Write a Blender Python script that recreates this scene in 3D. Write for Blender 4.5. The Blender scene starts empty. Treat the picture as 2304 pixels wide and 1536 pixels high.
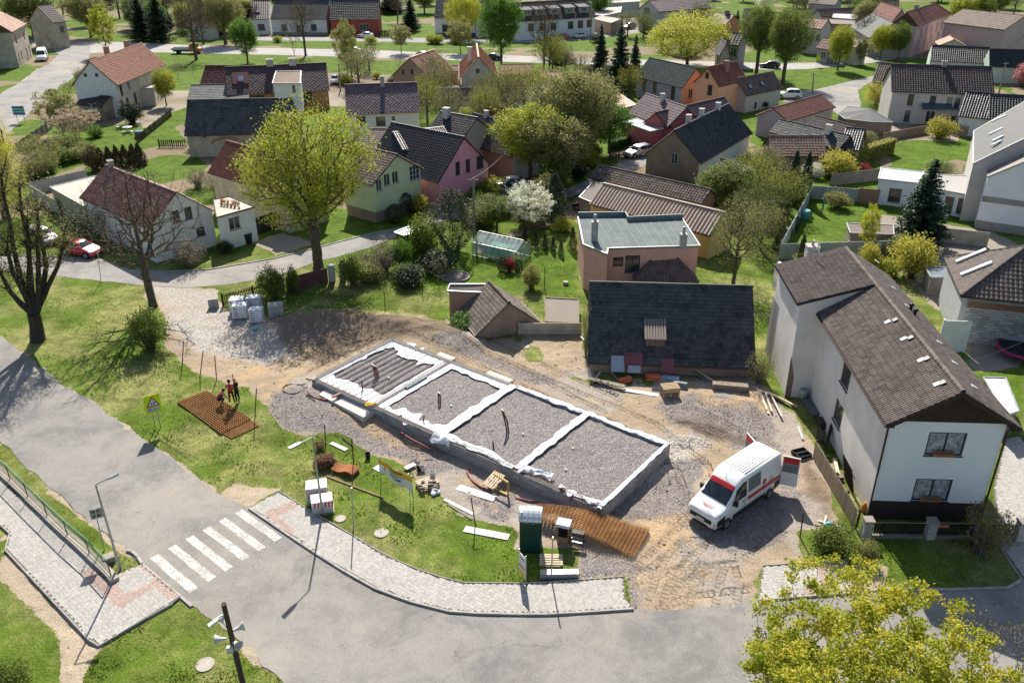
import bpy,bmesh,math,random
import numpy as np
from mathutils import Matrix,Vector
ORD='first second third fourth fifth sixth seventh eighth ninth tenth eleventh last'.split();random.seed(7);rng=np.random.default_rng(7)
SC=bpy.context.scene;COL=SC.collection
F=1908.8;TH=math.radians(27.19);RO=math.radians(-0.333);CH=30.25
_c,_s=math.cos(RO),math.sin(RO)
R_=np.array([1,0,0.]);U_=np.array([0,math.sin(TH),math.cos(TH)]);F_=np.array([0,math.cos(TH),-math.sin(TH)])
CR=_c*R_+_s*U_;CU=-_s*R_+_c*U_;CAM=np.array([0,0,CH])
cd=bpy.data.cameras.new('camera');cam=bpy.data.objects.new('camera',cd);COL.objects.link(cam)
cd.sensor_width=36;cd.lens=F/2304*36;cd.clip_end=3000;cd.clip_start=.5
cam.matrix_world=Matrix(((CR[0],CU[0],-F_[0],0),(CR[1],CU[1],-F_[1],0),(CR[2],CU[2],-F_[2],CH),(0,0,0,1)))
SC.camera=cam
SUN_EL=math.radians(41);SUN_AZ=math.radians(-4.5)
sd=bpy.data.lights.new('sun','SUN');sd.energy=5.0;sd.angle=math.radians(.5);sd.color=(1,.93,.82)
so=bpy.data.objects.new('sun',sd);COL.objects.link(so)
sv=Vector((math.sin(SUN_AZ)*math.cos(SUN_EL),math.cos(SUN_AZ)*math.cos(SUN_EL),math.sin(SUN_EL)))
so.rotation_euler=sv.to_track_quat('Z','Y').to_euler();so.location=(0,60,80)
W=bpy.data.worlds.new('World');SC.world=W;W.use_nodes=True
nt=W.node_tree;sky=nt.nodes.new('ShaderNodeTexSky');sky.sky_type='NISHITA';sky.sun_disc=False
sky.sun_elevation=SUN_EL;sky.sun_rotation=SUN_AZ;sky.dust_density=1.5
bg=nt.nodes['Background'];bg.inputs[1].default_value=.08;nt.links.new(sky.outputs[0],bg.inputs[0])
SC.view_settings.view_transform='Standard';SC.view_settings.look='None';SC.view_settings.exposure=0.88;SC.view_settings.gamma=1
def ray(px,py):return CR*((px-1152)/F)-CU*((py-768)/F)+F_
def P(px,py,z=0.):
 d=ray(px,py);return CAM+d*((z-CH)/d[2])
def hit(px,py,p0,n):
 d=ray(px,py);return CAM+d*(np.dot(p0-CAM,n)/np.dot(d,n))
def hgt(b,t,zb=0):
 B=P(*b,zb);d=ray(*t);return CH+d[2]*math.hypot(B[0],B[1])/math.hypot(d[0],d[1])
def PL(l,z=0.):return np.array([P(x,y,z)[:2]for x,y in l])
_G=rng.random((64,64))
def vn(x,y,s=1.,seed=0):
 x=np.asarray(x)/s+seed*17.3;y=np.asarray(y)/s+seed*9.1
 xi=np.floor(x).astype(int);yi=np.floor(y).astype(int);fx=x-xi;fy=y-yi
 fx=fx*fx*(3-2*fx);fy=fy*fy*(3-2*fy);g=lambda a,b:_G[a%64,b%64]
 return(g(xi,yi)*(1-fx)+g(xi+1,yi)*fx)*(1-fy)+(g(xi,yi+1)*(1-fx)+g(xi+1,yi+1)*fx)*fy
def fbm(x,y,s=1.,o=3,seed=0):return sum(vn(x,y,s/2**i,seed+i)*.5**i for i in range(o))/sum(.5**i for i in range(o))
def sdist(poly,x,y):
 x=np.asarray(x,float);y=np.asarray(y,float);d=np.full(x.shape,1e9);ins=np.zeros(x.shape,bool);n=len(poly)
 for i in range(n):
  a=poly[i];b=poly[(i+1)%n];e=b-a;L=e@e+1e-12
  t=np.clip(((x-a[0])*e[0]+(y-a[1])*e[1])/L,0,1)
  d=np.minimum(d,np.hypot(x-a[0]-t*e[0],y-a[1]-t*e[1]))
  c=((a[1]>y)!=(b[1]>y));
  with np.errstate(all='ignore'):xx=(b[0]-a[0])*(y-a[1])/(b[1]-a[1]+1e-12)+a[0]
  ins^=c&(x<xx)
 return np.where(ins,d,-d)
def pdist(pl,x,y,closed=False):
 d=np.full(np.shape(x),1e9);al=np.zeros(np.shape(x));sd_=np.zeros(np.shape(x));acc=0
 for i in range(len(pl)-1):
  a=pl[i];b=pl[i+1];e=b-a;l=np.hypot(*e);t=np.clip(((x-a[0])*e[0]+(y-a[1])*e[1])/(l*l),0,1)
  q=np.hypot(x-a[0]-t*e[0],y-a[1]-t*e[1]);m=q<d;d=np.where(m,q,d);al=np.where(m,acc+t*l,al)
  sd_=np.where(m,np.sign((x-a[0])*e[1]-(y-a[1])*e[0])*q,sd_);acc+=l
 return d,al,sd_
sst=lambda a,b,x:(lambda t:t*t*(3-2*t))(np.clip((x-a)/(b-a),0,1))
MOUND=PL([(600,748),(690,722),(800,722),(930,738),(1030,775)])
FL=P(740,890)
def hg(x,y):
 x=np.asarray(x,float);y=np.asarray(y,float)
 h=np.maximum(0,.56*np.exp(-((x-FL[0])**2/75+(y-FL[1])**2/26))-.03)*sst(44,48,y)
 m=(np.abs(x+8)<22)&(np.abs(y-62)<22)
 if np.any(m):
  d,_,_=pdist(MOUND,x,y);h=h+np.exp(-(d/1.7)**2)*(.75+.5*(fbm(x,y,1.6,3,5)-.4))*1.0
 return h
def Pg(px,py,dz=0.):
 z=0.
 for _ in range(5):p=P(px,py,z+dz);z=float(hg(p[0],p[1]))
 return np.array([p[0],p[1],z+dz])
MATS={}
def newmat(name):
 m=bpy.data.materials.new(name);m.use_nodes=True;n=m.node_tree;return m,n,n.nodes['Principled BSDF']
def ND(n,t,**k):
 o=n.nodes.new(t)
 for a,b in k.items():
  if a.startswith('i_'):
   key=a[2:];o.inputs[int(key)if key.isdigit()else key].default_value=b
  else:setattr(o,a,b)
 return o
def MIX(n,f,a,b,mode='MIX'):
 o=n.nodes.new('ShaderNodeMix');o.data_type='RGBA';o.blend_type=mode
 for s,v in((0,f),(6,a),(7,b)):
  if hasattr(v,'links')or isinstance(v,bpy.types.NodeSocket):n.links.new(v,o.inputs[s])
  elif s==0:o.inputs[0].default_value=v
  else:o.inputs[s].default_value=(*v[:3],1)
 return o.outputs[2]
def MATH(n,op,a,b=0.,clamp=False):
 o=n.nodes.new('ShaderNodeMath');o.operation=op;o.use_clamp=clamp
 for s,v in((0,a),(1,b)):
  if isinstance(v,bpy.types.NodeSocket):n.links.new(v,o.inputs[s])
  else:o.inputs[s].default_value=v
 return o.outputs[0]
def NOISE(n,scale,detail=3,rough=.6,dist=0.,vec=None):
 o=n.nodes.new('ShaderNodeTexNoise');o.inputs['Scale'].default_value=scale;o.inputs['Detail'].default_value=detail;o.inputs['Roughness'].default_value=rough;o.inputs['Distortion'].default_value=dist
 if vec is None:
  g=n.nodes.get('GEO')or n.nodes.new('ShaderNodeNewGeometry');g.name='GEO';vec=g.outputs['Position']
 n.links.new(vec,o.inputs['Vector']);return o.outputs['Fac']
def RAMP(n,f,pts):
 o=n.nodes.new('ShaderNodeValToRGB');n.links.new(f,o.inputs[0]);e=o.color_ramp.elements
 while len(e)<len(pts):e.new(.5)
 for q,(p,c)in zip(e,pts):q.position=p;q.color=(*(c if hasattr(c,'__len__')else(c,c,c)),1)
 return o.outputs[0]
def BUMP(n,h,st=.3,dist=.02):
 o=n.nodes.new('ShaderNodeBump');o.inputs['Strength'].default_value=st;o.inputs['Distance'].default_value=dist;n.links.new(h,o.inputs['Height']);return o.outputs[0]
def ATT(n,name):
 o=n.nodes.new('ShaderNodeAttribute');o.attribute_name=name;return o
def M(name,c,c2=None,sc=1.5,rough=.85,bump=.25,fine=30,metal=0,spec=.3):
 """painted / plastered / plain surface with uneven tone and grain"""
 if name in MATS:return MATS[name]
 m,n,b=newmat(name);c2=c2 or tuple(x*.72 for x in c)
 f=RAMP(n,NOISE(n,sc,5,.65),[(.35,0),(.68,1)])
 col=MIX(n,f,c,c2);g=NOISE(n,fine,2)
 col=MIX(n,.16,col,RAMP(n,g,[(.3,.25),(.7,1)]),'MULTIPLY');n.links.new(col,b.inputs['Base Color'])
 b.inputs['Roughness'].default_value=rough;b.inputs['Metallic'].default_value=metal;b.inputs['Specular IOR Level'].default_value=spec
 if bump:n.links.new(BUMP(n,g,bump,.01),b.inputs['Normal'])
 MATS[name]=m;return m
def MT(name,c,c2,dirt=(.1,.1,.08),rough=.75,df=.35,rnd=False,spec=.4):
 """tiles: tone per piece, weathering over all"""
 if name in MATS:return MATS[name]
 m,n,b=newmat(name)
 a=n.nodes.new('ShaderNodeObjectInfo').outputs['Random']if rnd else ATT(n,'v').outputs['Fac']
 col=MIX(n,a,tuple(x*.86 for x in c),tuple(x*.7 for x in c2));w=RAMP(n,NOISE(n,.7,6,.7),[(.4,0),(.75,1)])
 col=MIX(n,MATH(n,'MULTIPLY',w,df),col,dirt);s=RAMP(n,NOISE(n,14,3),[(.35,.6),(.65,1.1)]);col=MIX(n,.5,col,s,'MULTIPLY')
 n.links.new(col,b.inputs['Base Color']);b.inputs['Roughness'].default_value=rough;b.inputs['Specular IOR Level'].default_value=spec
 n.links.new(BUMP(n,NOISE(n,25,2),.2,.01),b.inputs['Normal']);MATS[name]=m;return m
def ML(name,c,c2,tr=.45):
 """leaves"""
 if name in MATS:return MATS[name]
 m,n,b=newmat(name);a=ATT(n,'v').outputs['Fac'];col=MIX(n,a,c,c2);col=MIX(n,.25,col,RAMP(n,NOISE(n,.35,2),[(.3,.55),(.7,1)]),'MULTIPLY')
 b.inputs['Roughness'].default_value=.55;b.inputs['Specular IOR Level'].default_value=.25;n.links.new(col,b.inputs['Base Color'])
 t=n.nodes.new('ShaderNodeBsdfTranslucent');n.links.new(col,t.inputs[0]);x=n.nodes.new('ShaderNodeMixShader');x.inputs[0].default_value=tr
 n.links.new(b.outputs[0],x.inputs[1]);n.links.new(t.outputs[0],x.inputs[2]);n.links.new(x.outputs[0],n.nodes['Material Output'].inputs[0]);MATS[name]=m;return m
def MG(name='window_glass',c=(.03,.035,.04),rough=.06,alpha=1.):
 if name in MATS:return MATS[name]
 m,n,b=newmat(name);col=MIX(n,RAMP(n,NOISE(n,1.2,2),[(.35,0),(.65,1)]),c,tuple(x*2.2 for x in c));n.links.new(col,b.inputs['Base Color'])
 b.inputs['Roughness'].default_value=rough;b.inputs['Specular IOR Level'].default_value=.6
 if alpha<1:b.inputs['Alpha'].default_value=alpha
 MATS[name]=m;return m
def car_paint(name,c,metal=.3):
 if name in MATS:return MATS[name]
 m,n,b=newmat(name);col=MIX(n,MATH(n,'MULTIPLY',RAMP(n,NOISE(n,6,4),[(.45,0),(.7,1)]),.25),c,tuple(x*.6+.05 for x in c));n.links.new(col,b.inputs['Base Color'])
 b.inputs['Roughness'].default_value=.32;b.inputs['Metallic'].default_value=metal;b.inputs['Coat Weight'].default_value=.4;b.inputs['Coat Roughness'].default_value=.12;MATS[name]=m;return m
class MB:
 def __init__(s):s.V=[];s.P=[];s.n=0
 def add(s,V,Fc,mi=0,v=.5):
  V=np.asarray(V,float).reshape(-1,3);Fc=np.asarray(Fc,int)
  if Fc.ndim==1:Fc=Fc[None]
  s.V.append(V);s.P.append((Fc+s.n,mi,np.broadcast_to(np.asarray(v,float),(len(Fc),))));s.n+=len(V);return s
 def box(s,x0,x1,y0,y1,z0,z1,mi=0,v=.5):
  V=[(x,y,z)for z in(z0,z1)for y in(y0,y1)for x in(x0,x1)]
  return s.add(V,[(0,2,3,1),(4,5,7,6),(0,1,5,4),(2,6,7,3),(0,4,6,2),(1,3,7,5)],mi,v)
 def obox(s,c,ax,ay,az,hx,hy,hz,mi=0,v=.5):
  c=np.array(c,float);ax,ay,az=[np.array(q,float)*h for q,h in((ax,hx),(ay,hy),(az,hz))]
  V=[c+i*ax+j*ay+k*az for k in(-1,1)for j in(-1,1)for i in(-1,1)]
  return s.add(V,[(0,2,3,1),(4,5,7,6),(0,1,5,4),(2,6,7,3),(0,4,6,2),(1,3,7,5)],mi,v)
 def bar(s,a,b,w,h=None,mi=0,v=.5,up=(0,0,1)):
  a=np.array(a,float);b=np.array(b,float);d=b-a;L=np.linalg.norm(d);d/=L;u=np.array(up,float);
  if abs(d@u)>.98:u=np.array([1.,0,0])
  y=np.cross(u,d);y/=np.linalg.norm(y);z=np.cross(d,y);return s.obox((a+b)/2,d,y,z,L/2,w/2,(h or w)/2,mi,v)
 def tube(s,pts,r,n=6,mi=0,v=.5,cap=True):
  pts=np.array(pts,float);m=len(pts);r=np.broadcast_to(np.array(r,float),(m,));R=[]
  t=np.gradient(pts,axis=0);t/=np.linalg.norm(t,axis=1)[:,None]+1e-9
  u=np.array([0,0,1.])if abs(t[0][2])<.9 else np.array([1.,0,0])
  for i in range(m):
   a=np.cross(t[i],u);a/=np.linalg.norm(a)+1e-9;b=np.cross(a,t[i]);u=b
   for k in range(n):q=2*math.pi*k/n;R.append(pts[i]+r[i]*(a*math.cos(q)+b*math.sin(q)))
  Fc=[(i*n+k,i*n+(k+1)%n,(i+1)*n+(k+1)%n,(i+1)*n+k)for i in range(m-1)for k in range(n)]
  base=s.n;s.add(R,Fc,mi,v)
  if cap:
   s.P.append((np.array([[base+k for k in range(n)]]),mi,np.array([v])));s.P.append((np.array([[base+(m-1)*n+n-1-k for k in range(n)]]),mi,np.array([v])))
  return s
 def lathe(s,prof,n=16,c=(0,0,0),mi=0,v=.5):
  R=[(c[0]+r*math.cos(2*math.pi*k/n),c[1]+r*math.sin(2*math.pi*k/n),c[2]+z)for r,z in prof for k in range(n)]
  s.add(R,[(i*n+k,i*n+(k+1)%n,(i+1)*n+(k+1)%n,(i+1)*n+k)for i in range(len(prof)-1)for k in range(n)],mi,v);return s
 def poly(s,pts,z0,z1,mi=0,v=.5,cap=True):
  n=len(pts);V=[(p[0],p[1],z0)for p in pts]+[(p[0],p[1],z1)for p in pts]
  b=s.n;s.add(V,[(i,(i+1)%n,n+(i+1)%n,n+i)for i in range(n)],mi,v)
  if cap:s.P.append((np.array([[b+n+i for i in range(n)]]),mi,np.array([v])));s.P.append((np.array([[b+n-1-i for i in range(n)]]),mi,np.array([v])))
  return s
 def mesh(s,name,mats,smooth=False):
  me=bpy.data.meshes.new(name)
  if not s.V:return me
  V=np.concatenate(s.V);me.vertices.add(len(V));me.vertices.foreach_set('co',V.ravel().astype(np.float32))
  L=np.concatenate([p[0].ravel()for p in s.P]);T=np.concatenate([np.full(len(p[0]),p[0].shape[1])for p in s.P])
  me.loops.add(len(L));me.loops.foreach_set('vertex_index',L.astype(np.int32));me.polygons.add(len(T))
  me.polygons.foreach_set('loop_start',(np.cumsum(T)-T).astype(np.int32))
  me.polygons.foreach_set('material_index',np.concatenate([np.full(len(p[0]),p[1])for p in s.P]).astype(np.int32))
  at=me.attributes.new('v','FLOAT','FACE');at.data.foreach_set('value',np.concatenate([p[2]for p in s.P]).astype(np.float32))
  me.polygons.foreach_set('use_smooth',np.full(len(T),smooth))
  for m in(mats if isinstance(mats,(list,tuple))else[mats]):me.materials.append(m)
  me.update(calc_edges=True);return me
 def ob(s,name,mats,parent=None,smooth=False,**k):return ob(name,s.mesh(name,mats,smooth),parent,**k)
def ob(name,me,parent=None,loc=None,rotz=None,**k):
 o=bpy.data.objects.new(name,me);COL.objects.link(o)
 if parent:o.parent=parent
 if loc is not None:o.location=tuple(loc)
 if rotz is not None:o.rotation_euler=(0,0,rotz)
 for a,b in k.items():o[a]=b
 return o
def thing(name,label,cat,loc=(0,0,0),rotz=0,group=None):
 o=bpy.data.objects.new(name,None);COL.objects.link(o);o.location=tuple(loc);o.rotation_euler=(0,0,rotz);o['label']=label;o['category']=cat;o.empty_display_size=.3
 if group:o['group']=group
 return o
def tagm(o,label,cat,group=None):
 o['label']=label;o['category']=cat
 if group:o['group']=group
 return o
def dup(o,loc=None,rotz=None,label=None,group=None,parent=None,top=True):
 c=o.copy();COL.objects.link(c);c.parent=parent
 if top:
  if loc is not None:c.location=tuple(loc)
  if rotz is not None:c.rotation_euler=(0,0,rotz)
  if label:c['label']=label
  if group:c['group']=group
 for ch in o.children:dup(ch,parent=c,top=False)
 return c
def ang(a,b):return math.atan2(b[1]-a[1],b[0]-a[0])
def text(s,size,mat,parent,mtx,name='lettering',ext=.004,align='CENTER',shear=0,bold=0):
 cu=bpy.data.curves.new(name,'FONT');cu.body=s;cu.size=size;cu.align_x=align;cu.align_y='CENTER';cu.extrude=ext;cu.shear=shear;cu.offset=bold;cu.resolution_u=3
 t=bpy.data.objects.new('t',cu);COL.objects.link(t);bpy.context.view_layer.update()
 me=bpy.data.meshes.new_from_object(t.evaluated_get(bpy.context.evaluated_depsgraph_get()));bpy.data.objects.remove(t)
 me.materials.clear();me.materials.append(mat);o=ob(name,me,parent);o.matrix_local=mtx;return o
def frame(o,x,y):
 x=Vector(x).normalized();y=Vector(y).normalized();z=x.cross(y);m=Matrix.Identity(4)
 for i,a in enumerate((x,y,z)):
  for j in range(3):m[j][i]=a[j]
 m[0][3],m[1][3],m[2][3]=o;return m
EARTH=PL([(318,668),(345,640),(400,640),(490,650),(510,700),(640,725),(700,700),(860,712),(1000,716),(1090,758),(1180,735),(1305,742),(1322,800),(1345,850),(1690,850),(1730,880),(1800,950),(1850,1050),(1880,1140),(1900,1190),(1800,1200),(1812,1262),(1712,1274),(1700,1352),(1640,1385),(1430,1388),(1405,1296),(1312,1298),(1300,1235),(1160,1232),(1150,1190),(1050,1165),(985,1110),(905,1050),(842,1020),(760,975),(690,985),(640,968),(600,925),(560,880),(505,868),(440,838),(400,800),(372,770),(372,705)])
Z_=lambda*l:PL(l)
GREY=[Z_((612,900),(680,885),(760,900),(850,935),(980,1010),(1060,1068),(960,1068),(840,1015),(650,972),(600,930)),Z_((1475,915),(1560,885),(1680,905),(1740,950),(1755,1010),(1690,1000),(1580,975),(1500,955)),Z_((1385,1155),(1420,1110),(1520,1050),(1600,1010),(1560,1120),(1545,1185),(1470,1170)),Z_((1560,1180),(1740,1090),(1790,1150),(1760,1220),(1690,1240),(1600,1230)),Z_((1640,1000),(1700,985),(1800,1080),(1820,1150),(1770,1130)),Z_((1310,1240),(1420,1250),(1500,1290),(1440,1300),(1420,1370),(1405,1300),(1315,1300)),Z_((960,770),(1040,765),(1180,830),(1260,860),(1200,865),(1080,820)),Z_((640,650),(700,640),(900,655),(1010,700),(940,715),(780,700)),Z_((1020,1090),(1160,1110),(1160,1200),(1090,1160))]
WHITE=[Z_((372,700),(490,690),(520,705),(600,735),(650,790),(600,820),(470,800),(400,745)),Z_((340,640),(500,655),(500,690),(370,690)),Z_((1330,1000),(1480,1000),(1560,960),(1600,1000),(1500,1080),(1400,1120))]
DARK=[Z_((605,740),(690,712),(800,712),(1000,730),(1050,768),(900,762),(760,800),(700,815),(650,795)),Z_((620,690),(760,660),(860,690),(700,715)),Z_((1500,935),(1600,945),(1700,1000),(1560,975)),Z_((1810,1030),(1880,1130),(1870,1190),(1810,1100))]
SAND=[Z_((540,850),(600,830),(700,790),(800,770),(700,830),(640,870),(610,905),(565,895)),Z_((1450,1172),(1505,1168),(1530,1210),(1500,1235),(1455,1205)),Z_((1580,868),(1700,870),(1730,920),(1650,905),(1580,900)),Z_((1720,1140),(1790,1170),(1760,1220),(1740,1180)),Z_((1560,1150),(1530,1190),(1560,1230),(1580,1190)),Z_((700,860),(1000,1010),(1200,1160),(1130,1150),(960,1040),(800,960))]
SHOULD=[Z_((483,1100),(377,1020),(269,945),(151,868),(40,780),(0,745),(0,752),(40,790),(151,880),(269,960),(377,1035),(483,1112)),Z_((0,985),(54,1038),(118,1092),(200,1160),(284,1230),(309,1262),(284,1245),(199,1182),(100,1100),(0,1000)),Z_((539,1430),(594,1485),(660,1545),(594,1505),(539,1450)),Z_((0,1180),(20,1200),(11,1236),(199,1438),(221,1460),(185,1536),(140,1536),(130,1440),(40,1330),(0,1290)),Z_((1920,1262),(1995,1275),(1990,1325),(1925,1330)),Z_((530,1090),(628,1100),(560,1143),(500,1112))]
YARD=[Z_((560,545),(640,520),(700,550),(620,575)),Z_((900,430),(985,440),(1100,430),(1190,440),(1000,490),(965,490)),Z_((2000,270),(2160,300),(2150,320),(1990,310)),Z_((1960,480),(2230,520),(2300,560),(2304,700),(2100,700),(1990,560)),Z_((2150,750),(2304,760),(2304,830),(2200,830)),Z_((360,210),(450,200),(440,235),(380,255),(330,290),(300,280)),Z_((620,170),(780,170),(800,240),(690,240)),Z_((1240,40),(1440,40),(1440,75),(1240,92)),Z_((1060,560),(1290,470),(1300,480),(1080,570)),Z_((2110,70),(2304,60),(2304,110),(2100,105)),Z_((1300,440),(1600,480),(1600,560),(1300,500))]
LAWN=[Z_((860,610),(1060,560),(1290,560),(1300,665),(1000,650),(880,640)),Z_((1790,540),(1830,440),(2000,460),(2100,520),(1940,530)),Z_((2000,400),(2010,320),(2180,300),(2185,350),(2100,370)),Z_((40,380),(200,290),(380,270),(420,320),(300,340),(100,400)),Z_((320,125),(1700,150),(1700,175),(320,160)),Z_((1760,160),(2090,130),(2080,150),(1960,175),(1840,205),(1760,210)),Z_((560,92),(1300,92),(1300,108),(560,104)),Z_((2180,830),(2304,830),(2304,900),(2250,900)),Z_((1740,0),(1640,0),(1640,40),(1680,80),(1740,40))]
TRACKS=[PL(l)for l in([(1440,1370),(1470,1290),(1530,1230),(1600,1160),(1560,1050),(1450,960),(1250,880),(1050,790),(900,735),(760,770),(660,850)],[(1500,1380),(1520,1300),(1560,1240),(1640,1240),(1720,1180)],[(1560,1375),(1580,1290),(1600,1230)],[(1610,1370),(1620,1300),(1600,1240)],[(1450,1330),(1520,1280),(1620,1230)],[(1430,1350),(1540,1310),(1700,1290)],[(1480,935),(1560,935),(1640,975),(1690,1010)],[(1490,965),(1580,975),(1640,1000)],[(1660,900),(1668,940),(1665,960)],[(1420,1030),(1500,1020),(1580,1030)],[(1400,925),(1250,850),(1100,780),(980,745),(860,745),(740,800),(640,860)],[(270,955),(377,1030),(440,1075)],[(150,872),(269,952)])]
ROADA=PL([(-420,440),(-150,628),(0,751),(40,786),(93,829),(151,872),(215,907),(269,950),(331,993),(377,1026),(420,1058),(483,1106),(531,1128),(560,1143),(653.7,1209),(702,1243),(775.8,1290),(844,1328.5),(920.5,1357),(1008.5,1379.6),(1071,1385),(1180,1386.7),(1233.6,1386.7),(1341,1379.6),(1429,1372.5),(1560,1368),(1702,1350),(1834,1340),(1920,1330),(1996,1322),(2132,1325),(2223,1322),(2269,1320),(2300,1303),(2500,1290),(2700,1290),(2700,1900),(950,1900),(760,1650),(642,1534),(594,1497),(539,1440),(480,1395),(431,1362),(406,1341),(357,1303),(319,1267),(300,1250),(250,1211),(199,1171),(159,1134),(118,1100),(89,1077),(54,1047),(27,1015),(0,992),(-200,820),(-500,620)])
ROADB=PL([(-300,590),(-100,575),(0,573),(129,576),(231,584),(290,606),(382,609.7),(473.6,604),(545,592),(620,579),(708,557),(829,525),(918,508.8),(988,482),(1060,455),(1180,445),(1265,428),(1325,404),(1400,362),(1460,345),(1465,368),(1410,388),(1340,420),(1290,442),(1180,470),(1090,478),(980,502),(885.6,535.7),(834.5,557),(708,592),(620,622),(511,640.6),(430,648),(334,643),(237,634),(113,619),(0,608),(-100,603),(-300,610)])
ROADC=PL([(-120,330),(-60,268),(11,204),(40,190),(81,156),(107,146),(132,124),(118,108),(73,105),(70,91),(116,89),(207,94),(204.5,118),(199,134.6),(169.5,172),(137,196),(89,231),(48,272),(0,320),(-80,390)])
ROADD=PL([(204,92),(304,97),(560,107.6),(829,113),(1017,121),(1180,126.5),(1327,132),(1600,139),(1740,143),(1818,143),(1912,134.6),(2007,118),(2095,97),(2155,78),(2200,55),(2260,30),(2290,40),(2230,75),(2160,100),(2096,112),(1980,140),(1912,147),(1818,156),(1740,158),(1600,154),(1327,146),(1180,141),(883,132),(620,124),(317,118),(203,120)])
ROADF=PL([(560,83),(743,83),(1110,88),(1240,78),(1340,69),(1420,58),(1440,70),(1330,90),(1200,97),(1000,97),(743,93),(560,92)])
ROADE=PL([(1762,208),(1835,202),(1961,172),(1992,168),(1950,190),(1930,205),(1938,232),(1935,250),(1890,264),(1850,225),(1762,230)])
def gmasks(x,y):
 nz=(fbm(x,y,1.1,4,3)-.5);nz2=(fbm(x,y,4,3,8)-.5);w=nz*1.3+nz2*.8
 def mk(pl,soft=.25,amp=1.):
  o=np.zeros(x.shape)
  for p in pl:
   b=(x>p[:,0].min()-2)&(x<p[:,0].max()+2)&(y>p[:,1].min()-2)&(y<p[:,1].max()+2)
   if b.any():q=o[b];o[b]=np.maximum(q,sst(-soft,soft,sdist(p,x[b],y[b])+w[b]*amp))
  return o
 e=mk([EARTH],.3,.6);sh=mk(SHOULD,.3,.5);yd=mk(YARD,.6,1.);vs=sst(84,92,y)*sst(.50,.60,fbm(x,y,11,4,91))*(1-mk(LAWN,1.))*.85
 gp=mk([Z_((1085,748),(1335,758),(1345,860),(1240,845),(1120,790)),Z_((660,700),(1000,700),(1000,730),(700,722)),Z_((1340,845),(1480,850),(1480,880),(1400,880))],.8,1.5);e=e*(1-gp*.9*sst(.46,.56,fbm(x,y,1.3,4,66)));earth=np.clip(e+sh+yd+vs,0,1)
 col=np.stack([np.full(x.shape,q)for q in(.37,.29,.205)],-1);bl=lambda m,c:col*(1-m[...,None])+np.array(c)*m[...,None]
 t=fbm(x,y,2.2,4,21);col=col*(.72+.56*t)[...,None]
 col=bl(.75*sst(.48,.6,fbm(x,y,3.5,4,30))*e,(.36,.33,.30))
 white=mk(WHITE,.4);dark=mk(DARK,.5);sand=mk(SAND,.4,1.3);grey=mk(GREY,.3,1.)
 col=bl(white*.85,(.50,.47,.43));col=bl(grey*.85,(.27,.245,.24));col=bl(dark*.75,(.15,.112,.08));col=bl(sand*.6*sst(.42,.62,fbm(x,y,1.5,3,31)+.06),(.52,.36,.20));col=bl(yd*.8,(.30,.275,.235))
 col=bl(sh*.6,(.47,.40,.30));col=bl(vs,(.20,.16,.105))
 stone=np.clip(white*.9+grey*1.+e*.35*sst(.45,.7,fbm(x,y,1.7,3,41)),0,1)
 lawn=mk(LAWN,.5)
 lawn=np.maximum(lawn,.92*sst(72,88,y));return earth,stone,lawn,col
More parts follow.
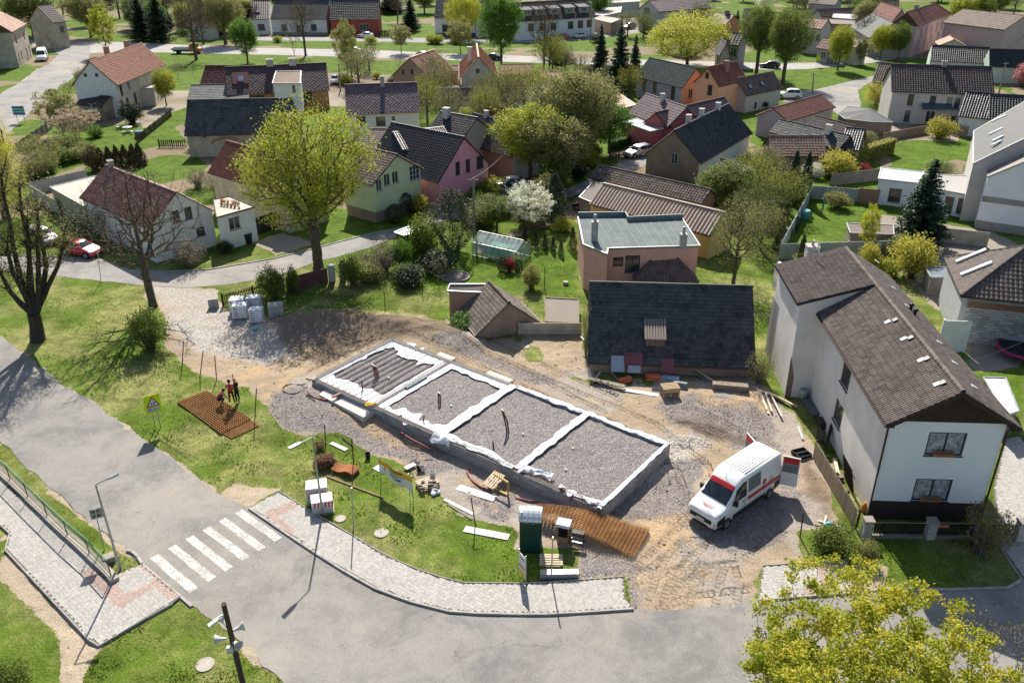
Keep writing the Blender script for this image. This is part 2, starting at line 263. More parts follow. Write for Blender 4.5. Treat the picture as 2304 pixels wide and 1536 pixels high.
def ground_mat():
 m,n,b=newmat('ground_soil_grass');A=lambda k:ATT(n,k).outputs
 g=A('earth')['Fac'];st=A('stone')['Fac'];lw=A('lawn')['Fac'];gc=A('gcol')['Color']
 n1=NOISE(n,.16,5,.65);n2=NOISE(n,1.6,5,.7);n3=NOISE(n,9,4,.7);n4=NOISE(n,32,3,.65)
 gr=MIX(n,RAMP(n,n2,[(.35,0),(.65,1)]),(.04,.08,.008),(.12,.175,.02));gr=MIX(n,RAMP(n,n3,[(.3,0),(.7,1)]),gr,(.19,.26,.05))if 0 else MIX(n,.55,gr,MIX(n,RAMP(n,n3,[(.35,0),(.65,1)]),(.045,.095,.008),(.21,.29,.04)))
 dry=MATH(n,'MULTIPLY',RAMP(n,n1,[(.44,0),(.6,1)]),RAMP(n,n2,[(.3,.25),(.6,1)]));dry=MATH(n,'MULTIPLY',dry,MATH(n,'SUBTRACT',1.,lw,True))
 gr=MIX(n,MATH(n,'MULTIPLY',dry,.75),gr,MIX(n,RAMP(n,n3,[(.4,0),(.62,1)]),(.22,.22,.07),(.50,.43,.22)))
 gr=MIX(n,MATH(n,'MULTIPLY',lw,.62),gr,MIX(n,RAMP(n,n2,[(.3,0),(.7,1)]),(.035,.085,.006),(.12,.21,.014)))
 gr=MIX(n,.75,gr,RAMP(n,NOISE(n,.45,5,.7),[(.32,.45),(.5,.95),(.68,1.35)]),'MULTIPLY');gr=MIX(n,.6,gr,RAMP(n,n4,[(.3,.35),(.7,1.25)]),'MULTIPLY')
 vo=n.nodes.new('ShaderNodeTexVoronoi');vo.inputs['Scale'].default_value=17;n.links.new(n.nodes['GEO'].outputs['Position'],vo.inputs['Vector'])
 vb=ND(n,'ShaderNodeSeparateColor');n.links.new(vo.outputs['Color'],vb.inputs[0]);peb=RAMP(n,vb.outputs[0],[(.0,.55),(.55,.95),(.85,1.15),(1,1.6)])
 soil=MIX(n,st,RAMP(n,n4,[(.25,.5),(.5,1),(.75,1.3)]),peb);soil=MIX(n,1.,gc,soil,'MULTIPLY');soil=MIX(n,.7,soil,RAMP(n,n3,[(.3,.55),(.7,1.2)]),'MULTIPLY')
 f=MATH(n,'ADD',g,MATH(n,'MULTIPLY',MATH(n,'SUBTRACT',n3,.5),.7));f=RAMP(n,f,[(.4,0),(.58,1)])
 trk=A('trk')['Fac'];tu=A('tu')['Fac']
 lug=MATH(n,'SINE',MATH(n,'MULTIPLY',tu,22.));lug=MATH(n,'GREATER_THAN',MATH(n,'ADD',lug,MATH(n,'MULTIPLY',MATH(n,'SUBTRACT',n4,.5),.9)),0.)
 tm=MATH(n,'MULTIPLY',RAMP(n,trk,[(.35,0),(.55,1)]),RAMP(n,n2,[(.35,.1),(.6,1)]))
 soil=MIX(n,MATH(n,'MULTIPLY',MATH(n,'MULTIPLY',tm,lug),.5),soil,(.13,.10,.075))
 col=MIX(n,f,gr,soil);n.links.new(col,b.inputs['Base Color']);b.inputs['Roughness'].default_value=.95;b.inputs['Specular IOR Level'].default_value=.1
 h=MATH(n,'ADD',MATH(n,'MULTIPLY',n3,1.2),MATH(n,'MULTIPLY',n4,.5));h=MATH(n,'ADD',h,MATH(n,'MULTIPLY',MATH(n,'MULTIPLY',lug,tm),1.7));h=MATH(n,'ADD',h,MATH(n,'MULTIPLY',MATH(n,'MULTIPLY',vo.outputs['Distance'],-1.2),st))
 n.links.new(BUMP(n,h,.85,.06),b.inputs['Normal']);return m
GM=ground_mat()
def ground(x0,x1,y0,y1,res,hole=None,fine=False):
 xs=np.linspace(x0,x1,int(round((x1-x0)/res))+1);ys=np.linspace(y0,y1,int(round((y1-y0)/res))+1);X,Y=np.meshgrid(xs,ys);x=X.ravel();y=Y.ravel()
 e,st,lw,col=gmasks(x,y);z=np.zeros(x.shape);trk=np.zeros(x.shape);tu=np.zeros(x.shape)
 if fine:
  edge=sst(0,1.,np.minimum(np.minimum(x-x0,x1-x),np.minimum(y-y0,y1-y)))
  z=hg(x,y)+edge*e*((fbm(x,y,.9,4,50)-.5)*.16+(fbm(x,y,.25,2,51)-.5)*.05)
  for p in TRACKS:
   d,al,sd_=pdist(p,x,y);tl=np.hypot(*np.diff(p,axis=0).T).sum();fd=sst(.05,1.3,al)*sst(.05,1.3,tl-al)
   for off in(-.95,.95):
    q=np.abs(sd_-off+.12*(fbm(x,y,2,2,9)-.5)*2);k=np.where(d<2,1-sst(.16,.26,q),0)*fd;r=k>trk;trk=np.maximum(trk,k);tu=np.where(r,al,tu)
    fr_=sst(.1,1.2,-sdist(ROADA,x,y));z-=fr_*fd*np.where(d<2,.022*(1-sst(.1,.3,q))-.012*np.exp(-((q-.34)/.09)**2),0)*e
 me=bpy.data.meshes.new('ground');nx,ny=len(xs),len(ys)
 i=(np.arange(ny-1)[:,None]*nx+np.arange(nx-1)[None]).ravel();Q=np.stack([i,i+1,i+nx+1,i+nx],1)
 if hole is not None:
  cx=x[i]+res/2;cy=y[i]+res/2;k=~((cx>hole[0])&(cx<hole[1])&(cy>hole[2])&(cy<hole[3]));Q=Q[k]
 me.vertices.add(len(x));me.vertices.foreach_set('co',np.stack([x,y,z],1).ravel().astype(np.float32));me.loops.add(Q.size);me.loops.foreach_set('vertex_index',Q.ravel().astype(np.int32))
 me.polygons.add(len(Q));me.polygons.foreach_set('loop_start',(np.arange(len(Q))*4).astype(np.int32));me.polygons.foreach_set('use_smooth',np.ones(len(Q),bool))
 for nme,a in(('earth',e),('stone',st),('lawn',lw),('trk',trk),('tu',tu)):q=me.attributes.new(nme,'FLOAT','POINT');q.data.foreach_set('value',a.astype(np.float32))
 q=me.attributes.new('gcol','FLOAT_COLOR','POINT');q.data.foreach_set('color',np.concatenate([col,np.ones((len(x),1))],1).ravel().astype(np.float32))
 me.materials.append(GM);me.update(calc_edges=True);return ob('ground',me,kind='structure')
ground(-26,26,24,80,.125,fine=True)
ground(-90,90,24-1*0,148,.5,hole=(-26,26,24,80))
ground(-600,600,0,900,4,hole=(-90,90,24,148))if 0 else None
def bigground():
 mb=[(-600,-90,-40,900),(90,600,-40,900),(-90,90,148,900),(-90,90,-40,24)]
 for a in mb:ground(*a,3 if a[3]>100 else 2)
bigground()
def asphalt(name,c1=(.235,.226,.21),c2=(.165,.162,.158),crack=True):
 m,n,b=newmat(name);n1=NOISE(n,.22,6,.72,.6);n2=NOISE(n,1.3,6,.7,.4);n3=NOISE(n,26,3,.7);n5=NOISE(n,.09,4,.6)
 col=MIX(n,RAMP(n,n1,[(.40,0),(.56,1)]),c2,c1);col=MIX(n,MATH(n,'MULTIPLY',RAMP(n,n2,[(.45,0),(.7,1)]),.45),col,tuple(x*1.25 for x in c1));col=MIX(n,MATH(n,'MULTIPLY',RAMP(n,n5,[(.5,0),(.62,1)]),.4),col,(.36,.32,.26))
 col=MIX(n,.55,col,RAMP(n,n3,[(.28,.45),(.5,.95),(.72,1.45)]),'MULTIPLY')
 if crack:
  for sc,th,lo in((.30,.006,.5),(1.7,.018,.6)):
   v=n.nodes.new('ShaderNodeTexVoronoi');v.feature='DISTANCE_TO_EDGE';v.inputs['Scale'].default_value=sc
   mp=n.nodes.new('ShaderNodeVectorMath');mp.operation='ADD';nn=n.nodes.new('ShaderNodeTexNoise');nn.inputs['Scale'].default_value=1.4;nn.inputs['Detail'].default_value=5
   n.links.new(n.nodes['GEO'].outputs['Position'],nn.inputs['Vector']);n.links.new(n.nodes['GEO'].outputs['Position'],mp.inputs[0]);n.links.new(nn.outputs['Color'],mp.inputs[1]);n.links.new(mp.outputs[0],v.inputs['Vector'])
   k=RAMP(n,v.outputs['Distance'],[(0,1),(th,0)]);k=MATH(n,'MULTIPLY',k,RAMP(n,NOISE(n,.17 if sc<1 else.4,3),[(lo-.02,0),(lo+.04,.55)]));col=MIX(n,k,col,(.05,.047,.043))
 n.links.new(col,b.inputs['Base Color']);b.inputs['Roughness'].default_value=.9;b.inputs['Specular IOR Level'].default_value=.2;n.links.new(BUMP(n,n3,.5,.015),b.inputs['Normal']);return m
ASP=asphalt('asphalt_worn');ASP2=asphalt('asphalt_village',(.25,.245,.235),(.18,.177,.172),False);ASP3=asphalt('asphalt_main_road',(.32,.315,.305),(.26,.255,.245),False)
def sheet(name,poly,mat,z=.02,jag=.12,step=.35,kind='structure',parent=None):
 pts=[]
 for i in range(len(poly)):
  a=poly[i];b=poly[(i+1)%len(poly)];k=max(1,min(160,int(np.hypot(*(b-a))/step)))
  for j in range(k):pts.append(a+(b-a)*j/k)
 pts=np.array(pts)
 if jag:
  pts=pts+np.stack([vn(pts[:,0],pts[:,1],.7,3)-.5,vn(pts[:,0],pts[:,1],.7,4)-.5],1)*jag*2
 bm=bmesh.new();vs=[bm.verts.new((p[0],p[1],z))for p in pts];f=bm.faces.new(vs);bm.normal_update()
 if f.normal.z<0:f.normal_flip()
 bmesh.ops.triangulate(bm,faces=bm.faces[:]);me=bpy.data.meshes.new(name);bm.to_mesh(me);bm.free();me.materials.append(mat)
 o=ob(name,me,parent)
 if kind:o['kind']=kind
 return o
road=sheet('road',ROADA,ASP,.02)
sheet('village_street',ROADB,ASP2,.02);sheet('side_road',ROADC,ASP2,.02,jag=.3,step=1);sheet('main_road',ROADD,ASP3,.024,jag=.1,step=2);sheet('upper_street',ROADF,ASP2,.02,jag=.2,step=2);sheet('lane',ROADE,ASP2,.02,jag=.2,step=1)
def paint():
 m,n,b=newmat('worn_road_paint');a=NOISE(n,7,5,.75);c=NOISE(n,1.1,2);v=n.nodes.new('ShaderNodeTexVoronoi');v.feature='DISTANCE_TO_EDGE';v.inputs['Scale'].default_value=5.5;n.links.new(n.nodes['GEO'].outputs['Position'],v.inputs[0])
 k=MATH(n,'ADD',a,MATH(n,'MULTIPLY',MATH(n,'SUBTRACT',c,.5),.5));k=RAMP(n,k,[(.40,0),(.56,1)]);k=MATH(n,'MAXIMUM',k,RAMP(n,v.outputs[0],[(0,.8),(.04,0)]))
 col=MIX(n,k,(.56,.55,.51),(.30,.29,.27));n.links.new(col,b.inputs['Base Color']);b.inputs['Roughness'].default_value=.8;return m
PAINT=paint()
for i in range(6):
 t=i/5;a=[(337.8,1256.1),(427.2,1334.2),(445.7,1321.4),(356.3,1246.2)];q=[(528,1153.9),(618.2,1217.8),(635.2,1209.3),(543.6,1145.4)]
 A=PL(a);Q=PL(q);p=A+(Q-A)*t
 sheet('crossing_stripe',p,PAINT,.026,jag=.03,step=.12,kind=None,parent=road)
mb=MB()
for l in([(330,108),(620,116),(883,124),(1180,134),(1600,147),(1740,150),(1912,141),(2050,120)],):
 p=PL(l)
 for i in range(len(p)-1):
  L=np.hypot(*(p[i+1]-p[i]));k=int(L/9)
  for j in range(k):a=p[i]+(p[i+1]-p[i])*(j/k);b=p[i]+(p[i+1]-p[i])*((j+.5)/k);mb.bar((*a,.03),(*b,.03),.15,.01)
mb.ob('lane_marking',M('road_white',(.7,.7,.68)),bpy.data.objects['main_road'],kind='stuff')
PAVA=MT('paver_grey',(.56,.54,.50),(.52,.50,.465),(.27,.24,.2),.9,.25,rnd=False);PAVR=MT('paver_red',(.54,.40,.35),(.48,.36,.31),(.4,.33,.27),.9,.3)
PAVAo=MT('paver_grey_piece',(.56,.54,.50),(.52,.50,.465),(.27,.24,.2),.9,.25,rnd=True);PAVRo=MT('paver_red_piece',(.54,.40,.35),(.48,.36,.31),(.4,.33,.27),.9,.3,rnd=True)
BED=M('joint_sand',(.16,.145,.12));KERB=M('kerb_concrete',(.42,.40,.37),(.3,.28,.26),2,.9)
def pavement(name,poly,dirn,z=.12,reds=(),L=.2,Wd=.1,maxobj=300):
 root=sheet(name,poly,BED,z-.012,jag=.01,step=1.);a=math.atan2(dirn[1],dirn[0]);ca,sa=math.cos(a),math.sin(a);c=poly.mean(0)
 bm=MB();bm.poly([tuple(p)for p in(poly if area(poly)>0 else poly[::-1])],-.05,z-.02);bm.ob('paving_base',BED,root)
 r=np.abs(poly-c).max()*1.5;k=int(r/L)+2;cent=[]
 ii,jj=np.meshgrid(np.arange(-k,k),np.arange(-k,k));ii=ii.ravel();jj=jj.ravel();H=((ii+jj)%2==0)
 out=[]
 for s in(-1,1):
  dx=np.where(H,0,s*L/4);dy=np.where(H,s*L/4,0);u=ii*L+dx;v=jj*L+dy
  out.append(np.stack([c[0]+u*ca-v*sa,c[1]+u*sa+v*ca,np.where(H,0,1)],1))
 o=np.concatenate(out);o=o[sdist(poly,o[:,0],o[:,1])>.085];red=np.zeros(len(o),bool)
 for p in reds:red|=sdist(p,o[:,0],o[:,1])>0
 d=np.hypot(o[:,0]-2.,o[:,1]-5);idx=np.argsort(d);near=idx[:maxobj];rest=idx[maxobj:]
 hx,hy=L/2-.006,Wd/2-.006
 def pbox(mb,px,py,hor,zz,tx,ty,mi,v):
  A=a+(math.pi/2 if hor>.5 else 0);e=np.array([math.cos(A),math.sin(A)]);f=np.array([-e[1],e[0]])
  V=[(px+i*hx*e[0]+j*hy*f[0],py+i*hx*e[1]+j*hy*f[1],zz+i*tx+j*ty)for j in(-1,1)for i in(-1,1)]+[(px+i*(hx+.004)*e[0]+j*(hy+.004)*f[0],py+i*(hx+.004)*e[1]+j*(hy+.004)*f[1],zz-.025)for j in(-1,1)for i in(-1,1)]
  mb.add(V,[(0,1,3,2),(4,5,1,0),(2,3,7,6),(4,0,2,6),(1,5,7,3)],mi,v)
 mb=MB()
 for i in rest:pbox(mb,o[i,0],o[i,1],o[i,2],z+random.uniform(0,.006),random.uniform(-.0015,.0015),random.uniform(-.0015,.0015),int(red[i]),random.random())
 if len(rest):mb.ob('pavers',[PAVA,PAVR],root,kind='stuff')
 pm=[]
 for m_ in(PAVAo,PAVRo):
  q=MB();
  V=[(i*hx,j*hy,0)for j in(-1,1)for i in(-1,1)]+[(i*(hx+.004),j*(hy+.004),-.025)for j in(-1,1)for i in(-1,1)];q.add(V,[(0,1,3,2),(4,5,1,0),(2,3,7,6),(4,0,2,6),(1,5,7,3)]);pm.append(q.mesh('paver',m_))
 for i in near:
  e=ob('paver',pm[int(red[i])],root,(o[i,0],o[i,1],z+random.uniform(0,.006)),a+(math.pi/2 if o[i,2]>.5 else 0))
 return root
def area(p):return.5*sum(p[i][0]*p[(i+1)%len(p)][1]-p[(i+1)%len(p)][0]*p[i][1]for i in range(len(p)))
R5=lambda*l:[(x/3.5226,1100+y/3.5226)for x,y in l]
R6=lambda*l:[(560+x/3.5226,1100+y/3.5226)for x,y in l]
S1=PL([(-160,925),(0,1066),(28,1100),(108,1168),(176,1230.6),(247,1304),(272.5,1286),(319,1267.5),(406,1341),(389,1355.5),(326.5,1389.6),(221.4,1452),(199,1438),(11,1236),(21,1199),(0,1179.5),(-160,1040)],.12)
pavement('pavement',S1,PL([(28,1100)])[0]-PL([(247,1304)])[0],reds=[PL(R5((640,660),(740,605),(1000,830),(1240,715),(1100,610),(1130,590),(1430,850),(1320,870),(1230,775),(940,950)),.12)])
S2in=R6((240,15),(370,100),(490,170),(590,230),(830,370),(960,450),(1100,530),(1300,620),(1500,690),(1710,740),(2184,745))+[(1233.6,1308.6),(1318.7,1303),(1404,1297)]
S2out=[(560,1141),(653.7,1205),(702,1237),(775.8,1283.5),(844,1321.5),(920.5,1350),(1008.5,1372.6),(1071,1377.5),(1180,1379.5),(1233.6,1379.5),(1341,1373),(1426,1367)]
S2=PL(S2out+[(1407,1344)]+S2in[::-1],.12)
s2=pavement('pavement',S2,PL([(845,1318)])[0]-PL([(700,1235)])[0],reds=[PL(R6((120,190),(330,95),(410,120),(230,215),(370,330),(330,370)),.12)])
S3=PL([(1716,1272),(1908,1258),(1925,1330),(1705,1348)],.12)
s3=pavement('pavement',S3,PL([(1834,1338)])[0]-PL([(1705,1348)])[0],reds=[PL([(1831,1265),(1855,1262),(1885,1310),(1875,1334),(1810,1340),(1806,1326),(1852,1318)],.12)])
s4=pavement('driveway',PL([(2236,1095),(2262,985),(2290,980),(2420,1080),(2420,1310),(2330,1300),(2300,1296),(2249,1225),(2240,1190)],.03),np.array([1,.3]),z=.03,maxobj=120)
def kerb(pl,parent,w=.14,h=.15,z0=-.05,L=1.0,maxn=60,name='kerb_stone',zl=.12,m=None):
 p=PL(pl,zl)if not isinstance(pl,np.ndarray)else pl;tot=0
 for i in range(len(p)-1):
  a,b=p[i],p[i+1];Ls=np.hypot(*(b-a));k=max(1,int(round(Ls/L)))
  for j in range(k):
   q0=a+(b-a)*j/k;q1=a+(b-a)*(j+1)/k;l=np.hypot(*(q1-q0));mb=MB();hl=l/2-.006;x=.02
   mb.box(-hl,hl,-w/2,w/2,z0,h-x);mb.add([(-hl,-w/2,h-x),(hl,-w/2,h-x),(hl,w/2,h-x),(-hl,w/2,h-x),(-hl+x,-w/2+x,h),(hl-x,-w/2+x,h),(hl-x,w/2-x,h),(-hl+x,w/2-x,h)],[(4,5,6,7),(0,1,5,4),(1,2,6,5),(2,3,7,6),(3,0,4,7)])
   mb.ob(name,m or KERB,parent,loc=(*((q0+q1)/2),random.uniform(-.006,.006)),rotz=ang(q0,q1)+random.uniform(-.006,.006));tot+=1
kerb(S2out,s2,h=.125);kerb(S2in,s2,w=.07,h=.16);kerb([(1705,1348),(1925,1330)],s3,h=.125);kerb([(1716,1272),(1908,1258)],s3,w=.07,h=.16)
s1=[o for o in bpy.data.objects if o.name=='pavement'][0]
kerb([(-160,1040),(0,1179.5),(21,1199),(11,1236),(199,1438),(221.4,1452),(326.5,1389.6),(389,1355.5)],s1,w=.07,h=.14);kerb([(319,1266),(406,1340),(431,1361)],s1,h=.09,w=.15);kerb([(284,1236),(296,1238),(309,1250),(319,1266)],s1,h=.12)
kerb([(1925,1330),(1996,1320),(2132.5,1323),(2223,1320),(2269,1318.6),(2300,1301.6)],road,h=.1)
kerb([(2300,1301),(2249,1225)],s4,w=.07,h=.09)
kerb([(-100,575),(0,573),(129,576)],bpy.data.objects['village_street'],h=.1,L=2);kerb([(382,609.7),(473.6,604),(545,592),(620,579),(708,557),(829,525),(918,508.8),(988,482)],bpy.data.objects['village_street'],h=.1,L=2)
DBG=False
def tiles(mb,o,u,v,Lu,Lv,style,tw,th,mi=0,clip=None,seed=0,jit=1.):
 r=np.random.default_rng(seed+11);u=np.array(u,float);v=np.array(v,float);o=np.array(o,float);n=np.cross(u,v);n/=np.linalg.norm(n)
 nu=max(1,int(round(Lu/tw)));nv=max(1,int(round(Lv/th)))if style!='seam' else 1;du=Lu/nu;dv=Lv/nv
 prof={'flat':[(.015,0),(.985,0)],'pan':[(0,.0),(.3,.055),(.62,.045),(.98,.0)],'pan2':[(0,0),(.42,.06),(.97,0)],'corr':[(0,0),(.25,.045),(.5,.06),(.75,.045),(1,0)],'corr2':[(0,0),(.5,.07),(1,0)],'seam':[(0,0),(.0,.06),(.05,.06),(.05,0),(1,0)],'diamond':[(0,0),(1,0)]}[style]
 I,J=np.meshgrid(np.arange(-1,nu+1),np.arange(nv));I=I.ravel();J=J.ravel()
 sh=np.where(J%2==1,.5,0.)if style in('flat','diamond')else np.zeros(len(J))
 vm=(J+.5)/nv
 if clip:lo,hi=clip(vm);lo=lo*Lu;hi=hi*Lu
 else:lo=np.zeros(len(J));hi=np.full(len(J),Lu)
 x0=(I+sh)*du;keep=(x0+du>lo+.02)&(x0<hi-.02);I,J,x0,lo,hi,sh=[q[keep]for q in(I,J,x0,lo,hi,sh)];m=len(I)
 if not m:return
 k=len(prof);pu=np.array([p[0]for p in prof]);pz=np.array([p[1]for p in prof])
 lift=(.028 if style!='seam' else.0)+r.random(m)*.012*jit;tilt=(r.random(m)-.5)*.014*jit;val=np.clip(r.normal(.5,.27,m),0,1)
 X=x0[:,None]+pu[None]*du;X=np.clip(X,lo[:,None],hi[:,None]);ylow=J*dv+(r.random(m)-.5)*.012*jit;yup=np.minimum((J+1.08)*dv,Lv)
 def pt(x,y,z):return o+x[...,None]*u+y[...,None]*v+z[...,None]*n
 if style=='diamond':
  xc=np.clip(x0+du/2,lo,hi);yb=J*dv;yt=np.minimum(yb+2*dv,Lv);ym=(yb+yt)/2
  l=np.clip(x0+.02,lo,hi);rr=np.clip(x0+du-.02,lo,hi)
  V=np.stack([pt(xc,yb,lift),pt(rr,ym,lift*.6),pt(xc,yt,lift*.05),pt(l,ym,lift*.6),pt(xc,yb,lift*0-.01),pt(rr,ym,lift*0-.01),pt(l,ym,lift*0-.01)],1)
  b=np.arange(m)[:,None]*7;Q=np.concatenate([b+[0,1,2,3],b+[4,5,1,0],b+[6,4,0,3]]);mb.add(V.reshape(-1,3),Q,mi,np.tile(val,3));return
 zz=pz[None]+(pu[None]-.5)*tilt[:,None]*2
 lowt=pt(X,np.broadcast_to(ylow[:,None],X.shape),zz+lift[:,None]);upt=pt(X,np.broadcast_to(yup[:,None],X.shape),zz);lip=pt(X,np.broadcast_to(ylow[:,None],X.shape)+.004,zz-.012)
 V=np.concatenate([lowt,upt,lip],1);b=np.arange(m)[:,None,None]*(3*k);a=np.arange(k-1)[None,:,None]
 q1=(b+a+np.array([0,1,k+1,k])[None,None]).reshape(-1,4);q2=(b+a+np.array([2*k,2*k+1,1,0])[None,None]).reshape(-1,4)
 mb.add(V.reshape(-1,3),np.concatenate([q1,q2]),mi,np.concatenate([np.repeat(val,k-1)]*2))
GLASS=MG();GLASSB=MG('window_glass_pale',(.16,.18,.2),.1)
WFRAME=M('window_frame_white',(.75,.75,.73),None,2,.5,0);WBROWN=M('window_frame_brown',(.09,.05,.035),None,2,.5,0);WDARK=M('window_frame_dark',(.03,.03,.035),None,2,.4,0);SILL=M('window_sill_metal',(.10,.12,.13),None,2,.5,0)
PLANK=M('weathered_plank',(.27,.23,.18),(.16,.13,.10),3,.9);METAL=M('zinc_metal',(.42,.44,.45),(.3,.31,.32),2,.45,.05,metal=.6);GUT=M('gutter_brown',(.10,.06,.045),None,2,.5,0);GUTG=M('gutter_zinc',(.30,.31,.32),None,2,.5,0,metal=.4)
def wall(parent,p0,p1,top,holes,mat,zb=-.3,rev=.13,name='wall',mi=0,fr=True):
 """p0->p1 outward normal on the right; top=[(u,z)..]; holes=[dict(u0,u1,z0,z1,..)]"""
 p0=np.array(p0,float);p1=np.array(p1,float);L=np.hypot(*(p1-p0));e=(p1-p0)/L;n=np.array([e[1],-e[0]])
 br=sorted(set([0,L]+[t[0]for t in top]+[q for h in holes for q in(h['u0'],h['u1'])]));br=[b for b in br if-1e-6<=b<=L+1e-6]
 tu=[t[0]for t in top];tz=[t[1]for t in top];T=lambda u:float(np.interp(u,tu,tz));mb=MB()
 W3=lambda u,z,d=0.:(p0[0]+e[0]*u-n[0]*d,p0[1]+e[1]*u-n[1]*d,z)
 for a,b in zip(br[:-1],br[1:]):
  if b-a<1e-5:continue
  hs=sorted([h for h in holes if h['u0']<=a+1e-6 and h['u1']>=b-1e-6],key=lambda h:h['z0']);z=zb
  za=zbb=zb
  for h in hs:mb.add([W3(a,z),W3(b,z),W3(b,h['z0']),W3(a,h['z0'])],[(0,1,2,3)]);z=h['z1']
  mb.add([W3(a,z),W3(b,z),W3(b,max(z,T(b))),W3(a,max(z,T(a)))],[(0,1,2,3)])
 for h in holes:
  a,b,c,d=h['u0'],h['u1'],h['z0'],h['z1'];q=[(a,c),(b,c),(b,d),(a,d)]
  for i in range(4):s,t=q[i],q[(i+1)%4];mb.add([W3(*s),W3(*s,rev),W3(*t,rev),W3(*t)],[(0,1,2,3)]if 0 else[(3,2,1,0)])
 w=mb.ob(name,mat,parent)
 for h in holes:
  a,b,c,d=h['u0'],h['u1'],h['z0'],h['z1'];fm=h.get('fm')or WFRAME;gm=h.get('gm')or GLASS;nm=h.get('nm','window');fw=h.get('fw',.06);nx=h.get('nx',2);ny=h.get('ny',1);org=W3((a+b)/2,c,rev-.04);rz=math.atan2(e[1],e[0]);w_=(b-a)/2;H=d-c;fb=MB()
  fb.box(-w_,w_,-.03,.03,0,fw);fb.box(-w_,w_,-.03,.03,H-fw,H)
  for i in range(nx+1):x=-w_+fw/2+(2*w_-fw)*i/nx;fb.box(x-fw/2,x+fw/2,-.028,.028,fw,H-fw)
  for j in range(1,ny):zq=H*j/ny;fb.box(-w_,w_,-.022,.022,zq-.02,zq+.02)
  fo=fb.ob(nm,fm,parent,loc=org,rotz=rz)
  if h.get('door'):g=MB();g.box(-w_+fw,w_-fw,-.01,.02,fw,H-fw);g.ob('panel',h['door'],fo)
  else:g=MB();g.box(-w_+fw,w_-fw,.0,.012,fw,H-fw);g.ob('pane',gm,fo)
  if h.get('sill',1)and not h.get('door'):g=MB();g.box(-w_-.05,w_+.05,-rev-.05,-.03,-.035,-.005);g.ob('sill',h.get('sm')or SILL,fo)
  if h.get('curtain'):
   g=MB();k=24
   X=np.linspace(-w_+fw,w_-fw,k);Y=.075+.012*np.sin(np.arange(k)*1.9);V=[(X[i],-Y[i]*0+.0-.006+.002*math.sin(i*2),z)for z in(fw,H-fw)for i in range(k)]
   g.add(V,[(i,i+1,k+i+1,k+i)for i in range(k-1)]);g.ob('curtain',h['curtain'],fo)
 return w
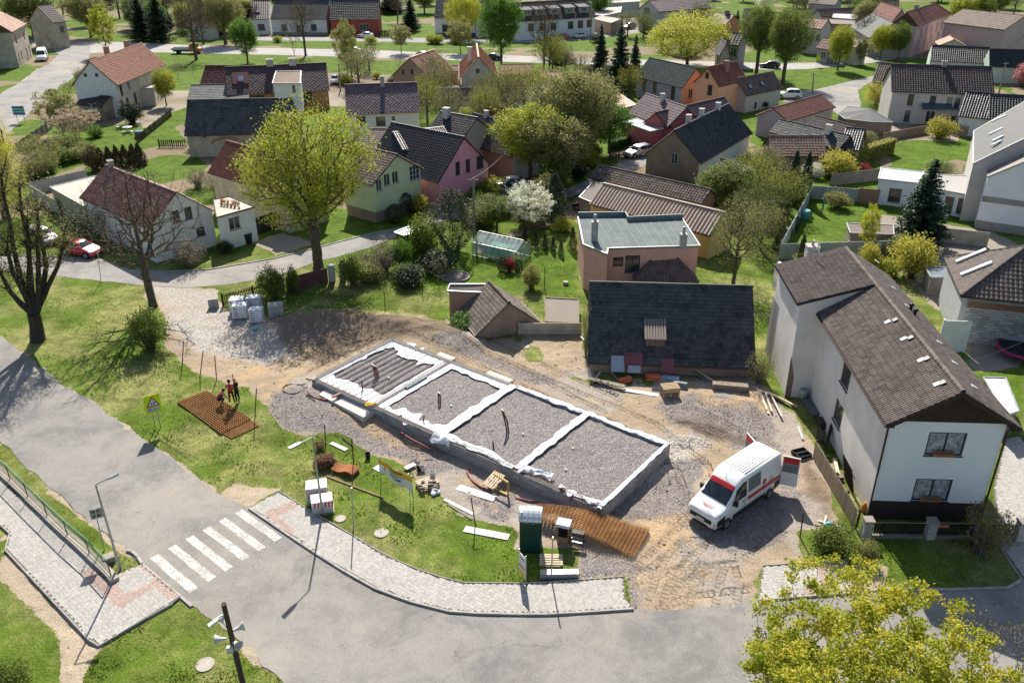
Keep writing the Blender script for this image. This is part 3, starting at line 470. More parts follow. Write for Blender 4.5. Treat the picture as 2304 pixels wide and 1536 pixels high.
def house(label,A,B,R,ze,wallm,roof,at='A',gab=None,oh=.35,og=.25,wins=(),chims=(),name='house',cat='house',group=None,zb=-.3,D=None,lod=1.,gut=GUT,wallmats={},hip=None,plinth=None,ridge=True,zr=None,roofN=None,pitch=None):
 if gab is None:
  a=P(*A,ze);b=P(*B,ze);ex=(b-a)[:2];L=np.hypot(*ex);ex/=L;o3=a if at=='A' else b
  h=hit(*R,o3,np.array([ex[0],ex[1],0]));ey=np.array([-ex[1],ex[0]]);org=a[:2];d0=2*np.dot(h[:2]-o3[:2],ey);z0=h[2];pt_=math.degrees(math.atan2(z0-ze,abs(d0)/2))
  if(not(24<pt_<52 and 2<d0<16)or pitch)and not(D and zr):
   tp=math.tan(math.radians(pitch or 38));nn=np.cross(ray(*R),np.array([ex[0],ex[1],0]));q=np.array([ey[0],ey[1],tp]);t_=-np.dot(nn,np.array([*org,ze])-CAM)/np.dot(nn,q);d0=2*t_;z0=ze+t_*tp
  D=D or d0;zr=zr or z0
 else:
  a=P(*A,ze);b=P(*B,ze);e=(b-a)[:2];D=np.hypot(*e);e/=D;nn=np.array([-e[1],e[0]]);k=hit(*R,a,np.array([nn[0],nn[1],0]));zr=zr or k[2]
  if isinstance(gab,tuple):k2=P(*gab,zr);L=np.dot(k2[:2]-k[:2],nn)
  else:L=gab
  ex=nn;ey=np.array([-ex[1],ex[0]]);org=b[:2]
 if DBG:print('H %-60s L%.1f D%.1f ze%.1f zr%.1f pitch%.0f'%(label[:60],L,D,ze,zr,math.degrees(math.atan2(zr-ze,D/2))),np.round(org,1))
 rz=math.atan2(ex[1],ex[0]);H=thing(name,label,cat,(org[0],org[1],0),rz,group);H['_']=0;del H['_']
 tp=(zr-ze)/(D/2);zw=ze+oh*tp-.06;G3=lambda x,y:np.array([org[0]+ex[0]*x+ey[0]*y,org[1]+ex[1]*x+ey[1]*y])
 x0,x1,y0,y1=og,L-og,oh,D-oh;zt=zr-.06
 cor={'S':((x0,y0),(x1,y0)),'E':((x1,y0),(x1,y1)),'N':((x1,y1),(x0,y1)),'W':((x0,y1),(x0,y0))}
 for s,(p,q)in cor.items():
  Ls=np.hypot(q[0]-p[0],q[1]-p[1]);P0=G3(*p);P1=G3(*q);ee=(P1-P0)/Ls;n3=np.array([ee[1],-ee[0],0]);hs=[]
  for w in wins:
   if w[0]!=s:continue
   pt=hit(w[1],w[2],np.array([*P0,0]),n3);u=np.dot(pt[:2]-P0,ee);opt=w[5]if len(w)>5 else{}
   uu0=max(.1,u-w[3]/2);uu1=min(Ls-.1,u+w[3]/2);z0=max(.05,pt[2]-w[4]/2);z1=z0+w[4]
   if uu1>uu0+.2 and z1>z0+.1:
    if z1<(zw if s in 'SN' else np.interp((uu0+uu1)/2,[0,Ls/2,Ls],[zw,zt,zw]))-.05:hs.append(dict(u0=uu0,u1=uu1,z0=z0,z1=z1,**opt))
  if s in 'SN' or hip:top=[(0,zw),(Ls,zw)]
  else:top=[(0,zw),(Ls/2,zt),(Ls,zw)]
  wall(H,p,q,top,hs,wallmats.get(s,wallm),zb)
 if plinth:
  mb=MB();t=.03;mb.box(x0-t,x1+t,y0-t,y1+t,zb,plinth[0]);
  mb.ob('plinth',plinth[1],H)
 st,tw,th,rm=roof[:4];sl=math.hypot(D/2,zr-ze);c,s_=D/2/sl,(zr-ze)/sl
 slab=MB();t=.1
 if hip:
  hx0,hx1=hip
  if hx0+hx1>L-.1:f_=(L-.1)/(hx0+hx1);hx0*=f_;hx1*=f_;hip=(hx0,hx1)
  slab.add([(0,0,ze),(L,0,ze),(L,D,ze),(0,D,ze),(hx0,D/2,zr),(L-hx1,D/2,zr),(0,0,ze-t),(L,0,ze-t),(L,D,ze-t),(0,D,ze-t)],[(0,1,7,6),(1,2,8,7),(2,3,9,8),(3,0,6,9),(6,7,8,9),(0,1,5,4),(2,3,4,5)]);slab.add([(0,0,ze),(0,D,ze),(hx0,D/2,zr),(L,0,ze),(L,D,ze),(L-hx1,D/2,zr)],[(1,0,2),(3,4,5)])
 else:
  for sg in(0,1):
   y_=[0,D/2]if not sg else[D,D/2]
   V=[(0,y_[0],ze),(L,y_[0],ze),(L,y_[1],zr),(0,y_[1],zr)];V+=[(x,y,z-t)for x,y,z in V];slab.add(V,[(0,1,2,3),(7,6,5,4),(0,4,5,1),(1,5,6,2),(3,2,6,7),(0,3,7,4)]if not sg else[(3,2,1,0),(4,5,6,7),(1,5,4,0),(2,6,5,1),(7,6,2,3),(4,7,3,0)])
 ro=slab.ob('roof',gut,H)
 sd=int(abs(A[0]*7+A[1]))
 clip=(lambda v:(v*hip[0]/L,1-v*hip[1]/L))if hip else None
 tb=MB();tiles(tb,(0,0,ze+.01),(1,0,0),(0,c,s_),L,sl,st,tw*lod,th*lod,clip=clip,seed=sd);tiles(tb,(L,D,ze+.01),(-1,0,0),(0,-c,s_),L,sl,st,tw*lod,th*lod,clip=(lambda v:(v*hip[1]/L,1-v*hip[0]/L))if hip else None,seed=sd+1,mi=1)
 if hip:
  for sgn,hx in((0,hip[0]),(1,hip[1])):
   if hx<=0:continue
   s2=math.hypot(hx,zr-ze);cc,ss=hx/s2,(zr-ze)/s2
   if sgn==0:tiles(tb,(0,D,ze+.01),(0,-1,0),(cc,0,ss),D,s2,st,tw*lod,th*lod,clip=lambda v:(v/2,1-v/2),seed=sd+2)
   else:tiles(tb,(L,0,ze+.01),(0,1,0),(-cc,0,ss),D,s2,st,tw*lod,th*lod,clip=lambda v:(v/2,1-v/2),seed=sd+3)
 tb.ob('roof_tiles' if st not in('seam','corr','corr2')else 'roof_sheets',[rm,roofN or rm],ro,kind='stuff')
 if ridge:
  rb=MB();segs=[((hip[0]if hip else 0,D/2,zr+.03),(L-(hip[1]if hip else 0),D/2,zr+.03))]
  if hip:
   if hip[0]:segs+=[((0,0,ze+.05),segs[0][0]),((0,D,ze+.05),segs[0][0])]
   if hip[1]:segs+=[((L,0,ze+.05),segs[0][1]),((L,D,ze+.05),segs[0][1])]
  for p,q in segs:
   p,q=np.array(p,float),np.array(q,float);l=np.linalg.norm(q-p);k=max(1,int(l/(.42*lod)))
   for i in range(k):a_=p+(q-p)*i/k;b_=p+(q-p)*(i+1.08)/k;rb.tube([a_,b_],[.125,.105],6,v=random.random(),cap=False)
  rb.ob('ridge_tiles',rm,ro,kind='stuff')
 else:
  rb=MB();rb.bar((0,D/2,zr+.04),(L,D/2,zr+.04),.3,.04);rb.ob('ridge_cap',rm,ro)
 for y in(-.06,D+.06):gb=MB();gb.tube([(0,y,ze-.05),(L,y,ze-.05)],.06,6);gb.ob('gutter',gut,H)
 for(fx,fy,w,hh,cm)in chims:
  x=fx*L;y=fy*D;zc=np.interp(y,[0,D/2,D],[ze,zr,ze]);top=zr+hh;mb=MB();mb.box(x-w/2,x+w/2,y-w*.4,y+w*.4,zc-.4,top);mb.box(x-w/2-.04,x+w/2+.04,y-w*.4-.04,y+w*.4+.04,top,top+.09);co=mb.ob('chimney',cm,ro)
  mb=MB();mb.box(x-w*.25,x+w*.25,y-w*.2,y+w*.2,top+.09,top+.11);mb.ob('flue',WDARK,co)
 H_['last']=dict(H=H,ro=ro,L=L,D=D,ze=ze,zr=zr,org=org,ex=ex,ey=ey,G3=G3,c=c,s=s_,sl=sl)
 return H_['last']
H_={}
def onroof(h,px,py,w,l,mat,name,side=0,th=.06,pane=None,lift=.08):
 """item lying on the slope (side 0 = y small)"""
 sg=1 if side==0 else-1;o=h['G3'](0,0 if side==0 else h['D']);vy=h['ey']*sg
 n=np.array([-vy[0]*h['s'],-vy[1]*h['s'],h['c']]);p=hit(px,py,np.array([*o,h['ze']+.05]),n);q=p[:2]-h['org'];x=np.dot(q,h['ex']);y=np.dot(q,h['ey']);v=(0,sg*h['c'],h['s']);nl=np.array([0,-sg*h['s'],h['c']])
 c=np.array([x,y,p[2]])+nl*lift;mb=MB();mb.obox(c,(1,0,0),v,nl,w/2,l/2,th);r=mb.ob(name,mat,h['ro'])
 if pane:mb=MB();mb.obox(c+nl*(th+.008),(1,0,0),v,nl,w/2-.06,l/2-.06,.008);mb.ob('pane',pane,r)
 return r
def flat(label,pts,z,wallm,roofm,wins=(),name='house',cat='house',zb=-.3,edge=None,slope=None,par=.12,group=None,nostrip=False):
 """flat or mono-pitch roof building; pts = pixel corners of the roof edge, ccw or cw; z one height or one per corner"""
 zs=list(z)if hasattr(z,'__len__')else[z]*len(pts);W=[P(*p,zz)[:2]for p,zz in zip(pts,zs)]
 if area(W)<0:W=W[::-1];zs=zs[::-1]
 o=W[0].copy();H=thing(name,label,cat,(*o,0),0,group);W=[w-o for w in W];n=len(W);c=sum(W)/n
 for i in range(n):
  p,q=W[i],W[(i+1)%n];sh=.12;p2=p+(c-p)/np.hypot(*(c-p))*sh;q2=q+(c-q)/np.hypot(*(c-q))*sh;Ls=np.hypot(*(q2-p2));ee=(q2-p2)/Ls;n3=np.array([ee[1],-ee[0],0]);hs=[]
  if np.dot(n3[:2],(W[i]+W[(i+1)%n])/2+o)<0:
   for w in wins:
    pt=hit(w[0],w[1],np.array([*(p2+o),0]),n3);u=np.dot(pt[:2]-o-p2,ee)
    if w[2]/2+.05<u<Ls-w[2]/2-.05 and(len(w)<=4 or w[4].get('edge',i)==i):
     opt={k:v for k,v in(w[4]if len(w)>4 else{}).items()if k!='edge'}
     z0=max(.05,pt[2]-w[3]/2)
     if z0+w[3]<min(zs[i],zs[(i+1)%n])-.05 and not any(abs(u-(h['u0']+h['u1'])/2)<(w[2]+h['u1']-h['u0'])/2 for h in hs):hs.append(dict(u0=u-w[2]/2,u1=u+w[2]/2,z0=z0,z1=z0+w[3],**opt))
  wall(H,p2,q2,[(0,zs[i]-.1),(Ls,zs[(i+1)%n]-.1)],hs,wallm,zb)
 mb=MB();V=[(*w,zz-.12)for w,zz in zip(W,zs)]+[(*w,zz)for w,zz in zip(W,zs)];mb.add(V,[(i,(i+1)%n,n+(i+1)%n,n+i)for i in range(n)])
 b=mb.n-2*n;mb.P.append((np.array([[b+n+i for i in range(n)]]),0,np.array([.5])));mb.P.append((np.array([[b+n-1-i for i in range(n)]]),0,np.array([.5])));r=mb.ob('roof',roofm,H)
 e=MB()
 for i in range(n):p,q=W[i],W[(i+1)%n];e.bar((*p,zs[i]+.02),(*q,zs[(i+1)%n]+.02),.1,.1)
 e.ob('roof_edge',edge or METAL,r)
 return dict(H=H,r=r,W=W,zs=zs,o=o)
RT=dict(orange=MT('roof_orange_tile',(.50,.215,.125),(.40,.16,.10),(.25,.14,.1)),salmon=MT('roof_salmon_tile',(.60,.34,.24),(.50,.27,.19),(.4,.26,.2)),red=MT('roof_red_tile',(.30,.10,.07),(.22,.075,.055),(.13,.07,.05)),dred=MT('roof_dark_red_tile',(.20,.06,.055),(.14,.045,.045),(.1,.05,.05)),brown=MT('roof_brown_tile',(.20,.135,.11),(.13,.09,.075),(.2,.17,.14)),dbrown=MT('roof_dark_brown_tile',(.10,.072,.07),(.06,.045,.045),(.12,.1,.09)),hero=MT('roof_hero_brown_tile',(.165,.13,.115),(.115,.09,.08),(.2,.175,.15),.8,.3),old=MT('roof_old_mixed_tile',(.20,.15,.125),(.075,.06,.055),(.17,.155,.12),.85,.5),purple=MT('roof_purple_tile',(.17,.11,.125),(.12,.075,.09),(.22,.17,.17),.6),plum=MT('roof_plum_tile',(.085,.045,.055),(.06,.032,.04),(.09,.06,.06),.6),black=MT('roof_black_tile',(.035,.038,.04),(.022,.024,.026),(.05,.05,.05),.45),bgreen=MT('roof_black_green_tile',(.035,.05,.05),(.02,.032,.034),(.06,.07,.07),.4),bblue=MT('roof_blue_black_tile',(.03,.04,.055),(.02,.027,.04),(.05,.06,.07),.35),slate=MT('roof_slate',(.085,.088,.09),(.035,.037,.038),(.14,.14,.13),.7,.55),green=MT('roof_grey_green_tile',(.08,.11,.105),(.05,.075,.07),(.12,.14,.13),.7,spec=.2),grey=MT('roof_grey_slab',(.22,.225,.225),(.17,.175,.175),(.2,.19,.17),.85,spec=.15),beige=MT('roof_beige_sheet',(.44,.34,.27),(.38,.29,.23),(.25,.19,.15),.7),corr=MT('roof_red_corrugated',(.25,.07,.06),(.18,.05,.045),(.35,.2,.18),.4,.5),blue=MT('roof_blue_metal',(.06,.10,.15),(.05,.085,.13),(.1,.12,.14),.35),tin=MT('roof_rusty_tin',(.36,.29,.24),(.3,.25,.21),(.25,.13,.07),.8,.8,spec=.15),wood=MT('weathered_boards',(.36,.32,.27),(.22,.19,.155),(.15,.13,.1),.9))
WL=dict(white=M('render_white',(.82,.81,.79),(.70,.69,.66),1.2,.9),cream=M('render_cream',(.66,.60,.49),(.45,.40,.33),.8,.95),beige=M('render_beige_stained',(.50,.45,.36),(.30,.265,.215),.6,.95),pink=M('render_pink',(.80,.36,.40),(.72,.32,.36),1),dpink=M('render_raspberry',(.52,.16,.17),(.44,.13,.15),1),salmon=M('render_salmon',(.70,.40,.32),(.62,.35,.28),.7),green=M('render_pale_green',(.62,.66,.42),(.56,.60,.38),1),lilac=M('render_lilac_grey',(.42,.38,.44),(.36,.33,.38),1),peach=M('render_peach',(.75,.43,.26),(.68,.38,.23),1),grey=M('render_grey',(.34,.32,.31),(.26,.245,.235),.8,.95),lgrey=M('render_light_grey',(.52,.50,.48),(.44,.42,.40),.6,.95),red=M('render_red',(.42,.09,.07),(.36,.075,.06),1),yellow=M('render_yellow',(.66,.50,.20),(.56,.42,.17),1),stucco=M('render_brown_old',(.36,.27,.21),(.24,.18,.14),.7,.95,.5),brick=M('brickwork_old',(.42,.22,.15),(.30,.22,.17),1.5,.95,.6,9),mint=M('render_mint',(.55,.68,.6),(.5,.62,.55),1),darkb=M('plinth_dark',(.05,.035,.03),None,1),bwhite=M('render_bluish_white',(.78,.80,.84),(.72,.74,.78),1.),ochre=M('render_ochre',(.55,.27,.14),None,1))
CHW=M('chimney_white',(.66,.64,.60),(.5,.47,.43),2);CHB=M('chimney_brick',(.36,.2,.15),(.26,.17,.13),3);CHG=M('chimney_concrete',(.42,.40,.37),(.3,.28,.26),2)
T=RT;B=dict(fm=WBROWN);Dk=dict(fm=WDARK)
house('white cottage with twin skylights at the left end of the upper row',(560,44),(606,43),(562,2),3.9,WL['white'],('pan2',.45,.45,T['plum']),wins=[('S',588,62,1.8,1.6,B)],og=0,lod=1.3)
h=H_['last'];onroof(h,580,26,1.2,1.2,WDARK,'skylight',pane=GLASSB)
house('white cottage with grey diamond slate roof and brown door in the upper row',(608,43.5),(733,44),(611,0),3.9,WL['white'],('diamond',.6,.3,T['slate']),wins=[('S',706,63,1.5,1.7,B),('S',640,63,1.5,1.7,B),('S',672,67,1.2,2.4,dict(fm=WBROWN,door=M('door_brown',(.12,.05,.04)),nm='door'))],og=0,lod=1.3,plinth=(.6,WL['grey']))
house('red rendered cottage with black roof behind the parked white car',(741,45.5),(853,44),(737,0),4,WL['red'],('pan2',.45,.45,T['black']),wins=[('S',820,62,2.4,1.7,dict(nx=3)),('S',767,63,1.8,1.7)],lod=1.3,chims=[])
house('white house with dark blue roof and grey plinth in the upper row',(977,41),(1068,41),(975,-8),4.6,WL['white'],('pan2',.45,.45,T['bblue']),wins=[('S',1008,64,3,1.8,dict(fm=WBROWN,nx=3))],og=0,lod=1.3,plinth=(.9,M('plinth_blue',(.06,.07,.09))))
house('white house with garage door beside the dark blue roofed house',(1069,41),(1112,41),(1068,-8),4.6,WL['white'],('pan2',.45,.45,T['bblue']),wins=[('S',1088,70,2.6,3.3,dict(nm='garage_door',door=WL['white']))],og=0,lod=1.3)
h=house('white terraced houses with dormers and brown wall strips above the parked cream car',(1165,49),(1342,38),(1160,7),4.6,WL['white'],('pan2',.5,.5,T['dbrown']),wins=[('S',1284,57,1.6,1.8,B),('S',1306,55,1.6,1.8,B),('S',1326,53,1.6,1.8,B),('S',1195,62,1.6,1.8,B),('S',1220,61,1.6,1.8,B),('S',1245,60,1.6,1.8,B)],lod=1.3)
def dormer(h,x,w,dz=.6,mat=None,rm=None,hh=1.5):
 """shed dormer on the front slope at ridge coordinate x"""
 D,ze,zr=h['D'],h['ze'],h['zr'];tp=(zr-ze)/(D/2);y0=D*.12;zb=ze+tp*y0;mb=MB();mb.add([(x,y0,zb-.1),(x+w,y0,zb-.1),(x+w,y0,zb+hh),(x,y0,zb+hh),(x,y0+hh/tp,zb+hh),(x+w,y0+hh/tp,zb+hh)],[(0,1,2,3)]);mb.add([(x,y0,zb-.1),(x,y0,zb+hh),(x,y0+hh/tp,zb+hh),(x+w,y0,zb-.1),(x+w,y0,zb+hh),(x+w,y0+hh/tp,zb+hh)],[(0,1,2),(5,4,3)])
 d=mb.ob('dormer',mat or WL['grey'],h['ro']);m2=MB();m2.add([(x-.2,y0-.3,zb+hh-.05),(x+w+.2,y0-.3,zb+hh-.05),(x+w+.2,y0+hh/tp+.9,zb+hh+.45),(x-.2,y0+hh/tp+.9,zb+hh+.45),(x-.2,y0-.3,zb+hh+.07),(x+w+.2,y0-.3,zb+hh+.07),(x+w+.2,y0+hh/tp+.9,zb+hh+.57),(x-.2,y0+hh/tp+.9,zb+hh+.57)],[(3,2,1,0),(4,5,6,7),(0,1,5,4),(1,2,6,5),(2,3,7,6),(3,0,4,7)]);m2.ob('dormer_roof',rm or RT['grey'],d)
 m3=MB();m3.box(x+w*.2,x+w*.8,y0-.03,y0,zb+.4,zb+hh-.2);m3.ob('window',WFRAME,d);m4=MB();m4.box(x+w*.24,x+w*.48,y0-.045,y0-.03,zb+.46,zb+hh-.26);m4.box(x+w*.52,x+w*.76,y0-.045,y0-.03,zb+.46,zb+hh-.26);m4.ob('pane',GLASS,d)
for x in(.08,.24,.42,.62,.80):dormer(h,h['L']*x,h['L']*.12)
flat('flat grey garages with green door and pale roof in the back row',[(1333,22),(1400,10),(1396,28),(1338,40)],3,WL['grey'],M('roof_pale_felt',(.45,.42,.38)),wins=[(1372,30,3,2,dict(nm='garage_door',door=M('door_green',(.03,.12,.07))))],name='garage',cat='garage')
flat('low beige shed with flat roof beside the green gate',[(1338,34),(1398,43),(1375,52),(1332,42)],3,WL['stucco'],M('roof_felt_beige',(.42,.36,.30)),name='shed',cat='shed')
house('grey two storey house with purple roof behind the big yellow green tree',(1436,20),(1482,27),(1462,2),5.6,WL['lgrey'],('pan2',.45,.45,T['purple']),gab=18,wins=[('W',1455,26,2.6,1.8,dict(nx=3))],lod=1.4)
flat('long grey building with flat roof at the top edge of the village',[(1325,-8),(1440,-12),(1440,4),(1330,10)],4,WL['lgrey'],M('roof_pale_felt',(.45,.42,.38)),cat='building',name='building')
house('small shed like house with striped red roof on the green hillside',(1592,50),(1633,56),(1599,27),3,WL['ochre'],('pan2',.5,.5,T['purple']),lod=1.4,chims=[(.6,.5,1,.8,CHB)])
house('dark roofed house with white windows half hidden behind the tall trees',(1612,99),(1664,103),(1616,72),4.5,WL['grey'],('pan2',.5,.5,T['slate']),wins=[('S',1650,118,1.3,1.8),('S',1630,117,1.3,1.8)],lod=1.4)
house('narrow stone house with pointed gable and small windows behind the trees',(1619,125),(1645,125),(1632,97),5,WL['stucco'],('flat',.5,.4,T['slate']),gab=6,wins=[('W',1627,125,.8,1.,{}),('W',1637,125,.8,1.,{})],lod=1.3)
house('cream house with open brown porch at the top of the village',(1818,8),(1880,12),(1815,-12),4,WL['lilac'],('pan2',.5,.5,T['beige']),lod=1.4)
house('long low house with brown roof behind the metal roofed hall',(1848,38),(1932,34),(1852,21),3.5,WL['lgrey'],('pan2',.5,.5,T['brown']),lod=1.4)
house('dark roofed barn at the top of the village near the street lamps',(1937,22),(2022,24),(1945,-3),4.5,WL['stucco'],('pan2',.5,.5,T['slate']),lod=1.4,chims=[(.5,.5,.8,.7,CHG)])
flat('long hall with pale ribbed metal roof behind the brick wall',[(1872,40),(1876,31),(1975,35),(1972,48)],4,WL['brick'],M('roof_white_metal',(.42,.44,.46),(.34,.36,.38),1,.7),cat='hall',name='hall')
flat('old brick outbuilding under the metal roofed hall',[(1830,42),(1925,47),(1920,56),(1826,52)],4,WL['brick'],RT['brown'],cat='outbuilding',name='outbuilding')
house('pink two storey corner house with big red hipped roof on the village street',(2066,59),(2141,32),(2040,28),6.6,M('render_pale_pink',(.58,.44,.42),(.5,.38,.36),1),('pan2',.5,.5,T['red']),wins=[('S',2072,74,1.2,2.,{}),('S',2084,70,1.2,2.,{}),('S',2096,66,1.2,2.,{}),('S',2108,61,1.2,2.,{}),('S',2120,56,1.2,2.,{}),('S',2132,52,1.2,2,{}),('S',2068,96,1.4,1.7,{}),('S',2080,92,1.4,1.7,{}),('S',2094,87,1.4,1.7,{}),('S',2110,81,1.4,1.7,{})],hip=(0,5),chims=[(.3,.55,1,.8,CHG)],lod=1.4)
house('lower red roofed house joined to the pink corner house',(1999,60),(2046,60),(2026,21),5.6,WL['lgrey'],('pan2',.5,.5,T['red']),gab=14,lod=1.4)
house('low house with dark red roof left of the pink corner house',(1950,47),(1998,60),(1955,44),4,WL['lgrey'],('pan2',.5,.5,T['dred']),lod=1.4,D=8,zr=7)
house('house with old green grey roof and gable behind the roadside trees',(1913,60),(1955,86),(1912,52),4,WL['grey'],('pan2',.5,.5,T['green']),lod=1.3,D=9,zr=7)
house('house with pale red roof half hidden by the tall tree beside the road',(1790,60),(1850,66),(1795,38),5.5,WL['lgrey'],('pan2',.5,.5,T['salmon']),lod=1.4,wins=[('S',1840,85,1,1.6)])
house('low grey cottage with dark red roof beside the zebra sign on the main road',(1836,108),(1862,112),(1840,84),3,WL['grey'],('pan2',.5,.5,T['dred']),lod=1.4,wins=[('S',1852,124,1.2,1.4)])
house('pale pink gabled house at the right edge behind the car park',(2260,68),(2340,60),(2290,38),6.5,M('render_pale_pink',(.58,.44,.42),(.5,.38,.36),1),('pan2',.5,.5,T['brown']),gab=15,lod=1.4)
house('small house with orange red tile roof at the right edge by the hedge',(2275,104),(2330,98),(2300,78),3,WL['cream'],('pan2',.5,.5,T['orange']),lod=1.3,gab=10)
house('small orange tiled gable roof behind the long black roof',(2112,103),(2175,105),(2142,89),3,WL['cream'],('pan2',.5,.5,T['salmon']),lod=1.3,gab=6)
house('beige two storey house with salmon roof and brown shutters at the left edge',(27,72.7),(60.5,54),(-45,30),7.2,WL['beige'],('pan2',.45,.45,T['salmon']),wins=[('S',36,90,1.3,1.8,dict(door=M('shutter_brown',(.2,.07,.05)),nm='shutter')),('S',54,81,1.3,1.8,dict(door=M('shutter_brown',(.2,.07,.05)),nm='shutter')),('S',43,131,1.,2.,{}),('S',49,126,1,2,{}),('S',61,119,1,2,{}),('S',67,113,1,2,{})],at='A',lod=1.2,hip=(0,4))
hA=house('white house with bright orange tile roof and green balcony beside the side road',(160.6,192.5),(263.7,192.5),(198,138.6),5.1,WL['white'],('pan',.36,.42,T['orange']),gab=(285,97.4),wins=[('W',192,169,.5,.5,Dk),('W',217,169,.5,.5,Dk),('S',273,203,.9,1.7,B),('S',289,189,.9,1.6,{}),('S',303,180,.9,1.6,{}),('S',316,171,.9,1.6,{}),('S',330,161,.9,1.6,{}),('S',275,238,1.,1.8,B),('S',288,233,.9,1.8,B),('S',305,221,.9,1.8,B)],chims=[(.55,.8,.8,.6,CHB),(.9,.75,.8,.6,CHB)],wallmats={'S':WL['cream']})
house('dark lean to shed built against the white gable wall',(168,235),(228,240),(172,214),2.3,WL['stucco'],('flat',.3,.3,T['plum']),name='shed',cat='shed',zr=3.4,D=4.5)
flat('cream flat roofed annex with terrace and green railing beside the orange roofed house',[(311,200),(345,198),(357,186),(330,178)],3.,WL['cream'],M('roof_pale_felt',(.45,.42,.38)),wins=[(354,204,1.6,1.4,Dk)],cat='annex',name='annex')
h=house('long dark red roofed wing at the left end of the old row',(444,208),(509,209),(448,148),2.9,WL['beige'],('pan2',.33,.36,T['dred']),og=0)
h=house('long old house with dark plum diamond roof and a small blue skylight',(511,214),(742,202.5),(740,142),3.1,WL['ochre'],('diamond',.5,.27,T['plum']),at='B',wins=[('S',693,218,1.3,1.5,B),('S',580,222,2.2,1.,B)],chims=[(.44,.52,1.1,.9,CHG),(.66,.52,1.1,.9,CHG)],wallmats={'E':WL['white']},lod=1.2)
onroof(h,541,178,1.,1.2,M('skylight_blue',(.1,.2,.45)),'skylight',pane=GLASSB);onroof(h,541,176,2.6,2.4,T['red'],'repaired_patch',th=.01,lift=.05)
flat('white stair tower with rusty tin roof in front of the plum roof',[(613,188),(676,188),(677,160),(621,161)],[5.2,5.2,6.4,6.4],WL['white'],T['tin'],wins=[(632,201,2.,2.3,dict(fm=WFRAME,door=M('board_brown',(.16,.09,.05)),nm='boarded_window')),(661,200,.5,1.1,B),(663,232,.5,1.1,B)],cat='stair tower',name='stair_tower')
house('grey felt roofed shed wing between the slate barn and the plum roofed house',(420,226),(560,222),(510,190),2.6,WL['grey'],('flat',.6,.5,T['grey']),name='shed',cat='shed',pitch=20)
h=house('long barn with sagging black slate roof and a brick arch in its beige wall',(414.5,305.5),(655,300),(421,226),3.,WL['beige'],('flat',.42,.42,T['slate']),wins=[('S',460,307,.25,.3,Dk),('S',584,324,.3,.5,Dk)],name='barn',cat='barn')
mb=MB();k=9;H=h['H'];xa=h['L']*.38
for i in range(k):a=math.pi*(.18+.64*i/(k-1));mb.obox((xa-3.2*math.cos(a)*.7,.30,1.35+1.15*math.sin(a)),(math.sin(a),0,math.cos(a)),(0,1,0),(-math.cos(a),0,math.sin(a)),.24,.06,.14,v=random.random())
mb.ob('brick_arch',CHB,H)
h=house('cream barn with red tile roof partly hidden by the big lime tree',(467,388),(640,440),(508.6,317.6),4.2,WL['beige'],('pan',.3,.36,T['red']),name='barn',cat='barn',chims=[(.75,.5,.9,.7,CHG)])
hF=house('white house with faded red corrugated roof behind the bare tree',(179,444),(334,514),(398,432),3.55,WL['white'],('corr',.28,1.1,T['corr']),at='B',wins=[('E',402,486,1.3,1.2,B),('E',418,481,1.3,1.2,B),('E',452,521,.9,.9,B)],oh=.2,og=.1,ridge=False,chims=[(.08,.5,.6,.6,CHG)],roofN=MT('roof_sunlit_corrugated',(.62,.42,.40),(.52,.34,.32),(.4,.2,.18),.5))  # roofN: same red sheets with sunlight painted in as pale pink
flat('cream flat roofed garage joined to the back of the corrugated roofed house',[(112,421),(212.6,397),(240,402),(191,466)],2.6,WL['beige'],M('roof_cream_felt',(.48,.45,.39),(.4,.37,.32),1),cat='garage',name='garage')
fA=flat('small white annex with flat roof full of flower pots',[(480,449.6),(516.7,443),(573,466),(487,490)],3.55,WL['white'],M('roof_cream_felt',(.48,.45,.39),(.4,.37,.32),1),wins=[(528,502,1.25,1.3)],cat='annex',name='annex',edge=M('trim_black',(.03,.035,.04)))
h=house('white house with purple diamond slate roof behind the lime tree',(779,258),(944.8,251.6),(776.6,191.7),4.4,WL['white'],('diamond',.52,.28,T['purple']),wins=[('S',813,272,1.2,1.3,B),('S',856.6,273,1.3,1.3,B),('S',885,266,.5,.5,B),('S',840,306,.8,.5,Dk)],chims=[(.52,.47,.6,1.,CHG)])
h=house('brown roofed wing joined behind the pale green house',(815,336),(884,338),(820,316),4.6,WL['cream'],('pan2',.3,.36,T['brown']),zr=6.2,D=7)
h=house('pale green house with brown tile roof and white windows',(838,417),(954,380),(892,357),4.3,WL['green'],('pan',.3,.36,T['brown']),gab=(826,331),wins=[('W',853,417,.8,1.3,{}),('W',871,405,.9,1.3,{}),('W',889.5,399,.9,1.3,{}),('W',934,388,1.7,1.6,dict(nx=3,ny=3))],zr=6.7,plinth=(1.2,WL['stucco']))
hP=house('pink and grey house with black tile roof and cross gable',(986.5,410.5),(1106.3,371),(1045.7,316.3),3.1,WL['pink'],('pan',.3,.36,T['black']),gab=(880,276),wins=[('W',1030,379,.75,1.5,B),('W',1053,373,.75,1.5,B),('W',1080,365,1.2,1.5,dict(fm=WBROWN,nx=2))],zr=7.2)
h=house('cross wing of the pink house with small black gable roof',(866,309),(905,338),(885,299),5.2,WL['lgrey'],('pan',.3,.36,T['black']),gab=6.5,oh=.4,ridge=False)
h=house('black gabled roof behind the pink house',(957,297),(1040,313),(962,294),5.,WL['lgrey'],('pan2',.3,.36,T['black']),zr=7,D=6,chims=[(.25,.4,.8,.7,CHW)])
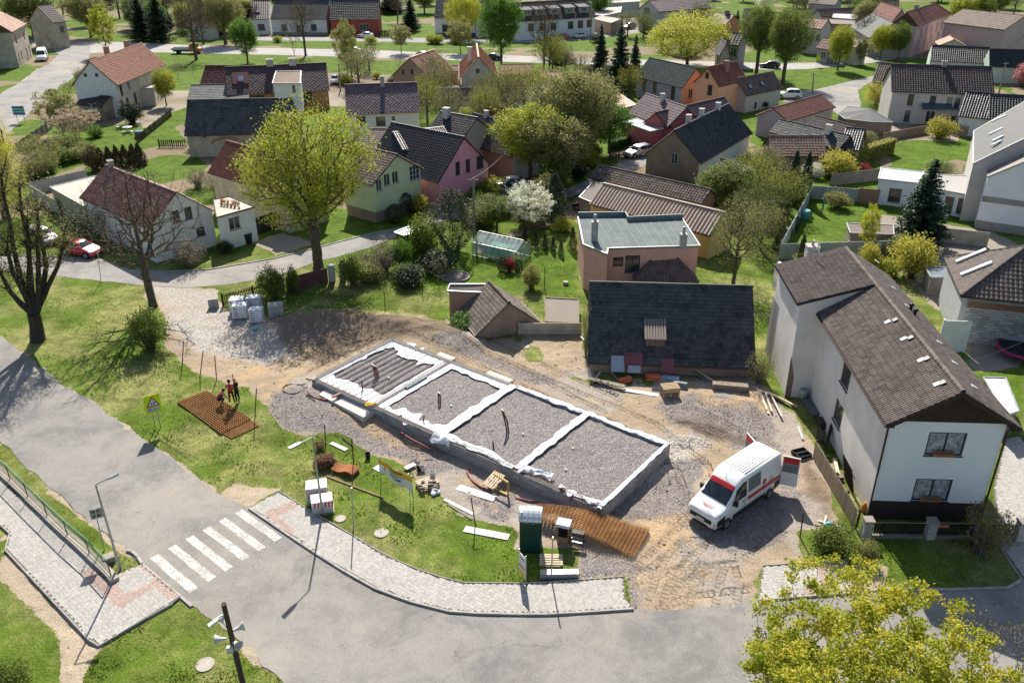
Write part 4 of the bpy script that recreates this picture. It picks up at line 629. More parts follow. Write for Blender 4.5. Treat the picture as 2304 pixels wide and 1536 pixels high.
h=house('brick house with mossy brown tile roof beside the pink house',(1027,318),(1152,354),(1191.3,286.7),3.1,WL['brick'],('pan',.32,.38,T['old']),at='B',wins=[('E',1190,311,.3,.4,Dk)],chims=[(.25,.5,.55,.7,CHW)],wallmats={'E':WL['cream']})
h=house('small house with orange roof and weathered brick gable facing the gardens',(879,172),(968.5,177.6),(918,130.5),3.6,WL['brick'],('seam',.4,2,T['salmon']),gab=(912,108),wins=[('W',907,162,.5,.8,Dk),('W',927,161.5,.5,.8,Dk)],ridge=False)
h=house('cream house with steep orange roof and white chimney',(1033.6,179),(1122,177.6),(1076.7,129),4,WL['cream'],('seam',.4,2,T['salmon']),gab=(1057.3,98),wins=[('W',1075,160.5,.6,.8,Dk)],chims=[(.3,.72,.8,.9,CHW)],ridge=False)
house('low wall building with dark red roof between the two orange gables',(966,160),(1030,161),(966,155),2.6,WL['stucco'],('pan2',.4,.4,T['dred']),zr=3.3,D=4,name='outbuilding',cat='outbuilding')
house('long low shed with brick red roof right of the cream gable',(1110,211),(1186,210.5),(1112,174),2.3,WL['cream'],('pan2',.35,.4,T['red']),name='shed',cat='shed',pitch=30)
house('low red roofed shed in front of the roadside grass',(1125,168),(1200,167),(1126,156),2.3,WL['cream'],('pan2',.4,.4,T['red']),name='shed',cat='shed',zr=3.6,D=6)
house('low shed with faded pink roof behind the big bare tree',(1203,177),(1265,177),(1204,162),2.3,WL['cream'],('pan2',.4,.4,T['salmon']),name='shed',cat='shed',pitch=25)
house('white hut with blue metal roof behind the bare tree',(1196,210),(1262,210),(1192.7,183),2.6,WL['white'],('seam',.45,2,T['blue']),name='shed',cat='shed',pitch=28,ridge=False)
h=house('lilac house with grey green tile roof and grey gable',(1429.5,172),(1535.8,197.8),(1460.4,130.5),3.5,WL['lilac'],('pan',.36,.42,T['green']),wins=[('S',1449,191,1.,1.9,dict(fm=M('frame_salmon',(.5,.25,.2)))),('S',1473,197,1.,1.9,dict(fm=M('frame_salmon',(.5,.25,.2)))),('S',1514,209,1.,2.,B),('E',1554,211,.9,1.6,{}),('E',1569,208,.9,1.6,{})],wallmats={'E':WL['peach']},oh=.2)
h=house('peach two storey house with red tile roof and brick chimney',(1617.9,195),(1683,180.3),(1592,152),4.7,WL['peach'],('pan2',.36,.42,T['red']),wins=[('S',1654,203,1.3,2.6,B),('S',1672,226,.9,1.,B),('W',1591,170,.7,.9,B),('W',1597,203,.9,1.6,B)],chims=[(.5,.35,.8,.6,CHB)],oh=.15)
h=house('long red brown roofed barn right of the peach house',(1679,216),(1762,199),(1740.5,161.5),2.8,WL['lgrey'],('pan2',.36,.42,T['brown']),at='B',wins=[('S',1700,237,.7,1.,Dk)],oh=.2,name='barn',cat='barn')
for q in((1714,189),(1687,195)):onroof(h,*q,.7,.8,WDARK,'skylight',pane=GLASSB)
h=house('raspberry house with purple tile roof and satellite dish',(1412,254.4),(1500.8,288),(1453.7,211.3),3.1,WL['dpink'],('pan',.36,.42,T['purple']),chims=[(.45,.46,.6,.8,CHW)],oh=.2)
h=house('plum roofed wing of the raspberry house',(1500.8,288),(1655,250),(1639.4,216.7),3.1,WL['dpink'],('pan',.36,.42,T['plum']),at='B',oh=.2)
flat('raspberry annex with pale flat roof and two white windows',[(1402.6,274.6),(1432,266.5),(1494,289.4),(1463,296)],2.9,WL['dpink'],M('roof_white_metal',(.42,.44,.46),(.34,.36,.38),1,.7),wins=[(1423,293,1.3,1.6),(1443,299,1.3,1.6)],cat='annex',name='annex',edge=WFRAME)
hS=house('old brown stucco house with long black tile roof and three white chimneys',(1447,349),(1577.5,369),(1521,295),2.5,WL['stucco'],('pan2',.3,.38,T['black']),gab=(1689,239.6),wins=[('W',1517,357,.8,1.4,dict(fm=WFRAME)),('S',1706,357,2.2,1.4,dict(fm=WFRAME)),('S',1724,345,1.6,1.4,{})],chims=[(.27,.53,.65,.9,CHW),(.5,.53,.65,.9,CHW),(.78,.5,.65,.8,CHW)],wallmats={'S':WL['white']})
h=house('white gabled house with long red roof beside the lane',(1772.8,273.3),(1880.5,241),(1739,243.6),2.9,WL['cream'],('pan2',.36,.42,T['red']),wallmats={'W':WL['lilac']},oh=.2)
h=house('house with green black tile roof and pink chimney behind the conifers',(1731,297.5),(1888.6,336.5),(1748.6,268),2.6,WL['stucco'],('pan',.33,.4,T['bgreen']),chims=[(.72,.42,.7,.8,CHW)])
h=house('house with greenish black roof joined at right of the pink chimney house',(1888.6,334),(1935,339),(1927.6,282.7),2.6,WL['stucco'],('pan2',.33,.4,T['bgreen']),at='A',zr=4.6)
h=house('low wing with dark brown roof behind the green black roofs',(1815,280),(1905,305),(1825,258),2.8,WL['stucco'],('pan2',.33,.4,T['dbrown']))
h=house('old lean building with wavy brown pantile roof behind the cypresses',(1737,352),(1862,352),(1735,302),2.,WL['stucco'],('pan',.36,.4,MT('roof_rust_pantile',(.34,.20,.15),(.24,.15,.12),(.2,.17,.13))),zr=3.9)
house('low shed with worn ribbed roof below the big brown gable',(1598,392),(1738,420),(1606,350),1.8,WL['stucco'],('pan2',.3,.35,T['old']),zr=3.2,name='shed',cat='shed')
hV=house('grey two storey house with dark brown roof and blue door canopy',(2005.6,206),(2238.4,213.5),(2020.4,145.4),4.8,WL['lgrey'],('pan',.36,.42,T['dbrown']),wins=[('S',2049,225,1.,1.9,dict(nx=1)),('S',2098,229,1.,1.9,dict(nx=1)),('S',2135,232,.95,1.9,dict(nx=1)),('S',2153,234,.95,1.9,dict(nx=1)),('S',2041,262,.95,1.9,dict(nx=1)),('S',2090,275,1.3,2.,dict(nm='door',door=WDARK)),('S',2140,268,1.2,.9,Dk)],chims=[(.53,.5,.7,.6,CHG)],wallmats={},oh=.3)
mb=MB();xx=hV['L']*.32;mb.add([(xx,-1.2,2.5),(xx+4.3,-1.2,2.5),(xx+4.3,.3,3.1),(xx,.3,3.1)]+[(xx,-1.2,2.62),(xx+4.3,-1.2,2.62),(xx+4.3,.3,3.22),(xx,.3,3.22)],[(3,2,1,0),(4,5,6,7),(0,1,5,4),(1,2,6,5),(3,0,4,7)]);mb.ob('door_canopy',T['blue'],hV['H'])
house('red brown lean to roof at the left end of the grey house',(1961,185),(2006,189),(1974,141),3.,WL['stucco'],('pan2',.36,.42,T['brown']))
flat('grey felt roofed shed in front of the grey house',[(1885,256),(1905,240),(1958,245),(2010,276),(1960,275),(1900,268)],[2.2,2.4,3.2,2.2,2.1,2.1],WL['stucco'],T['grey'],cat='shed',name='shed')
house('long black roofed house with mint wall at the right edge',(2093,137),(2225,143),(2098.4,102.3),3.,WL['mint'],('pan2',.36,.42,T['black']),og=0)
house('black roofed right end of the long mint house',(2226,150),(2330,153),(2226,111),3.,WL['mint'],('pan2',.36,.42,T['black']),og=0)
h=house('white house with glossy blue black tile roof and a red doorway',(2156.3,261),(2223.6,268),(2179,207.3),2.8,WL['white'],('pan',.36,.42,T['bblue']),wins=[],og=.1)
house('glossy green black roofed house at the right edge',(2223.6,268),(2340,275),(2245,212.7),2.9,WL['white'],('pan',.36,.42,T['bgreen']),og=.1)
h=house('tall grey house with slate slab roof and four long skylights at the right edge',(2189,366),(2189,296),(2250,318),6.,WL['stucco'],('flat',.5,.5,T['grey']),gab=16)if 0 else None
fg=flat('tall house with grey slate roof and four skylights behind the white blue house',[(2189.5,368),(2190.5,296),(2330,215),(2330,300)],[6.2,6.2,9.6,9.6],WL['lgrey'],T['grey'],edge=WFRAME)
fb=flat('large white and grey striped house with pale brown roof at the right edge',[(2222,398),(2218,339),(2360,262),(2375,335)],[5.5,5.5,9.,9.],WL['bwhite'],MT('roof_pale_brown_slab',(.36,.31,.28),(.30,.26,.235),(.3,.27,.24),.8))
for R0,lst,fl_ in((fg,[((2230,274),(2264,259)),((2226,302),(2256,288)),((2234,317),(2257,306)),((2232,327),(2252,316))],'skylight'),):
 n3=np.cross(np.array([*(R0['W'][1]-R0['W'][0]),R0['zs'][1]-R0['zs'][0]]),np.array([*(R0['W'][2]-R0['W'][0]),R0['zs'][2]-R0['zs'][0]]));n3/=np.linalg.norm(n3);n3*=np.sign(n3[2]);p0=np.array([*(R0['o']+R0['W'][0]),R0['zs'][0]+.06]);oo=np.array([*R0['o'],0])
 for a,b in lst:q0=hit(*a,p0,n3)-oo;q1=hit(*b,p0,n3)-oo;mb=MB();mb.bar(q0,q1,.5,.14,up=n3);mb.ob(fl_,M('glass_tile',(.75,.78,.8),None,1,.2,0),R0['r'])
for i in range(len(fb['W'])):
 p,q=fb['W'][i],fb['W'][(i+1)%4];ee=(q-p)/np.hypot(*(q-p));n2=np.array([ee[1],-ee[0]])
 if np.dot(n2,(p+q)/2+fb['o'])<0:
  for z0,z1 in((2.9,3.5),(-.2,.9)):mb=MB();c=p-n2*.09;d=q-n2*.09;mb.bar((*c,(z0+z1)/2),(*d,(z0+z1)/2),.04,z1-z0);mb.ob('painted_band',WL['grey'],fb['H'])
flat('white annex with flat pale roof behind the dark spruce',[(1982.7,377),(2078,387),(2064,412),(1976,402.5)],2.9,WL['bwhite'],M('roof_white_metal',(.42,.44,.46),(.34,.36,.38),1,.7),wins=[(2013,440,1.3,1.6,dict(fm=M('frame_ochre',(.28,.18,.07)),nx=2))],cat='annex',name='annex',edge=WFRAME)
flat('white annex with glazed veranda roof beside the striped house',[(2078,392),(2207,397),(2207,443),(2104,425)],[2.9,2.9,2.6,2.6],WL['bwhite'],M('roof_glass_grey',(.36,.36,.35),(.3,.3,.29),1,.7),wins=[(2168,465,1.3,1.7,dict(fm=WBROWN,nx=1)),(2133,465,1.,2.,dict(nm='door',fm=WFRAME,nx=1))],cat='annex',name='annex',edge=WFRAME)
zs=4.2
hc=flat('salmon house with flat green grey sheet roof and parapet',[(1300.3,488),(1407,487),(1413,498),(1535,492),(1574.8,553),(1367.6,559),(1366,572),(1312.4,550)],zs,WL['salmon'],MT('roof_green_grey_felt',(.17,.205,.205),(.14,.175,.175),(.24,.26,.26),.85,.5,spec=.1),wins=[(1337,576,.9,1.6,dict(fm=WBROWN,nx=1,edge=99)),(1391,588,.9,.8,dict(fm=WBROWN,nx=1)),(1423,594,1.3,1.6,dict(fm=WBROWN,nx=2)),(1338,575,.6,1.5,dict(fm=WBROWN,nx=1))])
mb=MB();W_=hc['W'];zq=hc['zs'][0]
pts=[P(*p,zs)[:2]-hc['o']for p in[(1300.3,488),(1407,487),(1413,498),(1535,492)]]
for i in range(3):mb.bar((*pts[i],zs+.22),(*pts[i+1],zs+.22),.14,.5)
mb.ob('parapet',M('parapet_sheet',(.16,.21,.21),None,1,.5),hc['r'])
a=P(1300.3,488,zs)[:2]-hc['o'];b=P(1535,492,zs)[:2]-hc['o'];c=P(1345,560,zs)[:2]-hc['o'];d=P(1574.8,553,zs)[:2]-hc['o']
for i in range(1,12):
 t=i/12;p=a+(b-a)*t;q=c+(d-c)*t;mb=MB();mb.bar((*p,zs+.012),(*q,zs+.012),.05,.02);mb.ob('roof_seam',M('seam_pale',(.26,.30,.30)),hc['r'])
for(px,py,w,hh)in((1337,542,.55,1.7),(1536,553,.55,1.)):
 q=P(px,py,zs)[:2]-hc['o'];mb=MB();mb.box(q[0]-w/2,q[0]+w/2,q[1]-w/2,q[1]+w/2,zs-.2,zs+hh);mb.box(q[0]-w/2-.05,q[0]+w/2+.05,q[1]-w/2-.05,q[1]+w/2+.05,zs+hh,zs+hh+.1);co=mb.ob('chimney',CHG,hc['r'])
 mb=MB();mb.lathe([(.14,0),(.14,.6),(.0,.62)],10,(q[0],q[1],zs+hh+.1));mb.ob('flue_cowl',METAL,co,smooth=True)
hD=house('pyramid roofed porch of brown tiles in front of the salmon house',(1426.8,636),(1572,636),(1504.8,577.5),1.5,WL['salmon'],('pan2',.3,.36,T['brown']),hip=(2.7,2.7),D=5.5,zr=4.0,name='porch',cat='porch')
h=house('long old building with mossy dark pantile roof beside the grey drive',(1324.5,400),(1580,459),(1339,370),2.5,WL['brick'],('pan',.34,.36,T['old']),pitch=34,name='outbuilding',cat='outbuilding')
h=house('yellow walled building with pale brown ribbed sheet roof behind the salmon house',(1325.9,459),(1600,531),(1370,414.6),2.5,WL['yellow'],('corr2',.4,5,T['beige']),ridge=False,name='outbuilding',cat='outbuilding')
flat('open carport with dark flat roof left of the yellow building',[(1303,444),(1334,410.5),(1366,414),(1329,455)],2.5,WL['stucco'],T['dbrown'],cat='carport',name='carport')
h=house('derelict hut with patched brown tile roof beside the construction site',(1071,755),(1220,728),(1144,719),.6,WL['stucco'],('flat',.3,.32,T['old']),gab=(1149,624.5),zr=2.9,name='hut',cat='hut',oh=.15)
flat('ruined brick wall lean to with a pale patch behind the derelict hut',[(1006.7,655),(1098,659),(1092,640),(1012,640)],[2.2,2.2,2.5,2.5],WL['brick'],T['old'],cat='ruin',name='ruin')
sl_l=MT('slate_piece',(.075,.078,.082),(.028,.03,.032),(.13,.13,.12),.7,.45,rnd=True)
hB=house('dark barn with huge patched slate roof reaching almost to the ground',(1321,816),(1701,829),(1319,635),.9,WL['stucco'],('flat',.3,.3,T['slate']),name='barn',cat='barn',oh=.3,pitch=44)
flat('low shelter with pale ribbed roof between the hut and the dark barn',[(1226,670),(1302,674),(1302,727),(1228,724)],[.9,.9,.6,.6],WL['stucco'],RT['wood'],cat='shelter',name='shelter',edge=PLANK)
hZ=house('block built house with big brown hipped roof and two long skylights',(2161.7,666),(2560,706),(2297.6,526),3.9,M('concrete_block_wall',(.40,.41,.43),(.32,.33,.35),2,.95,.4),('pan',.33,.38,T['hero']),hip=(4.6,4.6),D=8.,zr=6.9,oh=.3)
flat('small shed with faded pinkish felt roof left of the raspberry house',[(1362,222),(1395,212),(1432,236),(1400,244)],2.2,WL['stucco'],RT['salmon'],name='shed',cat='shed')
flat('yellowish lean to roof beside the faded pink felt shed',[(1358,240),(1380,222),(1386,236),(1366,248)],2.,WL['stucco'],RT['wood'],name='shed',cat='shed')
house('tall beige house half hidden by trees at the top left junction',(118,52),(150,48),(122,10),6,WL['beige'],('pan2',.5,.5,RT['dbrown']),lod=1.3,wins=[('S',140,66,1.2,1.6)])
house('grey low cottage with brown roof behind the bare trees at the top left',(420,60),(470,62),(424,42),3.2,WL['lgrey'],('pan2',.5,.5,RT['brown']),lod=1.3,wins=[('S',440,72,1.2,1.3)])
house('low yard building with dark tiled roof left of the cream steep gable',(985,226),(1065,224),(988,200),2.4,WL['cream'],('pan2',.4,.4,RT['brown']),name='outbuilding',cat='outbuilding')
flat('pale walled yard shed in front of the brick gabled house',[(980,196),(1042,194),(1044,206),(982,208)],2.3,WL['cream'],RT['grey'],name='shed',cat='shed')
house('long low building with dark roof along the top right street',(1700,62),(1770,70),(1705,48),3.4,WL['lgrey'],('pan2',.5,.5,RT['dbrown']),lod=1.3)
house('white house with grey roof behind the corner between the tall trees',(1668,40),(1712,42),(1670,20),4,WL['white'],('pan2',.5,.5,RT['grey']),lod=1.3)
house('brown roofed house right of the low cottage on the top right street',(1880,98),(1925,108),(1884,80),3.6,WL['cream'],('pan2',.5,.5,RT['brown']),lod=1.3)
house('low stable with rusty tile roof behind the white blossoming trees',(1100,262),(1175,258),(1104,244),2.2,WL['brick'],('pan2',.4,.4,RT['red']),name='outbuilding',cat='outbuilding')
BARK=M('bark_grey_brown',(.13,.105,.08),(.075,.06,.045),3,.95,.6,8);BARKL=M('bark_pale',(.26,.23,.19),(.17,.15,.12),3,.95,.5,8);BARKD=M('bark_dark',(.07,.055,.045),(.04,.032,.026),3,.95,.6,8)
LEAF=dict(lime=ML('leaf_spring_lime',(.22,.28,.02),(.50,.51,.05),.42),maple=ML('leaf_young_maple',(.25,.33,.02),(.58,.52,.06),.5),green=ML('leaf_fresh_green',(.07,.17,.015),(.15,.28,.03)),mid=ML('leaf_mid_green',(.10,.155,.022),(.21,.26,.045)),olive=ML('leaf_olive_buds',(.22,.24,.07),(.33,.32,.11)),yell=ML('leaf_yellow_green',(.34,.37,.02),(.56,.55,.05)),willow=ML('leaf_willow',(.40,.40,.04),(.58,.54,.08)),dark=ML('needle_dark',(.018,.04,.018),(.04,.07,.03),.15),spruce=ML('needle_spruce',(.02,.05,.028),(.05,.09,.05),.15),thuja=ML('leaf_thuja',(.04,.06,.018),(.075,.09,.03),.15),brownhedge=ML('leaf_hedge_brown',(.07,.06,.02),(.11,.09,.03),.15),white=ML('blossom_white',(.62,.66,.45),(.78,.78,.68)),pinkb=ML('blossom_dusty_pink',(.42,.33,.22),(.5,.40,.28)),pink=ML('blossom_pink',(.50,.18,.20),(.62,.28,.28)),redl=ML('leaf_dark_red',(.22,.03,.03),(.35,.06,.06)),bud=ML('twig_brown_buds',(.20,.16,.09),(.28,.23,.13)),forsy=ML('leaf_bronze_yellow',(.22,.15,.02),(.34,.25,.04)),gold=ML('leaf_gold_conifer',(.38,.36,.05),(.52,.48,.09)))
def skeleton(tips,trunk,seg=.5,bow=.12,kp=.35,seed=0):
 r=np.random.default_rng(seed);N=[trunk[0]];par=[-1];pl=[0.]
 for p in trunk[1:]:par.append(len(N)-1);pl.append(pl[-1]+np.linalg.norm(p-N[-1]));N.append(p)
 N=[np.array(p,float)for p in N];cap=len(N)+len(tips)*24;A=np.zeros((cap,3));A[:len(N)]=N;PLn=np.zeros(cap);PLn[:len(N)]=pl;n=len(N);par+=[0]*(cap-n);n0=max(1,int(len(N)*.25));c=np.array(trunk[-1]);org=np.array(trunk[len(trunk)//2])
 order=np.argsort(np.linalg.norm((tips-org),axis=1));tn=[]
 for i in order:
  t=tips[i];d=np.linalg.norm(A[n0:n]-t,axis=1);up=np.maximum(0,A[n0:n,2]-t[2]);j=n0+int(np.argmin(d+kp*PLn[n0:n]+up*1.0));L=np.linalg.norm(t-A[j]);k=max(1,min(20,int(L/seg)));prev=j
  side=r.normal(size=3)*.06*L
  for s in range(1,k+1):
   f=s/k;A[n]=A[j]+(t-A[j])*f+side*math.sin(math.pi*f)+np.array([0,0,-bow*L*math.sin(math.pi*f)*.5])+(r.normal(size=3)*.05*seg if s<k else 0);PLn[n]=PLn[prev]+np.linalg.norm(A[n]-A[prev]);par[n]=prev;prev=n;n+=1
  tn.append(prev)
 par=np.array(par[:n]);A=A[:n];w=np.zeros(n);w[tn]=1
 for i in range(n-1,0,-1):w[par[i]]+=w[i]
 return A,par,w,tn
def tubes(mb,A,par,w,r1,rt,n0=5,minr=.012,mi=0):
 rad=np.maximum(minr,r1*(w/w.max())**.48);rad[0]*=1.25;E_=np.arange(1,len(A));a=A[par[E_]];b=A[E_];ra=np.minimum(rad[par[E_]],rad[E_]*1.6);rb=rad[E_];d=b-a;L=np.linalg.norm(d,axis=1)+1e-9;d/=L[:,None]
 for sel,ns in((rb>=.06,6),((rb<.06)&(rb>=.025),4),(rb<.025,3)):
  if not sel.any():continue
  aa,bb,r0,r1_,dd=a[sel],b[sel],ra[sel],rb[sel],d[sel];u=np.cross(dd,[.3,.5,.81]);u/=np.linalg.norm(u,axis=1)[:,None];v=np.cross(dd,u);m=len(aa);q=2*np.pi*np.arange(ns)/ns
  ring=u[:,None]*np.cos(q)[None,:,None]+v[:,None]*np.sin(q)[None,:,None];V=np.concatenate([aa[:,None]+ring*r0[:,None,None],bb[:,None]+ring*r1_[:,None,None]],1)
  k=np.arange(ns);Q=np.stack([k,(k+1)%ns,(k+1)%ns+ns,k+ns],1);Fc=(np.arange(m)[:,None,None]*2*ns+Q[None]).reshape(-1,4);mb.add(V.reshape(-1,3),Fc,mi)
def leaves(mb,C,s,seed=0,flat_=.3,mi=0,v=None,asp=.75,droop=0.,out=None):
 r=np.random.default_rng(seed);m=len(C);n=r.normal(size=(m,3));n[:,2]=np.abs(n[:,2])+flat_
 if out is not None:n+=out*1.0
 n/=np.linalg.norm(n,axis=1)[:,None];u=np.cross(n,r.normal(size=(m,3)));u/=np.linalg.norm(u,axis=1)[:,None]+1e-9;w=np.cross(n,u)
 if droop:w[:,2]-=droop;w/=np.linalg.norm(w,axis=1)[:,None]
 s=s*(.6+.8*r.random(m))[:,None];V=np.stack([C-u*s*asp*.5,C+w*s*.5-n*s*.1,C+u*s*asp*.5,C-w*s*.5-n*s*.1],1);val=np.clip((v if v is not None else r.random(m))+r.normal(size=m)*.12,0,1)
 mb.add(V.reshape(-1,3),np.arange(m*4).reshape(m,4),mi,val)
def ell(n,c,rx,rz,r,shell=.0,lump=.35,seed=0,zb=None):
 out=[];r=np.random.default_rng(seed);lc=r.normal(size=(14,3));lc/=np.linalg.norm(lc,axis=1)[:,None];la=r.random(14)*lump
 while len(out)<n:
  p=r.normal(size=3);p/=np.linalg.norm(p);rr=1-lump*.5+float(np.sum(la*np.exp(-((1-lc@p)/.12))))*1.2;q=(shell+(1-shell)*r.random()**.45)*min(rr,1.15)
  out.append([c[0]+p[0]*rx*q,c[1]+p[1]*rx*q,c[2]+p[2]*rz*q])
 return np.array(out)
TM={}
def tree_mesh(kind,H,Rw,seed):
 key=(kind,seed,H,Rw)
 if key in TM:return TM[key]
 r=np.random.default_rng(seed*13+5);wood=MB();cr=MB();bark=BARK;lf='lime';zb=.35
 P_=dict(lime=(950,34,.17,.30,.30,.30,'lime',BARK,.15),young=(200,40,.17,.3,.25,.12,'olive',BARK,.1),green=(420,45,.2,.38,.25,.2,'green',BARK,.15),mid=(420,40,.2,.38,.25,.2,'mid',BARK,.15),sparse=(520,11,.16,.4,.25,.24,'olive',BARK,.1),bare=(620,3,.10,.35,.28,.25,'bud',BARK,.05),yell=(700,34,.2,.42,.2,.22,'yell',BARKD,.3),maple=(740,100,.12,.19,.18,.17,'maple',BARKL,.3),orchard=(150,16,.11,.3,.22,.12,'olive',BARKD,.1),blossom=(220,40,.13,.3,.25,.14,'white',BARK,.2),baresm=(160,2,.08,.25,.2,.1,'bud',BARKL,.05))
 if kind in P_:
  nt_,lp,ls,sp,cb,tr,lf,bark,sh=P_[kind];cz=H*(1+cb)/2;rz=H*(1-cb)/2
  tips=ell(nt_,(0,0,cz),Rw,rz,r,sh,seed=seed+3);th=H*(.8 if kind not in('yell','maple','orchard','baresm')else.35)
  k=max(4,int(th/.6));lean=r.normal(size=2)*.02*H;tk=np.array([[lean[0]*(i/k)**2+r.normal()*.03*(i>0),lean[1]*(i/k)**2+r.normal()*.03*(i>0),th*i/k]for i in range(k+1)])
  A,par,w,tn=skeleton(tips,tk,.5,seed=seed);tubes(wood,A,par,w,tr*H/12*1.3,0)
  if kind in('bare','sparse','baresm','orchard'):
   base=np.repeat(A[tn],5,0);d=r.normal(size=base.shape);d/=np.linalg.norm(d,axis=1)[:,None];out=base-np.array([0,0,H*.4]);out/=np.linalg.norm(out,axis=1)[:,None];e=base+(d*.7+out*.6)*(.5*H/12);AA=np.concatenate([base,e]);m=len(base);pp=np.concatenate([np.full(m,-1),np.arange(m)])
   dd=e-base;L=np.linalg.norm(dd,axis=1)[:,None];dd/=L;u=np.cross(dd,[.3,.5,.8]);u/=np.linalg.norm(u,axis=1)[:,None];rr_=.012;V=np.stack([base-u*rr_,base+u*rr_,e+u*.004,e-u*.004],1);wood.add(V.reshape(-1,3),np.arange(m*4).reshape(m,4))
  if lp:
   C=np.repeat(A[tn],lp,0);cv=np.repeat(r.random(len(tn)),lp);C=C+r.normal(size=C.shape)*sp*np.array([1,1,.75])*min(1.2,H/11);leaves(cr,C,ls,seed,v=cv*.7+.15,droop=.3 if kind=='maple' else 0)
 elif kind in('spruce','fir'):
  wood.tube([(0,0,0),(0,0,H*.5),(0,0,H*.98)],[.016*H,.01*H,.004*H],6);bark=BARKD;lf='spruce' if kind=='spruce' else 'dark';C=[];O=[]
  nl=int(H*3.4)
  for i in range(nl):
   f=(i+.5)/nl;z=H*(.06+.93*f);R=Rw*(1-f)**.8*(.75+.5*r.random())+.12;nb=int(6+10*(1-f))
   for b in range(nb):
    a=r.random()*6.283;Rb=R*(.65+.5*r.random());k=max(3,int(Rb/.11));t=np.linspace(.12,1,k);zz=z-.28*Rb*t+.22*Rb*t**2.5;pts=np.stack([np.cos(a)*Rb*t,np.sin(a)*Rb*t,zz],1);pts=np.repeat(pts,4,0)+r.normal(size=(k*4,3))*np.array([.11,.11,.06])*(.5+Rb*.35);C.append(pts)
    wood.bar((0,0,z),(math.cos(a)*Rb*.9,math.sin(a)*Rb*.9,z-.12*Rb),.03,.03)
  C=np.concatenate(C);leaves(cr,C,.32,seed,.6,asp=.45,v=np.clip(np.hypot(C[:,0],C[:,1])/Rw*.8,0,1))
 elif kind in('thuja','cone','ball','hedge'):
  bark=BARKD;lf='thuja';wood.tube([(0,0,0),(0,0,H*.7)],[.05,.02],5);m=int(2600*max(1,H*Rw/3));m=min(m,9000);z=r.random(m);a=r.random(m)*6.283
  prof=(1-z)**(.75 if kind!='cone' else.5)*np.minimum(1,z*9+.35)if kind!='ball' else np.sqrt(np.maximum(0.02,1-(2*z-1)**2))
  lump=1+.22*np.sin(a*3+z*7+seed)+.15*np.sin(a*7-z*11);R=Rw*prof*lump*(.72+.3*r.random(m));C=np.stack([R*np.cos(a),R*np.sin(a),z*H*(.98)],1);C+=r.normal(size=C.shape)*.05;O=np.stack([np.cos(a),np.sin(a),.3*np.ones(m)],1)
  leaves(cr,C,.15 if kind!='hedge' else.2,seed,.2,out=O,asp=.6)
 elif kind in('shrub','twiggy'):
  n_=120;tips=ell(n_,(0,0,H*.55),Rw,H*.45,r,.3,seed=seed);tips[:,2]=np.maximum(tips[:,2],.1);bark=BARKL if kind=='twiggy' else BARK
  base=r.normal(size=(n_,3))*np.array([.15,.15,0]);base[:,2]=0
  for b_,t_ in zip(base,tips):wood.tube([b_,b_*.5+t_*.5+np.array([0,0,.15*H])*.5,t_],[.02,.013,.005],3,cap=False)
  if kind=='twiggy':
   base=np.repeat(tips,9,0);e=base+r.normal(size=base.shape)*.28*np.array([1,1,.8])+np.array([0,0,.15]);m=len(base);dd=e-base;u=np.cross(dd,[.3,.5,.8]);u/=np.linalg.norm(u,axis=1)[:,None];V=np.stack([base-u*.009,base+u*.009,e+u*.003,e-u*.003],1);wood.add(V.reshape(-1,3),np.arange(m*4).reshape(m,4))
  lp=34 if kind=='shrub' else 6;C=np.repeat(tips,lp,0)+r.normal(size=(n_*lp,3))*.2*max(1,Rw/1.2)*np.array([1,1,.8]);C[:,2]=np.maximum(C[:,2],.03);leaves(cr,C,.13,seed);lf='mid'
 elif kind=='willow':
  lf='willow';tips=ell(90,(0,0,H*.72),Rw*.8,H*.26,r,.3,seed=seed);tk=np.array([[0,0,H*.45*i/5]for i in range(6)]);A,par,w,tn=skeleton(tips,tk,.5,seed=seed);tubes(wood,A,par,w,.35,0);Cs=[]
  for t in A[tn]:
   for q in range(7):
    L=H*.55*(.4+.7*r.random());o=t+r.normal(size=3)*.45;o_=np.array([t[0],t[1]])/(np.hypot(t[0],t[1])+.1)*.5;k=int(L/.09);f=np.linspace(0,1,k);z=o[2]-L*f;p=np.stack([o[0]+o_[0]*np.sin(f*1.5),o[1]+o_[1]*np.sin(f*1.5),z],1);p=p[p[:,2]>.3];Cs.append(p+r.normal(size=p.shape)*.05)
  C=np.concatenate(Cs);leaves(cr,C,.15,seed,.0,asp=.4,droop=.8)
 tm=wood.mesh(kind+'_wood',bark,True);cm=cr.mesh(kind+'_crown',LEAF[lf]);TM[key]=(tm,cm,lf);return TM[key]
CAN=dict(lime=(12,4.5),young=(7,2.6),green=(10,3.6),mid=(10,3.6),sparse=(12,5),bare=(12,4.5),yell=(11,6.5),maple=(9,5.5),orchard=(4.5,2.4),blossom=(5,2.6),baresm=(5,2.2),spruce=(10,2.3),fir=(12,3),thuja=(4,.9),cone=(5,1.6),ball=(2.2,1.3),hedge=(3,1.2),shrub=(2,1.3),twiggy=(2.5,1.5),willow=(9,3.5))
